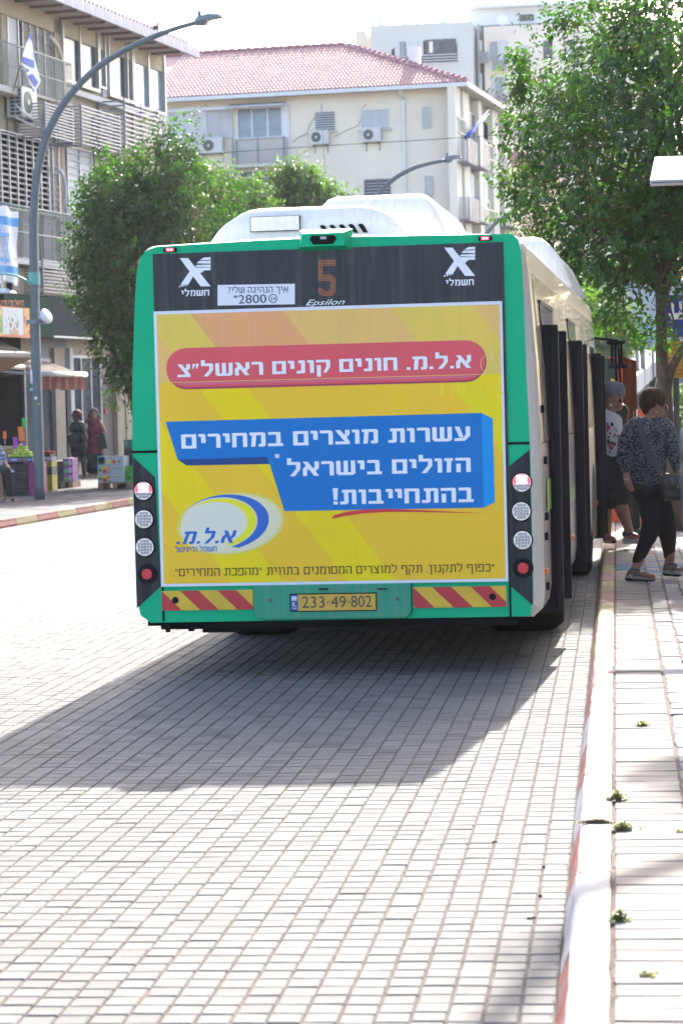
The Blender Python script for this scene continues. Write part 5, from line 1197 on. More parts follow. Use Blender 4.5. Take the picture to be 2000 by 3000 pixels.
# kerbside tree on the right
To = onz(1985, 1556, .11); TY = To.y
def t3(x, y, Y): return ony(x, y, Y)
tr_ = empty('street_tree', To, 'big leafy tree on the right pavement beside the blue and yellow sign', 'tree')
B_ = [(.45, TY+.2, 4.75, 2.15, 2.3, 1.55), (-.75, TY-.1, 4.1, 1.15, 1.5, 1.15), (-.95, TY, 3.35, .62, .9, .58), (-.2, TY-.3, 3.35, 1.0, 1.3, .65), (.9, TY, 3.7, 1.4, 1.8, 1.1), (.55, TY, 5.9, 1.3, 1.5, .75), (-.55, TY+.2, 5.35, .75, .9, .6), (-1.35, TY-.2, 4.75, .45, .6, .55), (-1.45, TY-.1, 3.85, .42, .5, .45), (-.55, TY-.6, 2.78, .42, .5, .25), (.0, TY-.5, 2.45, .30, .5, .32), (1.6, TY, 5.2, 1.5, 1.6, 1.2)]
limbs(tr_, To, [([To, t3(1965, 1380, TY), t3(1950, 1250, TY), t3(1940, 1150, TY), t3(1945, 1110, TY)], [.125, .105, .098, .105, .10]),
    ([t3(1944, 1125, TY), t3(1937, 1060, TY), t3(1935, 960, TY), t3(1930, 850, TY), t3(1900, 700, TY), t3(1850, 560, TY-.3)], [.09, .075, .06, .05, .04, .02]),
    ([t3(1950, 1130, TY), t3(1965, 1080, TY), t3(1985, 1040, TY), t3(2010, 1000, TY), t3(2060, 850, TY), t3(2100, 600, TY)], [.07, .055, .05, .05, .045, .03]),
    ([t3(1930, 860, TY), t3(1860, 760, TY), t3(1780, 700, TY), t3(1700, 660, TY-.2), t3(1620, 640, TY-.2)], [.04, .03, .025, .018, .008]),
    ([t3(1937, 900, TY), t3(1985, 700, TY), t3(2000, 450, TY), t3(1960, 200, TY+.2)], [.05, .045, .035, .015])])
twigs(tr_, To, B_, [tuple(t3(1930, 850, TY)), tuple(t3(1860, 600, TY)), tuple(t3(1985, 600, TY)), tuple(t3(1780, 690, TY))], 60, 5)
foliage('crown', tr_, To, B_, 52000, .10, lfA, 11, wts=(.60, .30, .097, .003))
# leafy shoots breaking the outline of the crown
Bs = []
for x, y in ((1500, 240), (1515, 190), (1525, 160), (1560, 250), (1575, 80), (1640, 60), (1655, 45), (1700, 20), (1490, 285), (1480, 410), (1505, 390), (1478, 530), (1490, 560), (1500, 625), (1545, 690), (1560, 340), (1600, 870), (1650, 800), (1700, 940), (1760, 930), (1840, 965), (1880, 1000), (1790, 960), (1520, 500), (1745, 15), (1840, 20)):
    p = t3(x+14, y+14, TY-.2); Bs.append((p.x, p.y, p.z, .13, .16, .15))
foliage('crown', tr_, To, Bs, 2600, .095, lfA, 12, wts=(.2, .6, .2, 0), perspray=7)
# tree outside the right edge whose branches throw the soft shadows in the foreground
T2 = Vector((3.4, 17.5, .11)); e = empty('street_tree', T2, 'tree just outside the right edge, only its soft shadow reaching the pavement', 'tree')
B2 = [(2.9, 17.8, 5.9, 1.7, 1.5, 1.0), (1.5, 18.2, 5.8, .50, .5, .35)]
limbs(e, T2, [([T2, T2+Vector((-.1, .1, 2)), T2+Vector((-.3, .2, 4.2)), T2+Vector((-.5, .3, 5.8))], [.16, .12, .1, .05]), ([T2+Vector((-.3, .2, 4.0)), (1.6, 17.9, 5.2), (.4, 17.6, 5.5), (.03, 17.15, 5.6), (-.14, 16.1, 5.6)], [.09, .08, .07, .065, .055]), ([(1.6, 17.9, 5.2), (1.0, 18.8, 5.5), (.46, 19.6, 5.55)], [.05, .03, .01])])
foliage('crown', e, T2, B2, 9000, .10, lfA, 21)
foliage('crown', e, T2, [(0.0, 17.0, 5.6, .10, .3, .06)], 160, .08, lfA, 22)
foliage('crown', e, T2, [(.50, 19.7, 5.55, .20, .55, .12)], 1500, .09, lfA, 23)
# dark tree left of the bus
T3 = Vector((-11.6, 54., .1)); e = empty('street_tree', T3, 'dark leafy tree between the lamp post and the bus', 'tree')
def blob_px(x, y, rx, ry, Y, dp=1.0): p = ony(x, y, Y); k = Y/F; return (p.x, Y, p.z, rx*k, rx*k*dp, ry*k)
B3 = [blob_px(*a, 54., 1.9) for a in ((430, 800, 190, 260), (400, 620, 150, 130), (480, 520, 100, 110), (560, 640, 150, 150), (340, 560, 75, 80), (300, 720, 95, 130), (280, 850, 75, 110), (370, 1000, 100, 150), (410, 1150, 80, 90), (540, 460, 45, 55), (480, 430, 26, 75), (475, 370, 14, 45), (560, 400, 22, 50), (520, 470, 40, 50), (350, 470, 38, 45), (235, 690, 35, 45))]
limbs(e, T3, [([T3, T3+Vector((0, 0, 1.5)), T3+Vector((-.2, 0, 3)), T3+Vector((-.2, 0, 5))], [.16, .12, .1, .04]), ([T3+Vector((-.1, 0, 1.8)), ony(300, 940, 54), ony(255, 900, 54)], [.08, .04, .02])])
twigs(e, T3, B3, [tuple(T3+Vector((-.2, 0, 3))), tuple(T3+Vector((0, 0, 1.8)))], 70, 9, .014)
foliage('crown', e, T3, B3, 28000, .14, lfA, 31, wts=(.55, .25, .20, 0), shell=.6)
# paler trees behind
for k, (bl, Y, lab) in enumerate((([(600, 640, 90, 110), (640, 560, 60, 60), (570, 560, 45, 50), (700, 640, 95, 80), (720, 570, 55, 40)], 72., 'pale green round tree just right of the dark leafy tree'), ([(850, 590, 70, 85), (880, 540, 55, 45), (930, 620, 70, 70), (800, 640, 80, 60), (845, 520, 35, 30), (990, 600, 32, 40)], 78., 'pale green tree with its top in front of the cream building'))):
    bs = [blob_px(*a, Y) for a in bl]; cx_ = bs[0][0]; o = Vector((cx_, Y, 0)); e = empty('street_tree', o, lab, 'tree')
    limbs(e, o, [([o, o+Vector((.1, 0, 3)), o+Vector((0, 0, 6))], [.16, .12, .04])]); twigs(e, o, bs, [tuple(o+Vector((0, 0, 4.5)))], 22, 40+k)
    foliage('crown', e, o, bs, 11000, .17, lfB, 41+k, wts=(.35, .4, .25), shell=.65)
far_t = [(-4.5, 118, 4.9, 3.2, 3, 2.9, 'dark hazy tree above the far road, left of the light green bush'), (-1.6, 112, 5.5, 3.0, 2.5, 2.3, 'wide dark hazy tree over the far crossing'), (-3.05, 92, 3.7, 1.15, 1.2, 1.5, 'light green bushy tree at the far kerb'), (-6.8, 128, 6.2, 2.6, 2.5, 3.2, 'tall hazy tree directly behind the bus front'), (3.0, 120, 7.2, 3.5, 3, 3, 'hazy tree at the far right behind the blue sign')]
for k, (x, y, z, rx, ry_, rz, lab) in enumerate(far_t):
    o = Vector((x, y, -.2)); e = empty('street_tree', o, lab, 'tree', 'hazy trees up the far road')
    limbs(e, o, [([o, (x+.1, y, z*.6), (x, y, z)], [.2, .15, .06])])
    bs = [(x, y, z, rx, ry_, rz), (x-rx*.5, y, z-rz*.4, rx*.6, ry_*.6, rz*.5), (x+rx*.5, y-.4, z+rz*.1, rx*.6, ry_*.6, rz*.6)]
    foliage('crown', e, o, bs, 5200, .26, lfA if k != 2 else lfB, 60+k, wts=(.7, .2, .1) if k != 2 else (.2, .7, .1), shell=.6)

# ================================================================ STREET FURNITURE
gal = mat('lamp post grey', (.10, .13, .14), .5, var=.08, vscale=6, metal=.1); galt = mat('lamp arm grey', (.15, .18, .20), .45)
def lamp(name_lab, Y, pts, rs, head, arm_only=None):
    P = [ony(x, y, Y) for x, y in pts]; base = Vector((P[0].x, Y, .11)); P[0] = base.copy(); e = empty('street_lamp', base, name_lab, 'street lamp', 'curved street lamps')
    # smooth the path
    Q = []; Rr_ = []
    for i in range(len(P)-1):
        p0, p1, p2, p3 = P[max(i-1, 0)], P[i], P[i+1], P[min(i+2, len(P)-1)]
        for k in range(4):
            t = k/4; Q.append(.5*((2*p1)+(p2-p0)*t+(2*p0-5*p1+4*p2-p3)*t*t+(-p0+3*p1-3*p2+p3)*t**3)-base); Rr_.append(rs[i]+(rs[i+1]-rs[i])*t)
    Q.append(P[-1]-base); Rr_.append(rs[-1]); MB().tube(Q, Rr_, 12).build('pole', gal, e)
    a, b2 = ony(*head[0], Y)-base, ony(*head[1], Y)-base; d = b2-a; q = MB()
    sec = lambda p, w, h, dn: [p+Vector((0, -w, 0)), p+Vector((0, -w*.6, h)), p+Vector((0, w*.6, h)), p+Vector((0, w, 0)), p+Vector((0, w*.6, -dn)), p+Vector((0, -w*.6, -dn))]
    q.loft([sec(a, .07, .05, .05), sec(a+d*.15, .13, .09, .07), sec(a+d*.42, .16, .10, .08), sec(a+d*.5, .16, .10, .015), sec(a+d*.9, .15, .06, .0), sec(b2, .10, .01, .0)]); h = q.build('lamp_head', galt, e)
    MB().box(a.x+d.x*.12, a.x+d.x*.24, -.04, .04, a.z+.08, a.z+.20).build('sensor', galt, h)
    return e
lp_ = lamp('tall grey curved street lamp standing on the left pavement in front of the shops', 45., [(118, 1464), (112, 1250), (105, 1000), (101, 800), (99, 680), (104, 560), (120, 460), (150, 370), (205, 280), (290, 195), (390, 135), (490, 92), (575, 66)], [.100, .095, .088, .083, .080, .076, .072, .068, .063, .058, .052, .046, .040], [(570, 66), (652, 50)])
lamp('distant curved street lamp rising behind the bus roof toward the cream wall', 70., [(1068, 1380), (1066, 1100), (1064, 800), (1070, 660), (1095, 590), (1140, 535), (1200, 497), (1260, 478), (1303, 470)], [.1, .09, .08, .075, .07, .065, .06, .055, .05], [(1300, 470), (1352, 462)])
lamp('curved street lamp arm half lost behind the big right tree', 88., [(1402, 1380), (1402, 1100), (1402, 800), (1412, 710), (1440, 665), (1480, 632), (1530, 605), (1580, 590)], [.1, .09, .08, .075, .07, .065, .06, .05], [(1578, 590), (1626, 583)])
LPo = ony(118, 1464, 45.); LPo.z = .11
def lo(x, y, Y=45.): return ony(x, y, Y)-LPo
# teal bracket lamp and floodlight clamped to the tall post
tl_ = mat('teal bracket', (.10, .36, .32), .5)
e = empty('bracket_lamp', LPo, 'small teal bracket lamp with a pale round shade on the lamp post', 'lamp')
q = MB(); q.tube([lo(x, y, 44.85) for x, y in ((93, 830), (75, 820), (50, 808), (20, 802), (-15, 803))], .020, 7); q.build('arm', tl_, e)
q = MB(); a = lo(101, 818, 45); q.disc((a.x, 0, a.z-.1), .105, 'z', 14, .22); q.build('clamp', tl_, e)
q = MB(); a = lo(8, 806, 44.85); b2 = lo(8, 845, 44.85); q.tube([a, b2], .03, 7); c = lo(10, 851, 44.85); q.disc((c.x, c.y, c.z-.05), .24, 'z', 22, .08, .12); q.build('shade', mat('lamp shade pale', (.50, .52, .50), .5), e)
q = MB(); c = lo(30, 838, 44.85); q.box(c.x-.05, c.x+.05, c.y-.05, c.y+.05, c.z-.08, c.z+.06); q.build('sensor', rubber, e)
e = empty('floodlight', LPo, 'round silver floodlight clamped halfway up the lamp post', 'lamp'); c = lo(122, 935, 44.9); fm = mat('floodlight silver', (.45, .46, .47), .3, metal=.7)
q = MB(); ax_ = Vector((.8, -.45, .35)).normalized(); q.tube([c-ax_*.05, c+ax_*.03, c+ax_*.10, c+ax_*.12], [.06, .11, .13, .13], 16); q.build('housing', fm, e); q = MB(); q.tube([c+ax_*.12, c+ax_*.14], [.14, .14], 18); q.build('rim', mat('floodlight rim', (.65, .66, .67), .3), e)
q = MB(); a = lo(105, 943, 45.); q.box(a.x-.14, a.x+.12, -.11, .11, a.z-.04, a.z+.04); q.build('clamp', galt, e)
wm = mat('torn poster white', (.66, .66, .68), .7); pp = empty('torn_poster', LPo, 'torn white poster remains wrapped round the lamp post', 'poster')
for k, (x0, x1, y0, y1) in enumerate(((-100, -20, 1082, 1122), (20, 50, 1085, 1128))):
    q = MB(); c0, c1 = lo(104, y0), lo(104, y1); rr = .0925; n2 = 8; P = [(x0+(x1-x0)*t/n2) for t in range(n2+1)]
    for t in range(n2):
        a1, a2 = radians(P[t]), radians(P[t+1]); j = [.03*sin(t*2.1+k), .03*sin((t+1)*2.1+k)]
        q.poly([(c0.x+rr*sin(a1), -rr*cos(a1), c1.z+j[0]), (c0.x+rr*sin(a2), -rr*cos(a2), c1.z+j[1]), (c0.x+rr*sin(a2), -rr*cos(a2), c0.z-j[0]), (c0.x+rr*sin(a1), -rr*cos(a1), c0.z+j[1]*.4)])
    q.build('paper', wm, pp, recalc=False)
for x, y, m_, s in ((97, 1141, mat('sticker teal', (.2, .5, .5), .5), .03), (110, 1166, wm, .03), (119, 1183, mat('sticker amber', (.6, .4, .05), .5), .02)):
    c0 = lo(x, y); MB().disc((c0.x, -.104, c0.z), s, 'y', 12, -.003).build('sticker', m_, pp)
# overhead cable
cb = MB(); cb.tube([ony(x, y, 66.) for x, y in ((100, 463), (250, 462), (500, 458), (843, 434), (1000, 424), (1200, 413), (1480, 394), (1620, 384))], .010, 4); tag(cb.build('overhead_cable', rubber), 'thin dark cable strung across the street from the lamp post', 'cable')
# bus-stop canopy at the right edge
e = empty('bus_shelter', (0.6, 20.1, .11), 'white bus shelter roof poking in at the right edge', 'bus shelter'); shm = mat('shelter white', (.74, .75, .76), .35); she = mat('shelter grey edge', (.34, .36, .38), .4)
a = ony(1903, 541, 19.9); b2 = ony(1917, 460, 20.3); zA, zB = a.z-.11, b2.z-.11
q = MB(); xL = a.x-.6; xT = b2.x-.6
q.faces([(xL, -.2, zA+.035), (3.2, -.2, zA+.035), (3.2, .2, zB), (xT, .2, zB), (xL, .0, zA+.02), (3.2, .0, zA+.02), (3.2, .25, zB-.02), (xT, .25, zB-.02)], [(0, 1, 2, 3), (4, 5, 6, 7), (0, 3, 7, 4), (1, 2, 6, 5), (0, 1, 5, 4), (3, 2, 6, 7)]); q.build('fascia', shm, e)
MB().box(xL, 3.2, -.22, -.04, zA-.0, zA+.034).build('edge_trim', she, e); MB().box(xL+.01, 3.2, -.23, -.19, zA+.010, zA+.014).build('groove', dark, e)
q = MB(); q.faces([(-.55, .25, zA+.02), (3.2, .25, zA+.02), (3.2, 4.2, zA+.02), (-.30, 4.2, zA+.02), (-.55, .25, zA+.10), (3.2, .25, zA+.10), (3.2, 4.2, zA+.10), (-.30, 4.2, zA+.10)], [(0, 1, 2, 3), (4, 5, 6, 7), (0, 1, 5, 4), (1, 2, 6, 5), (2, 3, 7, 6), (3, 0, 4, 7)]) if False else q.box(.55, 3.2, .25, 1.6, zA+.02, zA+.10); q.build('roof', shm, e)
for x in (1.3, 3.0): MB().box(x, x+.1, .6, .7, 0, zA+.02).build('post', she, e)
# blue and yellow traffic signs behind the tree trunk
SY = 33.5; e0 = ony(1985, 1420, SY); e = empty('road_sign', (e0.x, SY, .11), 'blue sign over a yellow parking notice on a dark green pole behind the tree', 'sign'); so = Vector((e0.x, SY, .11))
def sg(x, y): p = ony(x, y, SY)-so; return p.x, p.z
pz_ = sg(1985, 1000)[1]; MB().tube([(0, .06, 0), (0, .06, sg(1985, 850)[1])], .040, 12).build('pole', mat('sign pole green', (.04, .07, .075), .5), e)
(x0_, z0_), (x1_, z1_) = sg(1921, 994), sg(2040, 858); bs_ = MB().box(x0_, x1_, -.02, .01, z0_, z1_, b=.012).build('blue_board', mat('sign white edge', (.65, .66, .68), .4), e)
MB().box(x0_+.018, x1_-.018, -.026, -.0201, z0_+.018, z1_-.018).build('face', mat('sign blue', (.0, .045, .24), .4), bs_)
q = MB()
for xx in (.20, .30): q.poly([(x0_+xx, -.0275, z0_+.26), (x0_+xx+.035, -.0275, z0_+.26), (x0_+xx+.035, -.0275, z0_+.48), (x0_+xx, -.0275, z0_+.48)])
q.poly([(x0_+.16, -.0279, z0_+.33), (x0_+.38, -.0279, z0_+.33), (x0_+.34, -.0279, z0_+.25), (x0_+.20, -.0279, z0_+.25)]); q.build('symbol', shm, bs_, recalc=False)
(x0_, z0_), (x1_, z1_) = sg(1945, 1108), sg(2040, 997); ys = MB().box(x0_, x1_, -.02, .01, z0_, z1_, b=.012).build('yellow_board', mat('sign yellow', (.45, .24, .003), .45), e)
sk = mat('sign black', (.02, .02, .02), .5)
for k, t in enumerate(('חניה בתשלום', 'חניון רחב הזמנים', 'בשעה 00', 'ימים א ומתנו ג', '08:00 עד 00', 'תו חינם לבעלי', 'ניתן לשלם', 'פנגו סלופארק')):
    zt_k = z1_-.05-k*.053; wd_ = (x1_-x0_)*(.86, .80, .70, .84, .66, .76, .60, .72)[k]
    if any(ch.isdigit() for ch in t):
        dg = ''.join(ch for ch in t if ch.isdigit() or ch == ':'); hw = t.replace(dg, '').strip() if k == 2 else 'עד'; dg = '00' if k == 2 else '00:00'
        text_obj('lettering', dg, sk, ys, Matrix.Translation((x1_-.03-wd_, 0, zt_k-.024))@flat(-.0265), w=wd_*.35, h=.026)
        headline(hw, (x1_-.03-wd_*.55, zt_k-.024), (x1_-.03, zt_k-.024), .025, sk, -.0265, 0, .16, ys, T=.17)
    else: headline(t, (x1_-.03-wd_, zt_k-.024), (x1_-.03, zt_k-.024), .025, sk, -.0265, 0, .16, ys, T=.17)
# orange kiosk with a dark rounded window, and a small orange board behind it
OY = 32.5; c = ony(1825, 1520, OY); e = empty('kiosk', (c.x, OY, .0), 'orange kiosk with a rounded black window beside the bus door', 'kiosk'); oo = Vector((c.x, OY, 0))
def og(x, y, Y=OY): p = ony(x, y, Y)-oo; return p.x, p.z
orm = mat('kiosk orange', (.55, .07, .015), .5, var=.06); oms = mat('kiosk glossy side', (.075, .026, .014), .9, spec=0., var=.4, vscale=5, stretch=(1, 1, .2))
xa, zt_ = og(1770, 1046); xb, _ = og(1821, 1046); xc, _ = og(1862, 1050, 34.3); q = MB(); zb_ = 0
q.box(xa, xb, 0, .6, zb_, zt_, b=.03); q.build('front', orm, e)
q = MB(); rr_ = .07; x1_, z0_, z1_ = og(1818, 1400)[0]-.012, og(1810, 1330)[1], zt_-.02; P = [(xa, z0_), (x1_, z0_)]+[(x1_-rr_+rr_*cos(a), z1_-rr_+rr_*sin(a)) for a in (0, .5, 1.05, pi/2)]+[(xa, z1_)]; plate(q, P, -.02, .015); q.build('window', mat('kiosk glass', (.01, .035, .035), .08, spec=.9), e)
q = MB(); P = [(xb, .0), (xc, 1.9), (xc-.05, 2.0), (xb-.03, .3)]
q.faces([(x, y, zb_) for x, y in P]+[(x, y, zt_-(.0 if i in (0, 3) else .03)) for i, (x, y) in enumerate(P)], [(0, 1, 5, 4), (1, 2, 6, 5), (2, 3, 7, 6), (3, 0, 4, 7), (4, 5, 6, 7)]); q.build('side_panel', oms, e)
q = MB(); q.tube([(og(x, y)[0], -.03, og(x, y)[1]) for x, y in ((1788, 1112), (1795, 1113), (1800, 1118), (1803, 1128))], .012, 6); q.build('yellow_handle', mat('handle yellow', (.8, .6, .0), .4), e)
sx_, sz_ = og(1853, 1215, 34); MB().box(sx_-.03, sx_+.012, 1.35, 1.38, sz_-.04, sz_+.05).build('notice', wm, e)
c = ony(1872, 1545, 31.); e = empty('information_board', (c.x, 31., .11), 'small orange board with a white edge behind the walking woman', 'sign'); p0 = ony(1864, 1228, 31.)-c; p1 = ony(1885, 1199, 31.)-c
MB().box(p0.x+.01, p1.x, -.02, 0, p0.z+c.z-.11, p1.z+c.z-.11).build('board', orm, e); MB().box(p0.x-.006, p0.x+.01, -.02, 0, p0.z+c.z-.11, p1.z+c.z-.11).build('edge', wm, e); MB().box(.01, .05, -.01, .02, 0, p0.z+c.z-.11).build('post', orm, e)
# planted shrub behind the pole
c = onz(2010, 1450, .11); e = empty('shrub', c, 'green bush behind the sign pole at the right edge', 'shrub')
foliage('foliage', e, c, [(c.x-.12, c.y, 1.15, .30, .4, .55), (c.x-.05, c.y, .7, .3, .4, .5)], 2500, .10, lfB, 77, wts=(.3, .6, .1))
MB().tube([(0, 0, 0), (.02, 0, .9)], .025, 6).build('stem', bark, e)

# far end of the road: poles, shops
for x, y0, y1, Y, r_, lab in ((1866, 1092, 940, 78, .05, 'thin grey pole on the far pavement, nearest to the orange kiosk'), (1882, 1086, 930, 80, .075, 'thick grey pole on the far pavement under the red display'), (1911, 1075, 955, 86, .045, 'thin pole on the far pavement, rightmost before the tree trunk')):
    a = ony(x, y0, Y); b2 = ony(x, y1, Y); o = empty('pole', a, lab, 'pole', 'poles on the far pavement'); MB().tube([(0, 0, -.4), (0, 0, b2.z-a.z)], r_, 8).build('shaft', galt, o)
a = ony(1876, 984, 88); b2 = ony(1895, 973, 88); q = MB().box(a.x, b2.x, 88, 88.1, a.z, b2.z).build('led_display', mat('red led', (.5, .02, .05), .5, emit=(1, .03, .10), estr=2.)); tag(q, 'glowing red display high on the far shop', 'sign')
fb = ony(1930, 1060, 100); e = empty('shop_building', (fb.x, 100, 0), 'hazy grey blue shop front at the top of the far road', 'building')
fg_ = mat('far shop grey', (.30, .34, .38), .7); MB().box(-2.2, 12, 0, 8, -.3, 6.2).build('wall', fg_, e)
for k, (x, w, z0_, z1_, m_) in enumerate(((-2.0, .5, 2.2, 3.4, mat('far sign pale', (.5, .52, .5), .6)), (-1.4, .35, 2.0, 4.1, dark), (-.9, .3, 1.8, 3.2, mat('far column pale', (.5, .53, .55), .6)), (-.4, .35, 1.9, 3.5, dark), (.1, .5, 1.9, 3.5, glc), (-.9, 1.5, 3.9, 4.5, mat('far sign blue', (.2, .4, .6), .6)), (.9, .4, 1.9, 3.5, dark), (1.6, .8, 1.9, 3.6, glz), (2.8, .8, 1.9, 3.6, glz))): MB().box(x, x+w, -.1, 0, z0_, z1_).build('shop_bay', m_, e)
fp = MB(); P0 = [ony(1862, 1103, 74), ony(1916, 1062, 88), ony(1990, 1030, 100), ony(2100, 1010, 108)]; P1 = [p+Vector((4, 3, .1)) for p in P0]
fp.poly([(p.x, p.y, p.z) for p in (P0[0], P0[1])]+[(P0[1].x, P0[1].y+22, P0[1].z+1.4), (P0[0].x-2, P0[0].y+30, P0[0].z+1.3)]); fp.poly([tuple(P0[1]), tuple(P0[2]), (P0[2].x+2, P0[2].y+20, P0[2].z+1.4), (P0[1].x, P0[1].y+22, P0[1].z+1.4)])
fpo = fp.build('pavement', conc, recalc=False); tag(fpo, kind='structure')
q = MB()
for a, b2 in zip(P0[:2], P0[1:3]): q.faces([tuple(a), tuple(b2), tuple(b2-Vector((0, 0, .5))), tuple(a-Vector((0, 0, .5)))], [(0, 1, 2, 3)]); 
tag(q.build('kerb', mat('far kerb', (.25, .26, .28), .8), recalc=False), kind='structure')
for k in range(6):
    x, y = ((1832, 1004), (1840, 1012), (1850, 985), (1846, 996), (1857, 1010), (1836, 1030))[k]; a = ony(x, y, 95.)
    q = MB().box(a.x-.12, a.x+.12, 95, 95.2, a.z-.25, a.z+.2).build('shop_banner', mat('banner %d' % k, ((.5, .05, .1), (.5, .5, .55), (.55, .15, .2), (.1, .3, .25), (.5, .25, .1), (.1, .4, .1))[k], .7)); tag(q, ('red banner', 'white banner', 'pink banner', 'teal banner', 'orange banner', 'green banner')[k]+' hanging at the hazy far shops', 'banner', 'banners on the far shops')
# ================================================================ STALL GOODS
def crate(loc, w, d, h, m, label, rz=0, n=3, slots=True, cat='crate', group='fruit crates by the greengrocer'):
    e = empty('crate', loc, label, cat, group, rz); t = .02; q = MB()
    q.box(0, w, 0, d, 0, .02); q.box(0, w, 0, t, .02, h*.30); q.box(0, w, 0, t, h*.80, h); q.box(0, t, 0, d, .02, h); q.box(w-t, w, 0, d, .02, h); q.box(0, w, d-t, d, .02, h)
    q.build('shell', m, e); q = MB(); k = max(4, int(w/.055))
    for i in range(k+1): x = (w-t)*i/k; q.box(x, x+t*.8, .002, t*.8, h*.30, h*.80)
    q.box(.02, w-.02, t*.9, t, h*.50, h*.58); q.build('lattice', m, e); return e
def carton(loc, w, d, h, m, label, prints=(), rz=0, group='produce cartons on pallets'):
    e = empty('carton', loc, label, 'box', group, rz); MB().box(0, w, 0, d, 0, h-.01, b=.004).build('body', m, e); MB().box(.0, w, 0, d, h-.009, h).build('lid', m, e)
    for x0, x1, z0, z1, pm, shp in prints:
        q = MB(); xa, xb, za, zb = w*x0, w*x1, h*z0, h*z1
        if shp == 'o': q.disc(((xa+xb)/2, -.004, (za+zb)/2), min(xb-xa, zb-za)/2, 'y', 14, .003)
        else: q.box(xa, xb, -.004, 0, za, zb)
        q.build('print', pm, e)
    return e
cy = mat('crate yellow', (0.384, 0.322, 0.006), .5); cb_ = mat('crate black', (0.015, 0.016, 0.017), .5, var=.3, vscale=6); ct = mat('crate teal', (0.012, 0.056, 0.062), .5); cg = mat('crate green', (0.062, 0.279, 0.025), .5)
cpk = mat('box magenta', (0.279, 0.019, 0.136), .6); crd = mat('box red', (0.310, 0.037, 0.019), .6); cwh = mat('carton white', (0.384, 0.384, 0.409), .65); cpu = mat('carton purple', (0.186, 0.062, 0.198), .65); cgn = mat('carton lime', (0.124, 0.310, 0.062), .6); wood = mat('pallet wood', (0.223, 0.143, 0.074), .8, var=.2, vscale=5); cgd = mat('carton dark green', (0.006, 0.099, 0.062), .6); yel = mat('print yellow', (0.403, 0.341, 0.012), .6); cor = mat('tray orange', (0.341, 0.112, 0.019), .6)
def gp(x, y): return onz(x, y, .115)
def at2(x, y, Y): p = ony(x, y, Y); return p
def dims(x0, x1, y0, y1, Y): a = ony(x0, y1, Y); b2 = ony(x1, y0, Y); return a, abs(b2.x-a.x), abs(b2.z-a.z)
def stack(px0, px1, ptop, pbot, Y, d, fn, n, labels, m=None, **k):
    a, w, H = dims(px0, px1, ptop, pbot, Y); z0 = a.z
    for i in range(n): fn(Vector((a.x, Y, z0+H/n*i)), w, d, H/n-.004, m[i % len(m)] if isinstance(m, (list, tuple)) else m, labels[i] if i < len(labels) else labels[-1], **k)
    return a, w, H
Yb = 47.6
a, w, H = dims(24, 79, 1357, 1452, Yb); zg = .115
for i in range(7): crate(Vector((a.x, Yb, zg+.087*i*1.0+.0)), w, .5, .083, cb_, 'black plastic crate, %s in the stack under the green fruit tray' % ('lowest', 'second', 'third', 'fourth', 'fifth', 'sixth', 'topmost')[i])
# the front stand: left crates below the yellow fruit
for i in range(5): crate(Vector((a.x-.62, Yb, zg+.12*i)), .55, .5, .115, cb_, 'black crate in the stack at the left edge, %s' % ('lowest', 'second from the ground', 'in its middle', 'second from the top', 'topmost')[i])
carton(Vector((ony(80, 1452, Yb+.05).x, Yb+.05, zg)), .30, .4, .62, cpk, 'tall magenta box between the black crates and the lamp post', ((.5, .95, .35, .45, dark, 'b'), (.45, .9, .7, .8, dark, 'b')))
tz = ony(50, 1352, Yb).z
tw1 = ony(98, 1352, Yb).x-ony(19, 1352, Yb).x
t_ = carton(Vector((ony(19, 1354, Yb).x, Yb-.05, tz-.01)), tw1, .5, .085, mat('tray blue print', (.06, .07, .20), .6), 'low blue and orange printed tray holding the green fruit', ((.03, .12, .2, .8, cor, 'o'), (.2, .45, .3, .7, mat('print grey', (.4, .4, .5), .6), 'b'), (.5, .6, .15, .85, cor, 'o'), (.68, .74, .1, .9, cor, 'b'), (.8, .95, .3, .7, mat('print cyan', (.1, .3, .5), .6), 'b')), group=None)
frm = [mat('apple green', (.34, .46, .06), .35, var=.15, vscale=9), mat('apple yellow green', (.46, .48, .09), .35, var=.15, vscale=9)]
R = random.Random(5); ap = []
for k in range(2): q = MB(); q.ball((0, 0, 0), .036, 9, 6, (1, 1, .92)); o = q.build('apple', frm[k]); ap.append(o.data); bpy.data.objects.remove(o)
x0 = ony(22, 1350, Yb).x; x1 = ony(94, 1350, Yb).x; e = empty('fruit_pile', ((x0+x1)/2, Yb+.15, tz+.075), 'heaped pile of green apples on the blue tray', 'fruit'); cxp = (x0+x1)/2
for lay in range(5):
    nx = int((x1-x0)*(1-lay*.19)/.066); 
    for j in range(5-lay):
        for i in range(nx): lk('apple', ap[R.randrange(2)], e, ((i-(nx-1)/2)*.066+R.uniform(-.01, .01)+.03*(lay % 2), (j-(4-lay)/2)*.066+R.uniform(-.008, .008), .03+lay*.052))
e = empty('fruit_pile', (ony(8, 1340, Yb).x, Yb+.4, tz+.12), 'pile of small yellow brown fruit behind the apples at the left edge', 'fruit'); q = MB(); q.ball((0, 0, 0), .032, 7, 5); o = q.build('fruit', mat('loquat', (.42, .30, .12), .5, var=.2)); fm_ = o.data; bpy.data.objects.remove(o)
for lay in range(4):
    for j in range(3):
        for i in range(8-lay): lk('fruit', fm_, e, ((i-(7-lay)/2)*.058+R.uniform(-.01, .01), (j-1)*.06, lay*.048+R.uniform(-.005, .005)))
MB().box(-.3, .3, -.15, .2, -.14, -.03).build('tray', cb_, e)
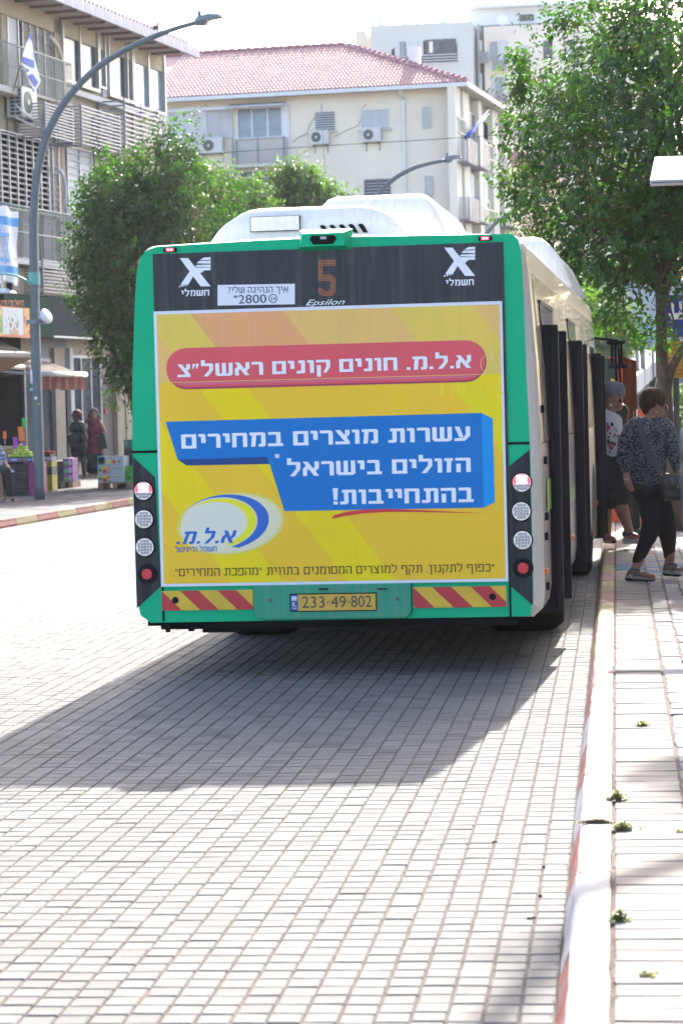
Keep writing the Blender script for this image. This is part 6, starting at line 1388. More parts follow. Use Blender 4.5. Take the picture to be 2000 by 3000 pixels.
def card(x0, x1, y0, y1, m, lab, Y=Yb+.3, tilt=0.):
    a, w, H = dims(x0, x1, y0, y1, Y); e = empty('price_card', a, lab, 'price card', 'price cards on sticks'); e.rotation_euler = (0, tilt, 0)
    MB().box(0, w, -.004, .004, 0, H, b=.001).build('card', m, e); MB().tube([(w/2, .01, -.25), (w/2, .01, H*.6)], .005, 4).build('stick', awt, e)
co_ = mat('card orange', (.75, .16, .03), .55); cp2 = mat('card purple', (.36, .06, .42), .55); cg2 = mat('card green', (.05, .45, .08), .55)
card(57, 72, 1250, 1294, co_, 'tall tilted orange price card over the apples', tilt=-.08); card(40, 53, 1281, 1316, cp2, 'purple price card left of the tilted orange one'); card(64, 74, 1296, 1319, cp2, 'small purple card under the tall orange card'); card(66, 77, 1224, 1252, cg2, 'green price card with a red dot hanging highest'); card(10, 19, 1263, 1286, co_, 'small orange price card at the far left', Yb+.5)
# red fruit trays and yellow crates right of the post
Yc = 50.
a, w, H = dims(128, 153, 1392, 1433, Yc)
for i in range(2): crate(Vector((a.x, Yc, zg+.16*i+.0)), w+.0, .45, .155, cy, ('lower yellow crate beside the lamp post', 'yellow crate resting on the lowest one')[i])
z_ = zg+.32; crate(Vector((a.x, Yc, z_)), w, .45, .16, ct, 'dark teal crate between the yellow crates'); crate(Vector((a.x, Yc, z_+.165)), w, .45, .10, cy, 'upper yellow crate under the white tray')
carton(Vector((a.x-.05, Yc, z_+.27)), w+.05, .45, .09, cwh, 'white and orange tray on top of the yellow crates', ((.1, .9, .2, .5, cor, 'b'),), group=None); carton(Vector((a.x-.08, Yc, z_+.365)), w+.06, .4, .06, cb_, 'shallow dark tray of red tomatoes', (), group=None)
e = empty('fruit_pile', (a.x+w/2-.03, Yc+.15, z_+.45), 'low heap of red tomatoes in the dark tray', 'fruit'); q = MB(); q.ball((0, 0, 0), .03, 7, 5); o = q.build('tomato', mat('tomato', (.5, .04, .02), .35)); tm_ = o.data; bpy.data.objects.remove(o)
for i in range(6):
    for j in range(3): lk('tomato', tm_, e, ((i-2.5)*.05, (j-1)*.05, R.uniform(-.01, .015)))
carton(Vector((ony(75, 1330, 49).x, 49.2, .115+.62)), .22, .4, .16, mat('box wine', (.22, .02, .05), .6), 'wine red box of fruit left of the lamp post', ((.1, .9, .75, .95, crd, 'b'),), group=None); MB().box(.0, .22, 0, .4, -.62, -.0).build('leg_box', cb_, bpy.data.objects['carton'] if False else [o for o in C.objects if o.get('label', '').startswith('wine red')][0])
Yd = 52.
def pallet(loc, w, d, label):
    e = empty('pallet', loc, label, 'pallet', 'wooden pallets'); 
    for i in range(4): MB().box(0, w, d*i/4, d*i/4+.14, .10, .125).build('plank', wood, e)
    for i in range(3): x = (w-.1)*i/2; MB().box(x, x+.1, 0, d, 0, .10).build('block', wood, e)
    return e
a, w, H = dims(155, 214, 1408, 1428, Yd); pallet(Vector((a.x, Yd, zg)), w, .7, 'short wooden pallet under the red black and purple boxes')
hb2 = (1408-1346)*Yd/F/3
for i in range(3): carton(Vector((a.x+.0, Yd, zg+.13+hb2*i)), w*.52, .5, hb2-.004, cb_, ('lowest black and red carton on the short pallet', 'middle black and red carton on the short pallet', 'topmost black and red carton on the short pallet')[i], ((.1, .5, .1, .65, crd, 'b'), (.1, .4, .75, .9, cwh, 'b')))
for i in range(3): carton(Vector((a.x+w*.54, Yd, zg+.13+hb2*1.12*i)), w*.46, .5, hb2*1.12-.004, cpu, ('lowest purple and lime carton', 'middle purple and lime carton', 'topmost purple and lime carton')[i], ((.15, .55, .05, .55, cgn, 'b'), (.6, .9, .1, .8, mat('print lilac', (.5, .3, .55), .6), 'b')))
Ye = 50.5
a, w, H = dims(288, 386, 1418, 1433, Ye); pallet(Vector((a.x, Ye, zg)), w, .8, 'long low pallet under the white pepper cartons'); a2, w2, H2 = dims(288, 363, 1337, 1416, Ye); h3 = H2/3
pr = (( .02, .26, .05, .95, cgd, 'b'),); pep = ((.02, .16, .15, .7, mat('pepper green', (.05, .2, .06), .6), 'o'), (.14, .32, .35, .95, mat('pepper yellow', (.6, .45, .03), .6), 'o'), (.17, .36, .05, .55, mat('pepper red', (.55, .03, .02), .6), 'o'), (.33, .48, .25, .85, mat('pepper orange', (.6, .22, .04), .6), 'o'), (.36, .48, .02, .3, mat('pepper green', (.05, .2, .06), .6), 'o'), (.55, .92, .60, .68, cgn, 'b'), (.62, .9, .25, .30, mat('print cyan', (.1, .3, .5), .6), 'b'))
for i in range(3):
    c_ = carton(Vector((a2.x, Ye, zg+.13+h3*i)), w2, .5, h3-.004, cwh, ('lowest white carton printed with peppers', 'middle white carton printed with peppers', 'top white carton with a green square, three peppers and red writing')[i], pep if i < 2 else ((.01, .29, .05, .97, cgd, 'b'), (.06, .24, .2, .85, mat('print pink', (.65, .4, .5), .6), 'o'), (.36, .52, .1, .6, mat('pepper yellow', (.6, .45, .03), .6), 'o'), (.55, .70, .08, .62, mat('pepper red', (.55, .03, .02), .6), 'o'), (.75, .88, .1, .6, mat('pepper green', (.05, .2, .06), .6), 'o')))
    headline('פלפל מובחר' if i == 2 else 'פלפל טרי', (w2*(.44 if i == 2 else .55), h3*(.76 if i == 2 else .5)), (w2*.88, h3*(.76 if i == 2 else .5)), h3*.12, mat('carton red ink', (.5, .03, .1), .6) if i == 2 else cgn, -.006, 0, .15, c_, T=.18)
a3, w3, H3 = dims(366, 395, 1371, 1418, Ye+.1)
for i in range(2): crate(Vector((a3.x, Ye+.1, zg+.13+H3/2*i)), w3+.25, .5, H3/2-.004, cg, ('lower lime green crate beside the pepper cartons', 'upper lime green crate beside the pepper cartons')[i])
a3, w3, H3 = dims(356, 395, 1294, 1371, Ye+.35)
for i in range(3): crate(Vector((a3.x, Ye+.65, zg+.45+H3/3*i)), w3+.25, .5, H3/3-.004, (cb_, cb_, cgd)[i], ('black crate of yellow fruit standing on the green crates', 'second black crate of yellow fruit by the bus edge', 'dark green printed crate on top, touching the bus edge in view')[i])
MB().box(0, w3+.25, .0, .5, -(.45), -.005).build('support', cgd, [o for o in C.objects if o.get('label', '').startswith('black crate of yellow')][0])

# ================================================================ PEOPLE
def blob(name, m, parent, parts, vox=.012, smooth=6, mats=None):
    """one continuous surface grown from tapered capsules (world coordinates)"""
    O_ = parent.location; q = MB()
    for p, s, r1, r2 in parts:
        p, s = Vector(p)-O_, Vector(s)-O_; d = s-p; q.ball(p, r1, 12, 8)
        if d.length > 1e-4: q.tube([p, s], [r1, r2], 12); q.ball(s, r2, 12, 8)
    o = q.build(name, m, parent); md = o.modifiers.new('r', 'REMESH'); md.mode = 'VOXEL'; md.voxel_size = vox; md.use_smooth_shade = True
    sm = o.modifiers.new('s', 'SMOOTH'); sm.iterations = smooth; sm.factor = .5
    dg = bpy.context.evaluated_depsgraph_get(); me = bpy.data.meshes.new_from_object(o.evaluated_get(dg)); o.modifiers.clear(); o.data = me; me.name = name
    return o
skin = mat('skin light', (.33, .17, .115), .55, var=.06, vscale=7); skin2 = mat('skin tan', (.26, .125, .08), .55, var=.06, vscale=7); skin3 = mat('skin dark', (.06, .033, .025), .55)
def K(cx0, cy0, sc, Y0):                                # crop pixel -> world point at depth Y0+dy
    def f(x, y, dy=0.): return ony(cx0+x/sc, cy0+y/sc, Y0+dy)
    return f
def foot(q0, heel, toe, r, z): return (heel, toe, r, r*.8)
# --- the woman walking past the bus
Y_ = 22.; P = K(1750, 1100, 3.564, Y_); base = onz(1885, 1688, .12); base = Vector((ony(1885, 1690, Y_).x, Y_, .12))
w1 = empty('person', base, 'woman in a speckled grey knit jumper and black trousers striding right with a shoulder bag', 'person')
body = [(P(575, 255, .0), P(580, 290), .088, .086), (P(590, 330), P(610, 385), .080, .058), (P(640, 300), P(655, 345), .040, .045), (P(668, 385), P(664, 420), .030, .028), (P(560, 400), P(545, 470), .052, .060),
  (P(430, 565), P(650, 565), .068, .068), (P(510, 600), P(510, 1150), .09, .10), (P(575, 620), P(565, 1150), .085, .10),
  (P(345, 560, -.02), P(270, 850, -.03), .055, .045), (P(270, 850, -.03), P(300, 1060, -.08), .042, .030), (P(300, 1060, -.08), P(312, 1110, -.08), .032, .036),
  (P(735, 580, -.05), P(800, 880, -.08), .052, .043), (P(800, 880, -.08), P(862, 1030, -.16), .040, .028),
  (P(520, 1240, .02), P(560, 1530, .02), .10, .078), (P(560, 1530, .02), P(520, 1680, .02), .078, .070), (P(520, 1680, .02), P(410, 1970, .02), .066, .042), (P(405, 1975, .02), P(370, 2060, .0), .042, .040), (P(370, 2068, .0), P(570, 2095, -.08), .036, .024),
  (P(620, 1240, .08), P(700, 1500, .05), .105, .082), (P(700, 1500, .05), P(735, 1700, .10), .080, .068), (P(735, 1700, .10), P(750, 1930, .18), .064, .043), (P(748, 1935, .18), P(715, 2015, .16), .040, .038), (P(715, 2020, .16), P(872, 2030, .10), .034, .022)]
# fingers of the near hand
hand = P(315, 1125, -.08)
for k in range(4): body.append((P(305+k*14, 1140, -.08-k*.008), P(318+k*17, 1188-k*3, -.09-k*.01), .0115, .009)); body.append((P(318+k*17, 1188-k*3, -.09-k*.01), P(340+k*12, 1212-k*3, -.10-k*.01), .010, .008))
body.append((P(325, 1100, -.10), P(350, 1145, -.12), .012, .009)); h2 = P(865, 1040, -.17); body.append((h2, P(885, 1045, -.18), .034, .030))
for k in range(4): body.append((P(880, 1032+k*10, -.18), P(905, 1040+k*10, -.19), .010, .009))
blob('body', skin, w1, body, .0085, 5)
blob('jumper', mat('speckled knit', (0.008, 0.010, 0.013), .95, vscale=75, col2=(0.154, 0.154, 0.168), sharp=True, bump=.6, bscale=120, stretch=(.55, .55, 1.5)), w1,
  [(P(410, 545), P(680, 548), .098, .092), (P(480, 520), P(620, 515), .08, .075), (P(455, 640), P(630, 640), .118, .112), (P(465, 800), P(600, 800), .115, .105), (P(475, 950), P(585, 950), .112, .108), (P(480, 1080), P(570, 1080), .120, .115), (P(490, 1130), P(565, 1135), .118, .112), (P(510, 560), P(520, 1120), .11, .13), (P(590, 560), P(570, 1120), .11, .12),
   (P(345, 560, -.02), P(285, 700, -.03), .070, .066), (P(285, 700, -.03), P(268, 860, -.03), .066, .065), (P(268, 860, -.03), P(290, 975, -.07), .064, .048),
   (P(735, 570, -.04), P(780, 720, -.06), .068, .064), (P(780, 720, -.06), P(800, 850, -.08), .064, .06), (P(800, 850, -.08), P(830, 960, -.13), .06, .046)], .014, 5)
blob('trousers', mat('black trousers', (.004, .004, .005), .85, bump=.2), w1, [(P(490, 1180), P(580, 1180), .128, .125), (P(520, 1240, .02), P(560, 1530, .02), .115, .086), (P(560, 1530, .02), P(525, 1680, .02), .086, .078), (P(525, 1680, .02), P(415, 1930, .02), .073, .050), (P(620, 1240, .08), P(700, 1500, .05), .11, .090), (P(700, 1500, .05), P(732, 1700, .10), .088, .075), (P(732, 1700, .10), P(745, 1885, .17), .072, .050)], .013, 4)
hairm = mat('hair brown blond', (.014, .009, .006), .75, spec=.15, vscale=11, col2=(.085, .048, .024), bump=.9, bscale=55, stretch=(3, 3, .6))
blob('hair', hairm, w1, [(P(560, 250), P(600, 245), .108, .095), (P(520, 290), P(540, 340), .078, .060), (P(510, 360), P(540, 385), .045, .038), (P(610, 200), P(655, 240), .058, .042), (P(655, 240, -.02), P(672, 300, -.03), .035, .025), (P(560, 210), P(620, 195), .07, .06)], .0095, 3)
blob('ear', skin, w1, [(P(618, 320, -.085), P(612, 348, -.085), .016, .011)], .005, 2); MB().ball(P(612, 378, -.09)-base, .007, 8, 6).build('earring', awt, w1)
blob('nose', skin, w1, [(P(684, 350, .0), P(694, 378, .0), .010, .014)], .005, 2)
q = MB(); q.tube([P(640, 318, -.08)-base, P(685, 312, -.07)-base, P(716, 312, -.03)-base], .0055, 6); q.build('glasses_arm', mat('tortoiseshell', (0.042, 0.025, 0.014), .25), w1); q = MB(); q.ball(P(712, 335, -.015)-base, .024, 10, 8, (.5, 1.2, 1.05)); q.build('sunglasses', mat('sunglass lens', (0.007, 0.007, 0.008), .08, spec=.9), w1)
sg_ = mat('strap grey', (0.052, 0.059, 0.070), .7); bgm = mat('bag dark brown', (0.032, 0.025, 0.025), .45, bump=.3, bscale=60); gold = mat('brass fittings', (0.385, 0.266, 0.105), .3, metal=.8)
q = MB(); SP = [P(455, 445, -.10), P(440, 500, -.14), P(455, 600, -.175), P(500, 740, -.185), P(560, 860, -.185), P(630, 980, -.20), P(655, 1010, -.21)]
for i in range(len(SP)-1):
    a, b2 = SP[i]-base, SP[i+1]-base; wd = .026; dx = Vector((wd, 0, wd*.35)); q.faces([a-dx, a+dx, b2+dx, b2-dx, a-dx+Vector((0, .006, 0)), a+dx+Vector((0, .006, 0)), b2+dx+Vector((0, .006, 0)), b2-dx+Vector((0, .006, 0))], [(0, 1, 2, 3), (7, 6, 5, 4), (0, 4, 5, 1), (1, 5, 6, 2), (2, 6, 7, 3), (3, 7, 4, 0)])
bg0 = P(775, 1160, -.25); hb0 = empty('handbag', bg0, 'dark brown shoulder bag with brass zips at the walking woman\'s hip', 'bag')
st_ = q; q2 = MB(); q2.v = [tuple(Vector(v)+base-bg0) for v in st_.v]; q2.f = st_.f; q2.m = st_.m; q2.sm = st_.sm; q2.build('strap', sg_, hb0)
blob('bag_body', bgm, hb0, [(P(700, 1060, -.22), P(860, 1075, -.22), .035, .035), (P(705, 1150, -.23), P(880, 1150, -.23), .055, .05), (P(715, 1250, -.24), P(870, 1255, -.24), .05, .045), (P(690, 1060, -.22), P(715, 1250, -.24), .03, .05)], .011, 3)
for x0, y0, x1, y1 in ((768, 1060, 778, 1150), (820, 1185, 838, 1160), (655, 1020, 680, 1065), (700, 1290, 712, 1310)): q = MB(); q.tube([P(x0, y0, -.30)-bg0, P(x1, y1, -.30)-bg0], .006, 6); q.build('zip', gold, hb0)
q = MB(); q.tube([P(800, 1050, -.22)-bg0, P(850, 1060, -.24)-bg0, P(900, 1040, -.22)-bg0], .008, 6); q.build('handle', mat('steel buckle', (0.280, 0.280, 0.294), .3, metal=.7), hb0)
q = MB(); q.tube([P(272, 1078, -.115)-base, P(300, 1090, -.13)-base, P(335, 1075, -.10)-base, P(340, 1068, -.06)-base], .006, 6); q.build('bracelet', fm, w1)
shg = mat('sandal grey', (0.140, 0.133, 0.126), .7, var=.15, vscale=20); shs = mat('sandal sole', (0.350, 0.343, 0.315), .7); shk = mat('sandal black', (0.014, 0.014, 0.014), .7)
def sandal(x0, x1, yb, dy, up=0.):
    e = w1; a, b2 = P(x0, yb, dy), P(x1, yb, dy)
    blob('shoe_sole', shs, e, [(P(x0+28, yb-38+up*0, dy), P((x0+x1)/2, yb-30, dy-.03), .030, .028), (P((x0+x1)/2, yb-30, dy-.03), P(x1-25, yb-18, dy-.07), .028, .022)], .0075, 2)
    blob('shoe_tread', shk, e, [(P(x0+24, yb-22, dy), P((x0+x1)/2, yb-12, dy-.03), .026, .022), (P((x0+x1)/2, yb-12, dy-.03), P(x1-30, yb-4, dy-.07), .022, .018)], .0075, 2)
    for pts, r in (([(x0+20, yb-50), (x0+35, yb-100), (x0+60, yb-118)], .013), ([(x0+60, yb-118), (x0+110, yb-120), (x0+150, yb-105)], .016), ([(x0+150, yb-105), (x0+110, yb-60), (x0+85, yb-40)], .014), ([(x0+95, yb-90), (x0+150, yb-50)], .012), ([(x0+180, yb-70), (x0+235, yb-72), (x0+265, yb-35)], .016)):
        for dd in (-.038, .02): q = MB(); q.tube([P(x, y, dy+dd-.02)-base for x, y in pts], r*.8, 6); q.build('strap', shg, e)
sandal(288, 606, 2138, .0); sandal(675, 885, 2085, .16)
# --- woman stepping down from the front door
Y_ = 26.7; P = K(1750, 1100, 3.564, Y_); base = Vector((P(330, 1765).x, Y_, .12)); w2_ = empty('person', base, 'grey haired woman in a white floral top and black skirt stepping off the bus', 'person')
blob('body', skin2, w2_, [(P(150, 190), P(160, 235), .105, .095), (P(190, 270), P(215, 320), .065, .048), (P(215, 255), P(222, 290), .03, .03), (P(120, 320), P(110, 410), .07, .07), (P(85, 490), P(145, 510), .085, .075), (P(110, 560), P(120, 1000), .09, .11), (P(175, 540, -.05), P(205, 720, -.06), .05, .045), (P(205, 720, -.06), P(215, 830, -.10), .04, .03), (P(215, 840, -.10), P(222, 880, -.10), .03, .028), (P(150, 1050), P(225, 1330), .11, .08), (P(225, 1330), P(262, 1430), .078, .072), (P(262, 1430), P(325, 1620), .066, .045), (P(325, 1620), P(300, 1660), .045, .045), (P(300, 1668), P(400, 1690, -.05), .04, .03), (P(80, 1050, .1), P(90, 1500, .15), .10, .06), (P(90, 1500, .15), P(95, 1690, .2), .06, .045), (P(95, 1700, .2), P(160, 1712, .15), .04, .03)]
 +[(P(215+k*6, 880, -.10), P(225+k*7, 915, -.11), .010, .008) for k in range(4)]+[(P(205, 870, -.11), P(200, 900, -.12), .011, .009)], .0115, 4)
blob('hair', mat('hair grey', (0.105, 0.105, 0.119), .6, var=.25, vscale=12, bump=.9, bscale=50), w2_, [(P(140, 165), P(190, 160), .112, .10), (P(110, 210), P(120, 270), .08, .05), (P(215, 165), P(240, 195), .06, .045)], .012, 3)
blob('nose', skin2, w2_, [(P(238, 262), P(244, 292), .011, .016)], .006, 2); q = MB(); q.ball(P(235, 262, -.06)-base, .03, 10, 8, (.6, 1, .8)); q.build('sunglasses', shk, w2_); MB().ball(P(133, 310, -.11)-base, .016, 8, 6).build('earring', mat('pearl', (0.525, 0.518, 0.504), .3), w2_); blob('ear', skin2, w2_, [(P(130, 258, -.1), P(128, 285, -.1), .02, .015)], .006, 2)
blob('top', mat('floral white top', (0.462, 0.448, 0.448), .8, vscale=4.0, col2=(0.462, 0.441, 0.448), bump=.2), w2_, [(P(75, 470), P(160, 490), .135, .10), (P(95, 600), P(150, 600), .155, .125), (P(100, 760), P(140, 760), .15, .13), (P(115, 520), P(120, 800), .14, .15), (P(150, 540), P(150, 830), .11, .12), (P(165, 500, -.04), P(190, 600, -.05), .07, .065)], .0135, 4)
R = random.Random(8); q = MB(); q2 = MB()
for k in range(26):
    x, y = R.uniform(98, 225), R.uniform(455, 815); p = P(x, y, -.165+.0006*abs(x-130))-base; s = R.uniform(.008, .022); (q if R.random() < .5 else q2).disc((p.x, p.y, p.z), s, 'y', 7, -.004)
tag(q.build('flower_print', mat('print rose', (0.315, 0.042, 0.070), .8), w2_), kind='stuff'); tag(q2.build('leaf_print', mat('print black', (0.035, 0.035, 0.035), .8), w2_), kind='stuff')
blob('skirt', mat('black skirt', (0.008, 0.008, 0.010), .85, bump=.3), w2_, [(P(95, 880), P(150, 880), .155, .14), (P(110, 1000), P(180, 1000), .175, .15), (P(110, 1130), P(210, 1130), .17, .15), (P(120, 1250), P(235, 1240), .15, .135)], .014, 4)
for x0, x1, y0, dy in ((262, 425, 1655, 0.), (60, 190, 1700, .2)):
    blob('clog', mat('clog navy', (0.021, 0.025, 0.035), .6), w2_, [(P(x0+30, y0, dy), P(x0+90, y0+12, dy-.02), .042, .038)], .01, 2); blob('clog_toe', mat('clog red', (0.245, 0.014, 0.021), .5), w2_, [(P(x0+95, y0+18, dy-.02), P(x1-20, y0+26, dy-.05), .040, .030)], .01, 2)
    blob('shoe_sole', mat('clog sole', (0.315, 0.301, 0.294), .7), w2_, [(P(x0+20, y0+75 if dy == 0 else y0+25, dy), P(x1-20, y0+80 if dy == 0 else y0+30, dy-.05), .030, .026), (P(x0+20, y0+60 if dy == 0 else y0+20, dy), P(x1-20, y0+65 if dy == 0 else y0+24, dy-.05), .030, .026)], .01, 2)
cl0 = P(235, 800, -.16); e = empty('clutch_bag', cl0, 'white folded bag held against the stepping woman\'s side', 'bag'); q = MB(); q.loft([[P(x, y, -.15)-cl0 for x, y in ((235, 620), (262, 650), (225, 905), (195, 900))], [P(x, y, -.12)-cl0 for x, y in ((235, 620), (262, 650), (225, 905), (195, 900))]]); q.build('panel', cwh, e)
# --- dark haired woman behind
Y_ = 28.9; P = K(1750, 1100, 3.564, Y_); base = Vector((P(370, 1640).x, Y_, .12)); w3_ = empty('person', base, 'dark haired woman in black seen between the two other women', 'person')
blob('body', skin2, w3_, [(P(215, 400), P(220, 440), .10, .085), (P(225, 480), P(240, 530), .06, .07), (P(230, 600), P(290, 610), .11, .10), (P(270, 680), P(290, 1050), .10, .11), (P(200, 600, -.1), P(240, 700, -.12), .05, .04), (P(240, 700, -.12), P(290, 610, -.15), .04, .03), (P(300, 1100), P(350, 1350), .11, .08), (P(350, 1350), P(390, 1600), .07, .045), (P(385, 1625), P(450, 1640, -.05), .04, .03), (P(260, 1100, .05), P(330, 1350, .1), .1, .08), (P(330, 1350, .1), P(330, 1600, .1), .07, .045), (P(330, 1640, .1), P(380, 1650, .05), .04, .03)]+[(P(290+k*4, 600+k*7, -.15), P(305+k*4, 592+k*7, -.16), .012, .009) for k in range(4)]+[(P(285, 612, -.15), P(292, 630, -.17), .013, .01)], .013, 4)
blob('hair', mat('hair black', (0.008, 0.007, 0.007), .5, bump=.8, bscale=40), w3_, [(P(205, 385), P(230, 390), .115, .11), (P(215, 470), P(235, 540), .11, .09)], .014, 3)
blob('top', shk, w3_, [(P(220, 570), P(285, 580), .125, .11), (P(260, 700), P(295, 700), .155, .14), (P(270, 900), P(295, 900), .155, .15)], .015, 4); blob('trousers', mat('black jeans', (0.007, 0.007, 0.009), .85), w3_, [(P(270, 1020), P(310, 1030), .16, .15), (P(300, 1100), P(350, 1350), .125, .095), (P(350, 1350), P(392, 1570), .088, .06), (P(260, 1100, .05), P(330, 1350, .1), .12, .095), (P(330, 1350, .1), P(332, 1570, .1), .088, .06)], .015, 4)
blob('shoe', shk, w3_, [(P(380, 1628), P(450, 1642, -.05), .05, .038)], .012, 2); blob('shoe', shk, w3_, [(P(325, 1645, .1), P(385, 1652, .05), .05, .038)], .012, 2)
# --- person cut by the right edge
Y_ = 21.3; P = K(1750, 1100, 3.564, Y_); base = Vector((P(1010, 2040).x, Y_, .12)); w4_ = empty('person', base, 'person in a white short sleeved shirt, mostly beyond the right edge', 'person')
blob('body', skin2, w4_, [(P(1020, 330), P(1025, 380), .10, .09), (P(1020, 440), P(1020, 520), .06, .06), (P(940, 640), P(1080, 640), .10, .10), (P(1010, 700), P(1010, 1100), .11, .11), (P(905, 720, -.02), P(868, 900, -.04), .052, .044), (P(868, 900, -.04), P(900, 1040, -.12), .040, .028), (P(900, 1045, -.12), P(925, 1060, -.12), .032, .03), (P(1120, 700), P(1140, 1000), .05, .04), (P(950, 1150), P(930, 1550), .10, .075), (P(930, 1550), P(920, 1960), .07, .045), (P(920, 1980), P(990, 2030, -.05), .042, .03), (P(1060, 1150), P(1070, 1550), .1, .075), (P(1070, 1550), P(1075, 1960), .07, .045), (P(1075, 1990), P(1140, 2030, -.05), .042, .03)]+[(P(925, 1045+k*9, -.12), P(948, 1052+k*9, -.13), .010, .008) for k in range(4)]+[(P(915, 1035, -.13), P(935, 1028, -.14), .011, .009)], .011, 4)
blob('hair', hairm, w4_, [(P(1010, 300), P(1035, 310), .115, .11)], .013, 3); blob('shirt', mat('shirt white', (0.448, 0.455, 0.476), .8), w4_, [(P(940, 640), P(1080, 640), .125, .12), (P(1000, 760), P(1020, 760), .175, .17), (P(1000, 1000), P(1020, 1000), .17, .17), (P(915, 680, -.02), P(895, 770, -.03), .075, .072), (P(1110, 690), P(1125, 780), .075, .07)], .014, 4)
blob('trousers', mat('pale grey trousers', (0.294, 0.301, 0.322), .8, bump=.3), w4_, [(P(990, 1130), P(1030, 1130), .17, .16), (P(950, 1180), P(930, 1550), .125, .095), (P(930, 1550), P(920, 1920), .09, .07), (P(1060, 1180), P(1070, 1550), .125, .095), (P(1070, 1550), P(1075, 1920), .09, .07)], .015, 4)
for x in (905, 1065): blob('shoe', cwh, w4_, [(P(x, 2010), P(x+90, 2032, -.05), .045, .034)], .011, 2)
w4_.location.x += .05
# --- two shoppers on the left pavement
Y_ = 60.; P = K(0, 1180, 3.92, Y_); base = Vector((P(900, 880).x, Y_, .11)); m1 = empty('person', base, 'man in a wine red cap and black shorts facing the woman in red', 'person')
blob('body', skin3, m1, [(P(880, 150), P(885, 190), .10, .085), (P(850, 165), P(850, 190), .04, .04), (P(895, 210), P(900, 240), .06, .07), (P(870, 270), P(930, 270), .12, .12), (P(895, 330), P(905, 500), .11, .11), (P(940, 280, -.1), P(960, 330, -.15), .055, .045), (P(960, 330, -.15), P(995, 400, -.2), .045, .03), (P(995, 405, -.2), P(1003, 425, -.2), .035, .03), (P(960, 260, .1), P(1010, 190, .1), .05, .04), (P(870, 560), P(880, 690), .09, .075), (P(880, 690), P(880, 860), .075, .045), (P(880, 875), P(850, 890, -.1), .045, .035), (P(950, 560), P(965, 690), .09, .075), (P(965, 690), P(975, 860), .075, .045), (P(975, 875), P(990, 890, -.1), .045, .035)]+[(P(998+k*3, 425, -.2), P(1000+k*4, 445, -.2), .011, .009) for k in range(4)], .015, 3)
capm = mat('cap wine red', (0.112, 0.010, 0.021), .7); blob('cap', capm, m1, [(P(885, 130), P(900, 135), .115, .11), (P(850, 145, -.06), P(822, 150, -.08), .03, .022)], .013, 3)
blob('shirt', shk, m1, [(P(870, 275), P(930, 275), .14, .14), (P(890, 400), P(920, 400), .17, .16), (P(940, 285, -.1), P(960, 330, -.15), .075, .06)], .017, 3); blob('shorts', mat('shorts black', (0.008, 0.008, 0.010), .8), m1, [(P(890, 500), P(920, 500), .17, .16), (P(870, 540), P(872, 575), .12, .12), (P(950, 540), P(955, 575), .12, .12)], .017, 3)
for x, x2 in ((880, 850), (975, 995)): blob('shoe', shk, m1, [(P(x, 880), P(x2+5, 893, -.12), .055, .045)], .014, 2)
b0 = P(835, 380, -.1); e = empty('backpack', b0, 'dark navy backpack on the capped man', 'bag'); blob('pack', mat('backpack navy', (0.010, 0.014, 0.025), .8, bump=.3), e, [(P(840, 300, -.12), P(870, 300, -.12), .10, .10), (P(835, 420, -.12), P(870, 420, -.12), .13, .12), (P(840, 480, -.12), P(870, 490, -.12), .10, .09)], .017, 3)
b0 = P(985, 280, -.2); e = empty('bottle', b0, 'clear plastic bottle with a green cap in the man\'s raised hand', 'bottle'); q = MB(); q.tube([P(985, 305, -.2)-b0, P(985, 262, -.2)-b0, P(985, 250, -.2)-b0], [.04, .036, .018], 10); q.build('bottle_body', mat('bottle plastic', (0.350, 0.371, 0.392), .1, alpha=.7), e); q = MB(); q.tube([P(985, 248, -.2)-b0, P(985, 240, -.2)-b0], .02, 8); q.build('cap', cg, e)
base = Vector((P(1075, 860).x, Y_+.4, .11)); P = K(0, 1180, 3.92, Y_+.4); f1 = empty('person', base, 'curly grey haired woman in a sleeveless red tunic over a long navy skirt', 'person')
blob('body', skin, f1, [(P(1078, 130), P(1080, 160), .095, .08), (P(1082, 180), P(1085, 205), .055, .06), (P(1050, 225), P(1130, 225), .085, .085), (P(1085, 300), P(1095, 520), .10, .11), (P(1150, 230), P(1190, 300), .055, .048), (P(1190, 300), P(1212, 345), .048, .042), (P(1212, 345), P(1150, 375, -.15), .042, .028), (P(1145, 378, -.15), P(1130, 380, -.15), .032, .03), (P(1030, 240), P(1015, 340), .05, .045), (P(1060, 600), P(1040, 830), .08, .045), (P(1040, 850), P(1020, 868, -.1), .042, .035), (P(1110, 600), P(1110, 830), .08, .045), (P(1110, 850), P(1110, 868, -.1), .042, .035)]+[(P(1128, 375+k*5, -.16), P(1112, 378+k*5, -.17), .011, .009) for k in range(4)], .015, 3)
blob('hair', mat('hair curly grey', (0.112, 0.091, 0.077), .8, var=.4, vscale=30, bump=1., bscale=30), f1, [(P(1085, 115, .05), P(1085, 150, .06), .125, .12), (P(1040, 150, .05), P(1130, 160, .05), .07, .07)], .014, 1)
blob('tunic', mat('tunic wine', (0.182, 0.021, 0.049), .8, bump=.3), f1, [(P(1055, 225), P(1120, 225), .10, .10), (P(1080, 330), P(1110, 330), .165, .155), (P(1080, 450), P(1110, 450), .18, .175), (P(1080, 550), P(1115, 550), .195, .18), (P(1082, 250), P(1095, 560), .14, .17)], .017, 3); blob('skirt', mat('skirt navy', (0.014, 0.021, 0.038), .85, bump=.3), f1, [(P(1065, 600), P(1115, 600), .19, .18), (P(1060, 740), P(1125, 740), .175, .17)], .018, 3)
for x in (1035, 1110): blob('shoe', shk, f1, [(P(x, 868), P(x-5, 874, -.15), .045, .04)], .014, 2)
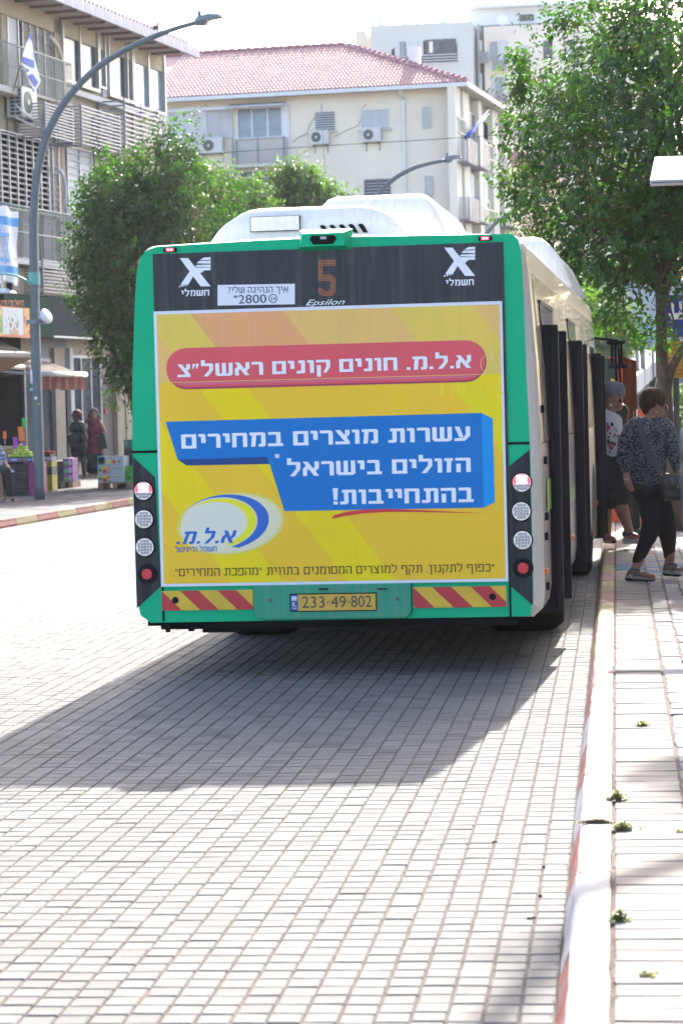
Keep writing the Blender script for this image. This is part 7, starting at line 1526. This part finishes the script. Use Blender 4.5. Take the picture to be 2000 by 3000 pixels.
b0 = P(1170, 440, -.2); e = empty('shopping_bag', b0, 'dark green shopping bag on the arm of the woman in red', 'bag'); q = MB(); q.loft([[P(x, y, -.2)-b0 for x, y in ((1145, 352), (1198, 352), (1238, 525), (1118, 540))], [P(x, y, -.05)-b0 for x, y in ((1145, 352), (1198, 352), (1238, 525), (1118, 540))]]); q.build('bag_panel', mat('bag green black', (0.008, 0.025, 0.025), .6, bump=.4), e)
# --- seated person at the left edge
Y_ = 44.6; P = K(0, 1180, 3.92, Y_); base = Vector((P(-40, 1140).x, Y_+.2, .12)); s1_ = empty('person', base, 'seated person in a blue striped shirt at the left edge', 'person')
blob('body', skin, s1_, [(P(-130, 380), P(-125, 420), .10, .09), (P(-120, 450), P(-110, 490), .06, .07), (P(-150, 560), P(-40, 560), .11, .11), (P(-100, 600), P(-90, 720), .13, .13), (P(20, 580), P(55, 680), .052, .045), (P(55, 680), P(110, 760, -.15), .042, .030), (P(115, 770, -.15), P(135, 785, -.18), .033, .030), (P(-60, 800), P(80, 800, -.2), .10, .085), (P(80, 800, -.2), P(120, 1100, -.15), .07, .045), (P(125, 1115, -.15), P(215, 1130, -.25), .04, .03), (P(-110, 820), P(-20, 850, -.25), .10, .08), (P(-20, 860, -.25), P(20, 1100, -.2), .068, .045), (P(20, 1120, -.2), P(115, 1140, -.3), .04, .03)]+[(P(135+k*3, 780+k*5, -.2), P(155, 788+k*5, -.22), .011, .009) for k in range(4)], .014, 3)
blob('hair', hairm, s1_, [(P(-140, 370), P(-125, 375), .115, .11)], .015, 2)
strm = mat('striped shirt', (0.350, 0.364, 0.406), .8, vscale=2.2, col2=(0.070, 0.126, 0.224), sharp=True, stretch=(.3, .3, 9)); blob('shirt', strm, s1_, [(P(-140, 560), P(-50, 560), .15, .15), (P(-110, 680), P(-60, 690), .21, .20), (P(-20, 550), P(35, 620), .085, .075)], .017, 3)
blob('trousers', mat('seated black trousers', (0.008, 0.008, 0.010), .85), s1_, [(P(-80, 780), P(80, 800, -.2), .13, .105), (P(80, 800, -.2), P(118, 1050, -.15), .098, .07), (P(-110, 800), P(-70, 810), .18, .15)], .017, 3)
for x, dy, y in ((20, -.2, 1140), (125, -.15, 1130)): blob('sandal', mat('sandal brown', (0.035, 0.021, 0.017), .6), s1_, [(P(x-10, y+12, dy), P(x+100, y+18, dy-.12), .035, .03), (P(x+35, y-18, dy-.04), P(x+50, y-5, dy-.05), .042, .04)], .012, 2)
b0 = P(130, 790, -.2); e = MB(); e.ball((0, 0, 0), .05, 8, 6, (1.4, 1, .5)); o = e.build('napkin', cwh); o.location = b0; tag(o, 'crumpled white napkin in the seated person\'s hand', 'napkin')
e = empty('stool', (P(-110, 1140).x, Y_+.15, .12), 'stool under the seated person at the left edge', 'stool'); MB().box(-.2, .25, -.18, .2, .36, .40).build('seat', cgd, e)
for x in (-.17, .19):
    for y in (-.15, .15): MB().box(x, x+.03, y, y+.03, 0, .36).build('leg', cgd, e)
MB().tube([P(-115, 560)-P(-115, 560), P(-115, 560)-P(-115, 560)], .01, 3) 
# mannequins in the shop window
for k, (x, Yk, m_, lab) in enumerate(((138, 62.2, mat('garment red white', (0.280, 0.042, 0.056), .8, vscale=5, col2=(0.385, 0.350, 0.336), sharp=True), 'mannequin in a red and white dress behind the lamp post'), (80, 61.6, mat('garment grey', (0.112, 0.119, 0.140), .8), 'mannequin in a grey outfit left of the lamp post'))):
    b0 = ony(x, 1440, Yk); b0.z = .12; e = empty('mannequin', b0, lab, 'mannequin'); Pm = lambda xx, z: b0+Vector((xx, -.35, z))
    blob('figure', mat('mannequin pale', (0.350, 0.322, 0.280), .5), e, [(Pm(0, 1.62), Pm(0, 1.70), .075, .08), (Pm(0, 1.45), Pm(0, 1.5), .05, .05), (Pm(-.13, 1.36), Pm(.13, 1.36), .06, .06), (Pm(0, 1.3), Pm(0, .9), .12, .12), (Pm(-.07, .8), Pm(-.07, .1), .07, .045), (Pm(.07, .8), Pm(.07, .1), .07, .045), (Pm(-.19, 1.33), Pm(-.2, .9), .045, .03), (Pm(.19, 1.33), Pm(.2, .9), .045, .03)], .018, 2)
    blob('garment', m_, e, [(Pm(-.12, 1.34), Pm(.12, 1.34), .085, .085), (Pm(0, 1.2), Pm(0, 1.0), .16, .15), (Pm(0, .9), Pm(0, .55), .17, .22)], .018, 2)

# ================================================================ WEEDS AND LITTER
def weed(u, v, w, h, n, seed, label, m=None, z=.12, flat_=1.):
    R = random.Random(seed); b0 = street(u, v, z); e = empty('weed', b0, label, 'weed', 'weeds in the paving joints'); q = MB(); mm = m or [leaf_mat('weed green', (.12, .17, .04), (.20, .24, .07), .3, 9), mat('weed brown', (.36, .27, .17), .9)]
    for i in range(n):
        x, y = R.gauss(0, w*.4), R.gauss(0, w*.35*flat_); z0 = R.uniform(0, h); a = R.uniform(0, 6.28); s = R.uniform(.006, .013); d = Vector((cos(a), sin(a), R.uniform(-.3, .8)))*s; p = Vector((x, y, z0*max(.1, 1-abs(x)/w))); c = d.cross(Vector((0, 0, 1))).normalized()*s*.5
        q.mi = 0 if R.random() < .72 else 1; q.poly([p, p+d*.5+c, p+d, p+d*.5-c])
    f = q.build('leaves', mm, e, recalc=False); tag(f, kind='stuff')
    q = MB()
    for i in range(6): a = R.uniform(0, 6.28); q.tube([(0, 0, 0), (cos(a)*w*.5, sin(a)*w*.4, h*.5)], .0015, 3, caps=False)
    q.build('stems', mat('weed stem', (.15, .10, .06), .9), e)
def uvz(x, y): p = onz(x, y, .12)-Vector((-.05, 0, .12)); return p.x*cos(.0257)+p.y*sin(.0257), -p.x*sin(.0257)+p.y*cos(.0257)
WM = [MATS.setdefault('wg', leaf_mat('weed green', (.13, .16, .05), (.22, .24, .09), .3, 9)), mat('weed brown', (.36, .27, .17), .9)]
for x, y, w, h, n, lab in ((1805, 2342, .055, .045, 900, 'bushy green weed in the kerb joint, middle one of three'), (1822, 2428, .055, .035, 800, 'dark green weed tuft at the kerb beside the cracked joint'), (1812, 2695, .04, .04, 600, 'nearest green weed tuft against the kerb'), (1880, 2125, .05, .022, 500, 'small dry weed lying on the pale slabs'), (1896, 2857, .035, .008, 120, 'thin weed strand in a slab joint near the bottom edge'), (1832, 1615, .06, .03, 300, 'grass tuft near the walking woman\'s feet'), (1992, 2438, .022, .012, 90, 'small weed at the right edge of the slabs')):
    u, v = uvz(x, y); weed(u, v, w*.8, h*.8, n, int(x+y), lab, WM)
u, v = uvz(1745, 2412); weed(-.055, v, .085, .012, 700, 99, 'dry brown weed filling the crack across the kerb', [mat('weed brown', (.36, .27, .17), .9), WM[0]], .121, .12)
R = random.Random(12); q = MB()
for i in range(420):                                    # crumbs of soil and dead leaves along both edges of the kerb
    s = R.random(); v = 6.6+R.random()**1.6*12; u, z = (-.150-abs(R.gauss(0, .006)), .002) if s < .5 else (.008+abs(R.gauss(0, .005)), .119); p = street(u, v, z); r_ = R.uniform(.0015, .0045); a = R.uniform(0, 3)
    q.poly([p+Vector((cos(a)*r_*1.6, sin(a)*r_*1.6, .001)), p+Vector((-sin(a)*r_, cos(a)*r_, r_)), p-Vector((cos(a)*r_*1.6, sin(a)*r_*1.6, -.001)), p+Vector((sin(a)*r_, -cos(a)*r_, r_*.4))])
tag(q.build('leaf_litter', mat('litter brown', (.13, .09, .06), .9), recalc=False), 'brown crumbs of soil and dry leaves along the kerb', 'litter', kind='stuff')
for x, y, l, lab in ((1448, 2467, .02, 'short dark twig on the road pavers left of the kerb'), (1555, 2690, .028, 'dark stick lying across a paver joint'), (1591, 2541, .010, 'round brown seed pod nearest the stick'), (1581, 2625, .010, 'dark seed pod in the paver joint')):
    p = onz(x, y, .004); q = MB(); q.tube([(-l/2, 0, 0), (l/2, .004, .001)], .0035 if l > .015 else .005, 5); o = q.build('twig', mat('twig brown', (.07, .05, .035), .9)); o.location = p; tag(o, lab, 'twig')
# ================================================================ HAZE
hz_m = bpy.data.materials.new('haze'); hz_m.use_nodes = True; n_ = hz_m.node_tree.nodes; n_.clear()
pv = n_.new('ShaderNodeVolumePrincipled'); pv.inputs['Color'].default_value = (.97, .98, 1, 1); pv.inputs['Density'].default_value = .00019; pv.inputs['Anisotropy'].default_value = .15
ot = n_.new('ShaderNodeOutputMaterial'); hz_m.node_tree.links.new(pv.outputs[0], ot.inputs['Volume'])
hz_o = MB().box(-60, 60, -30, 330, -1.3, 46).build('haze', hz_m); tag(hz_o, kind='stuff')
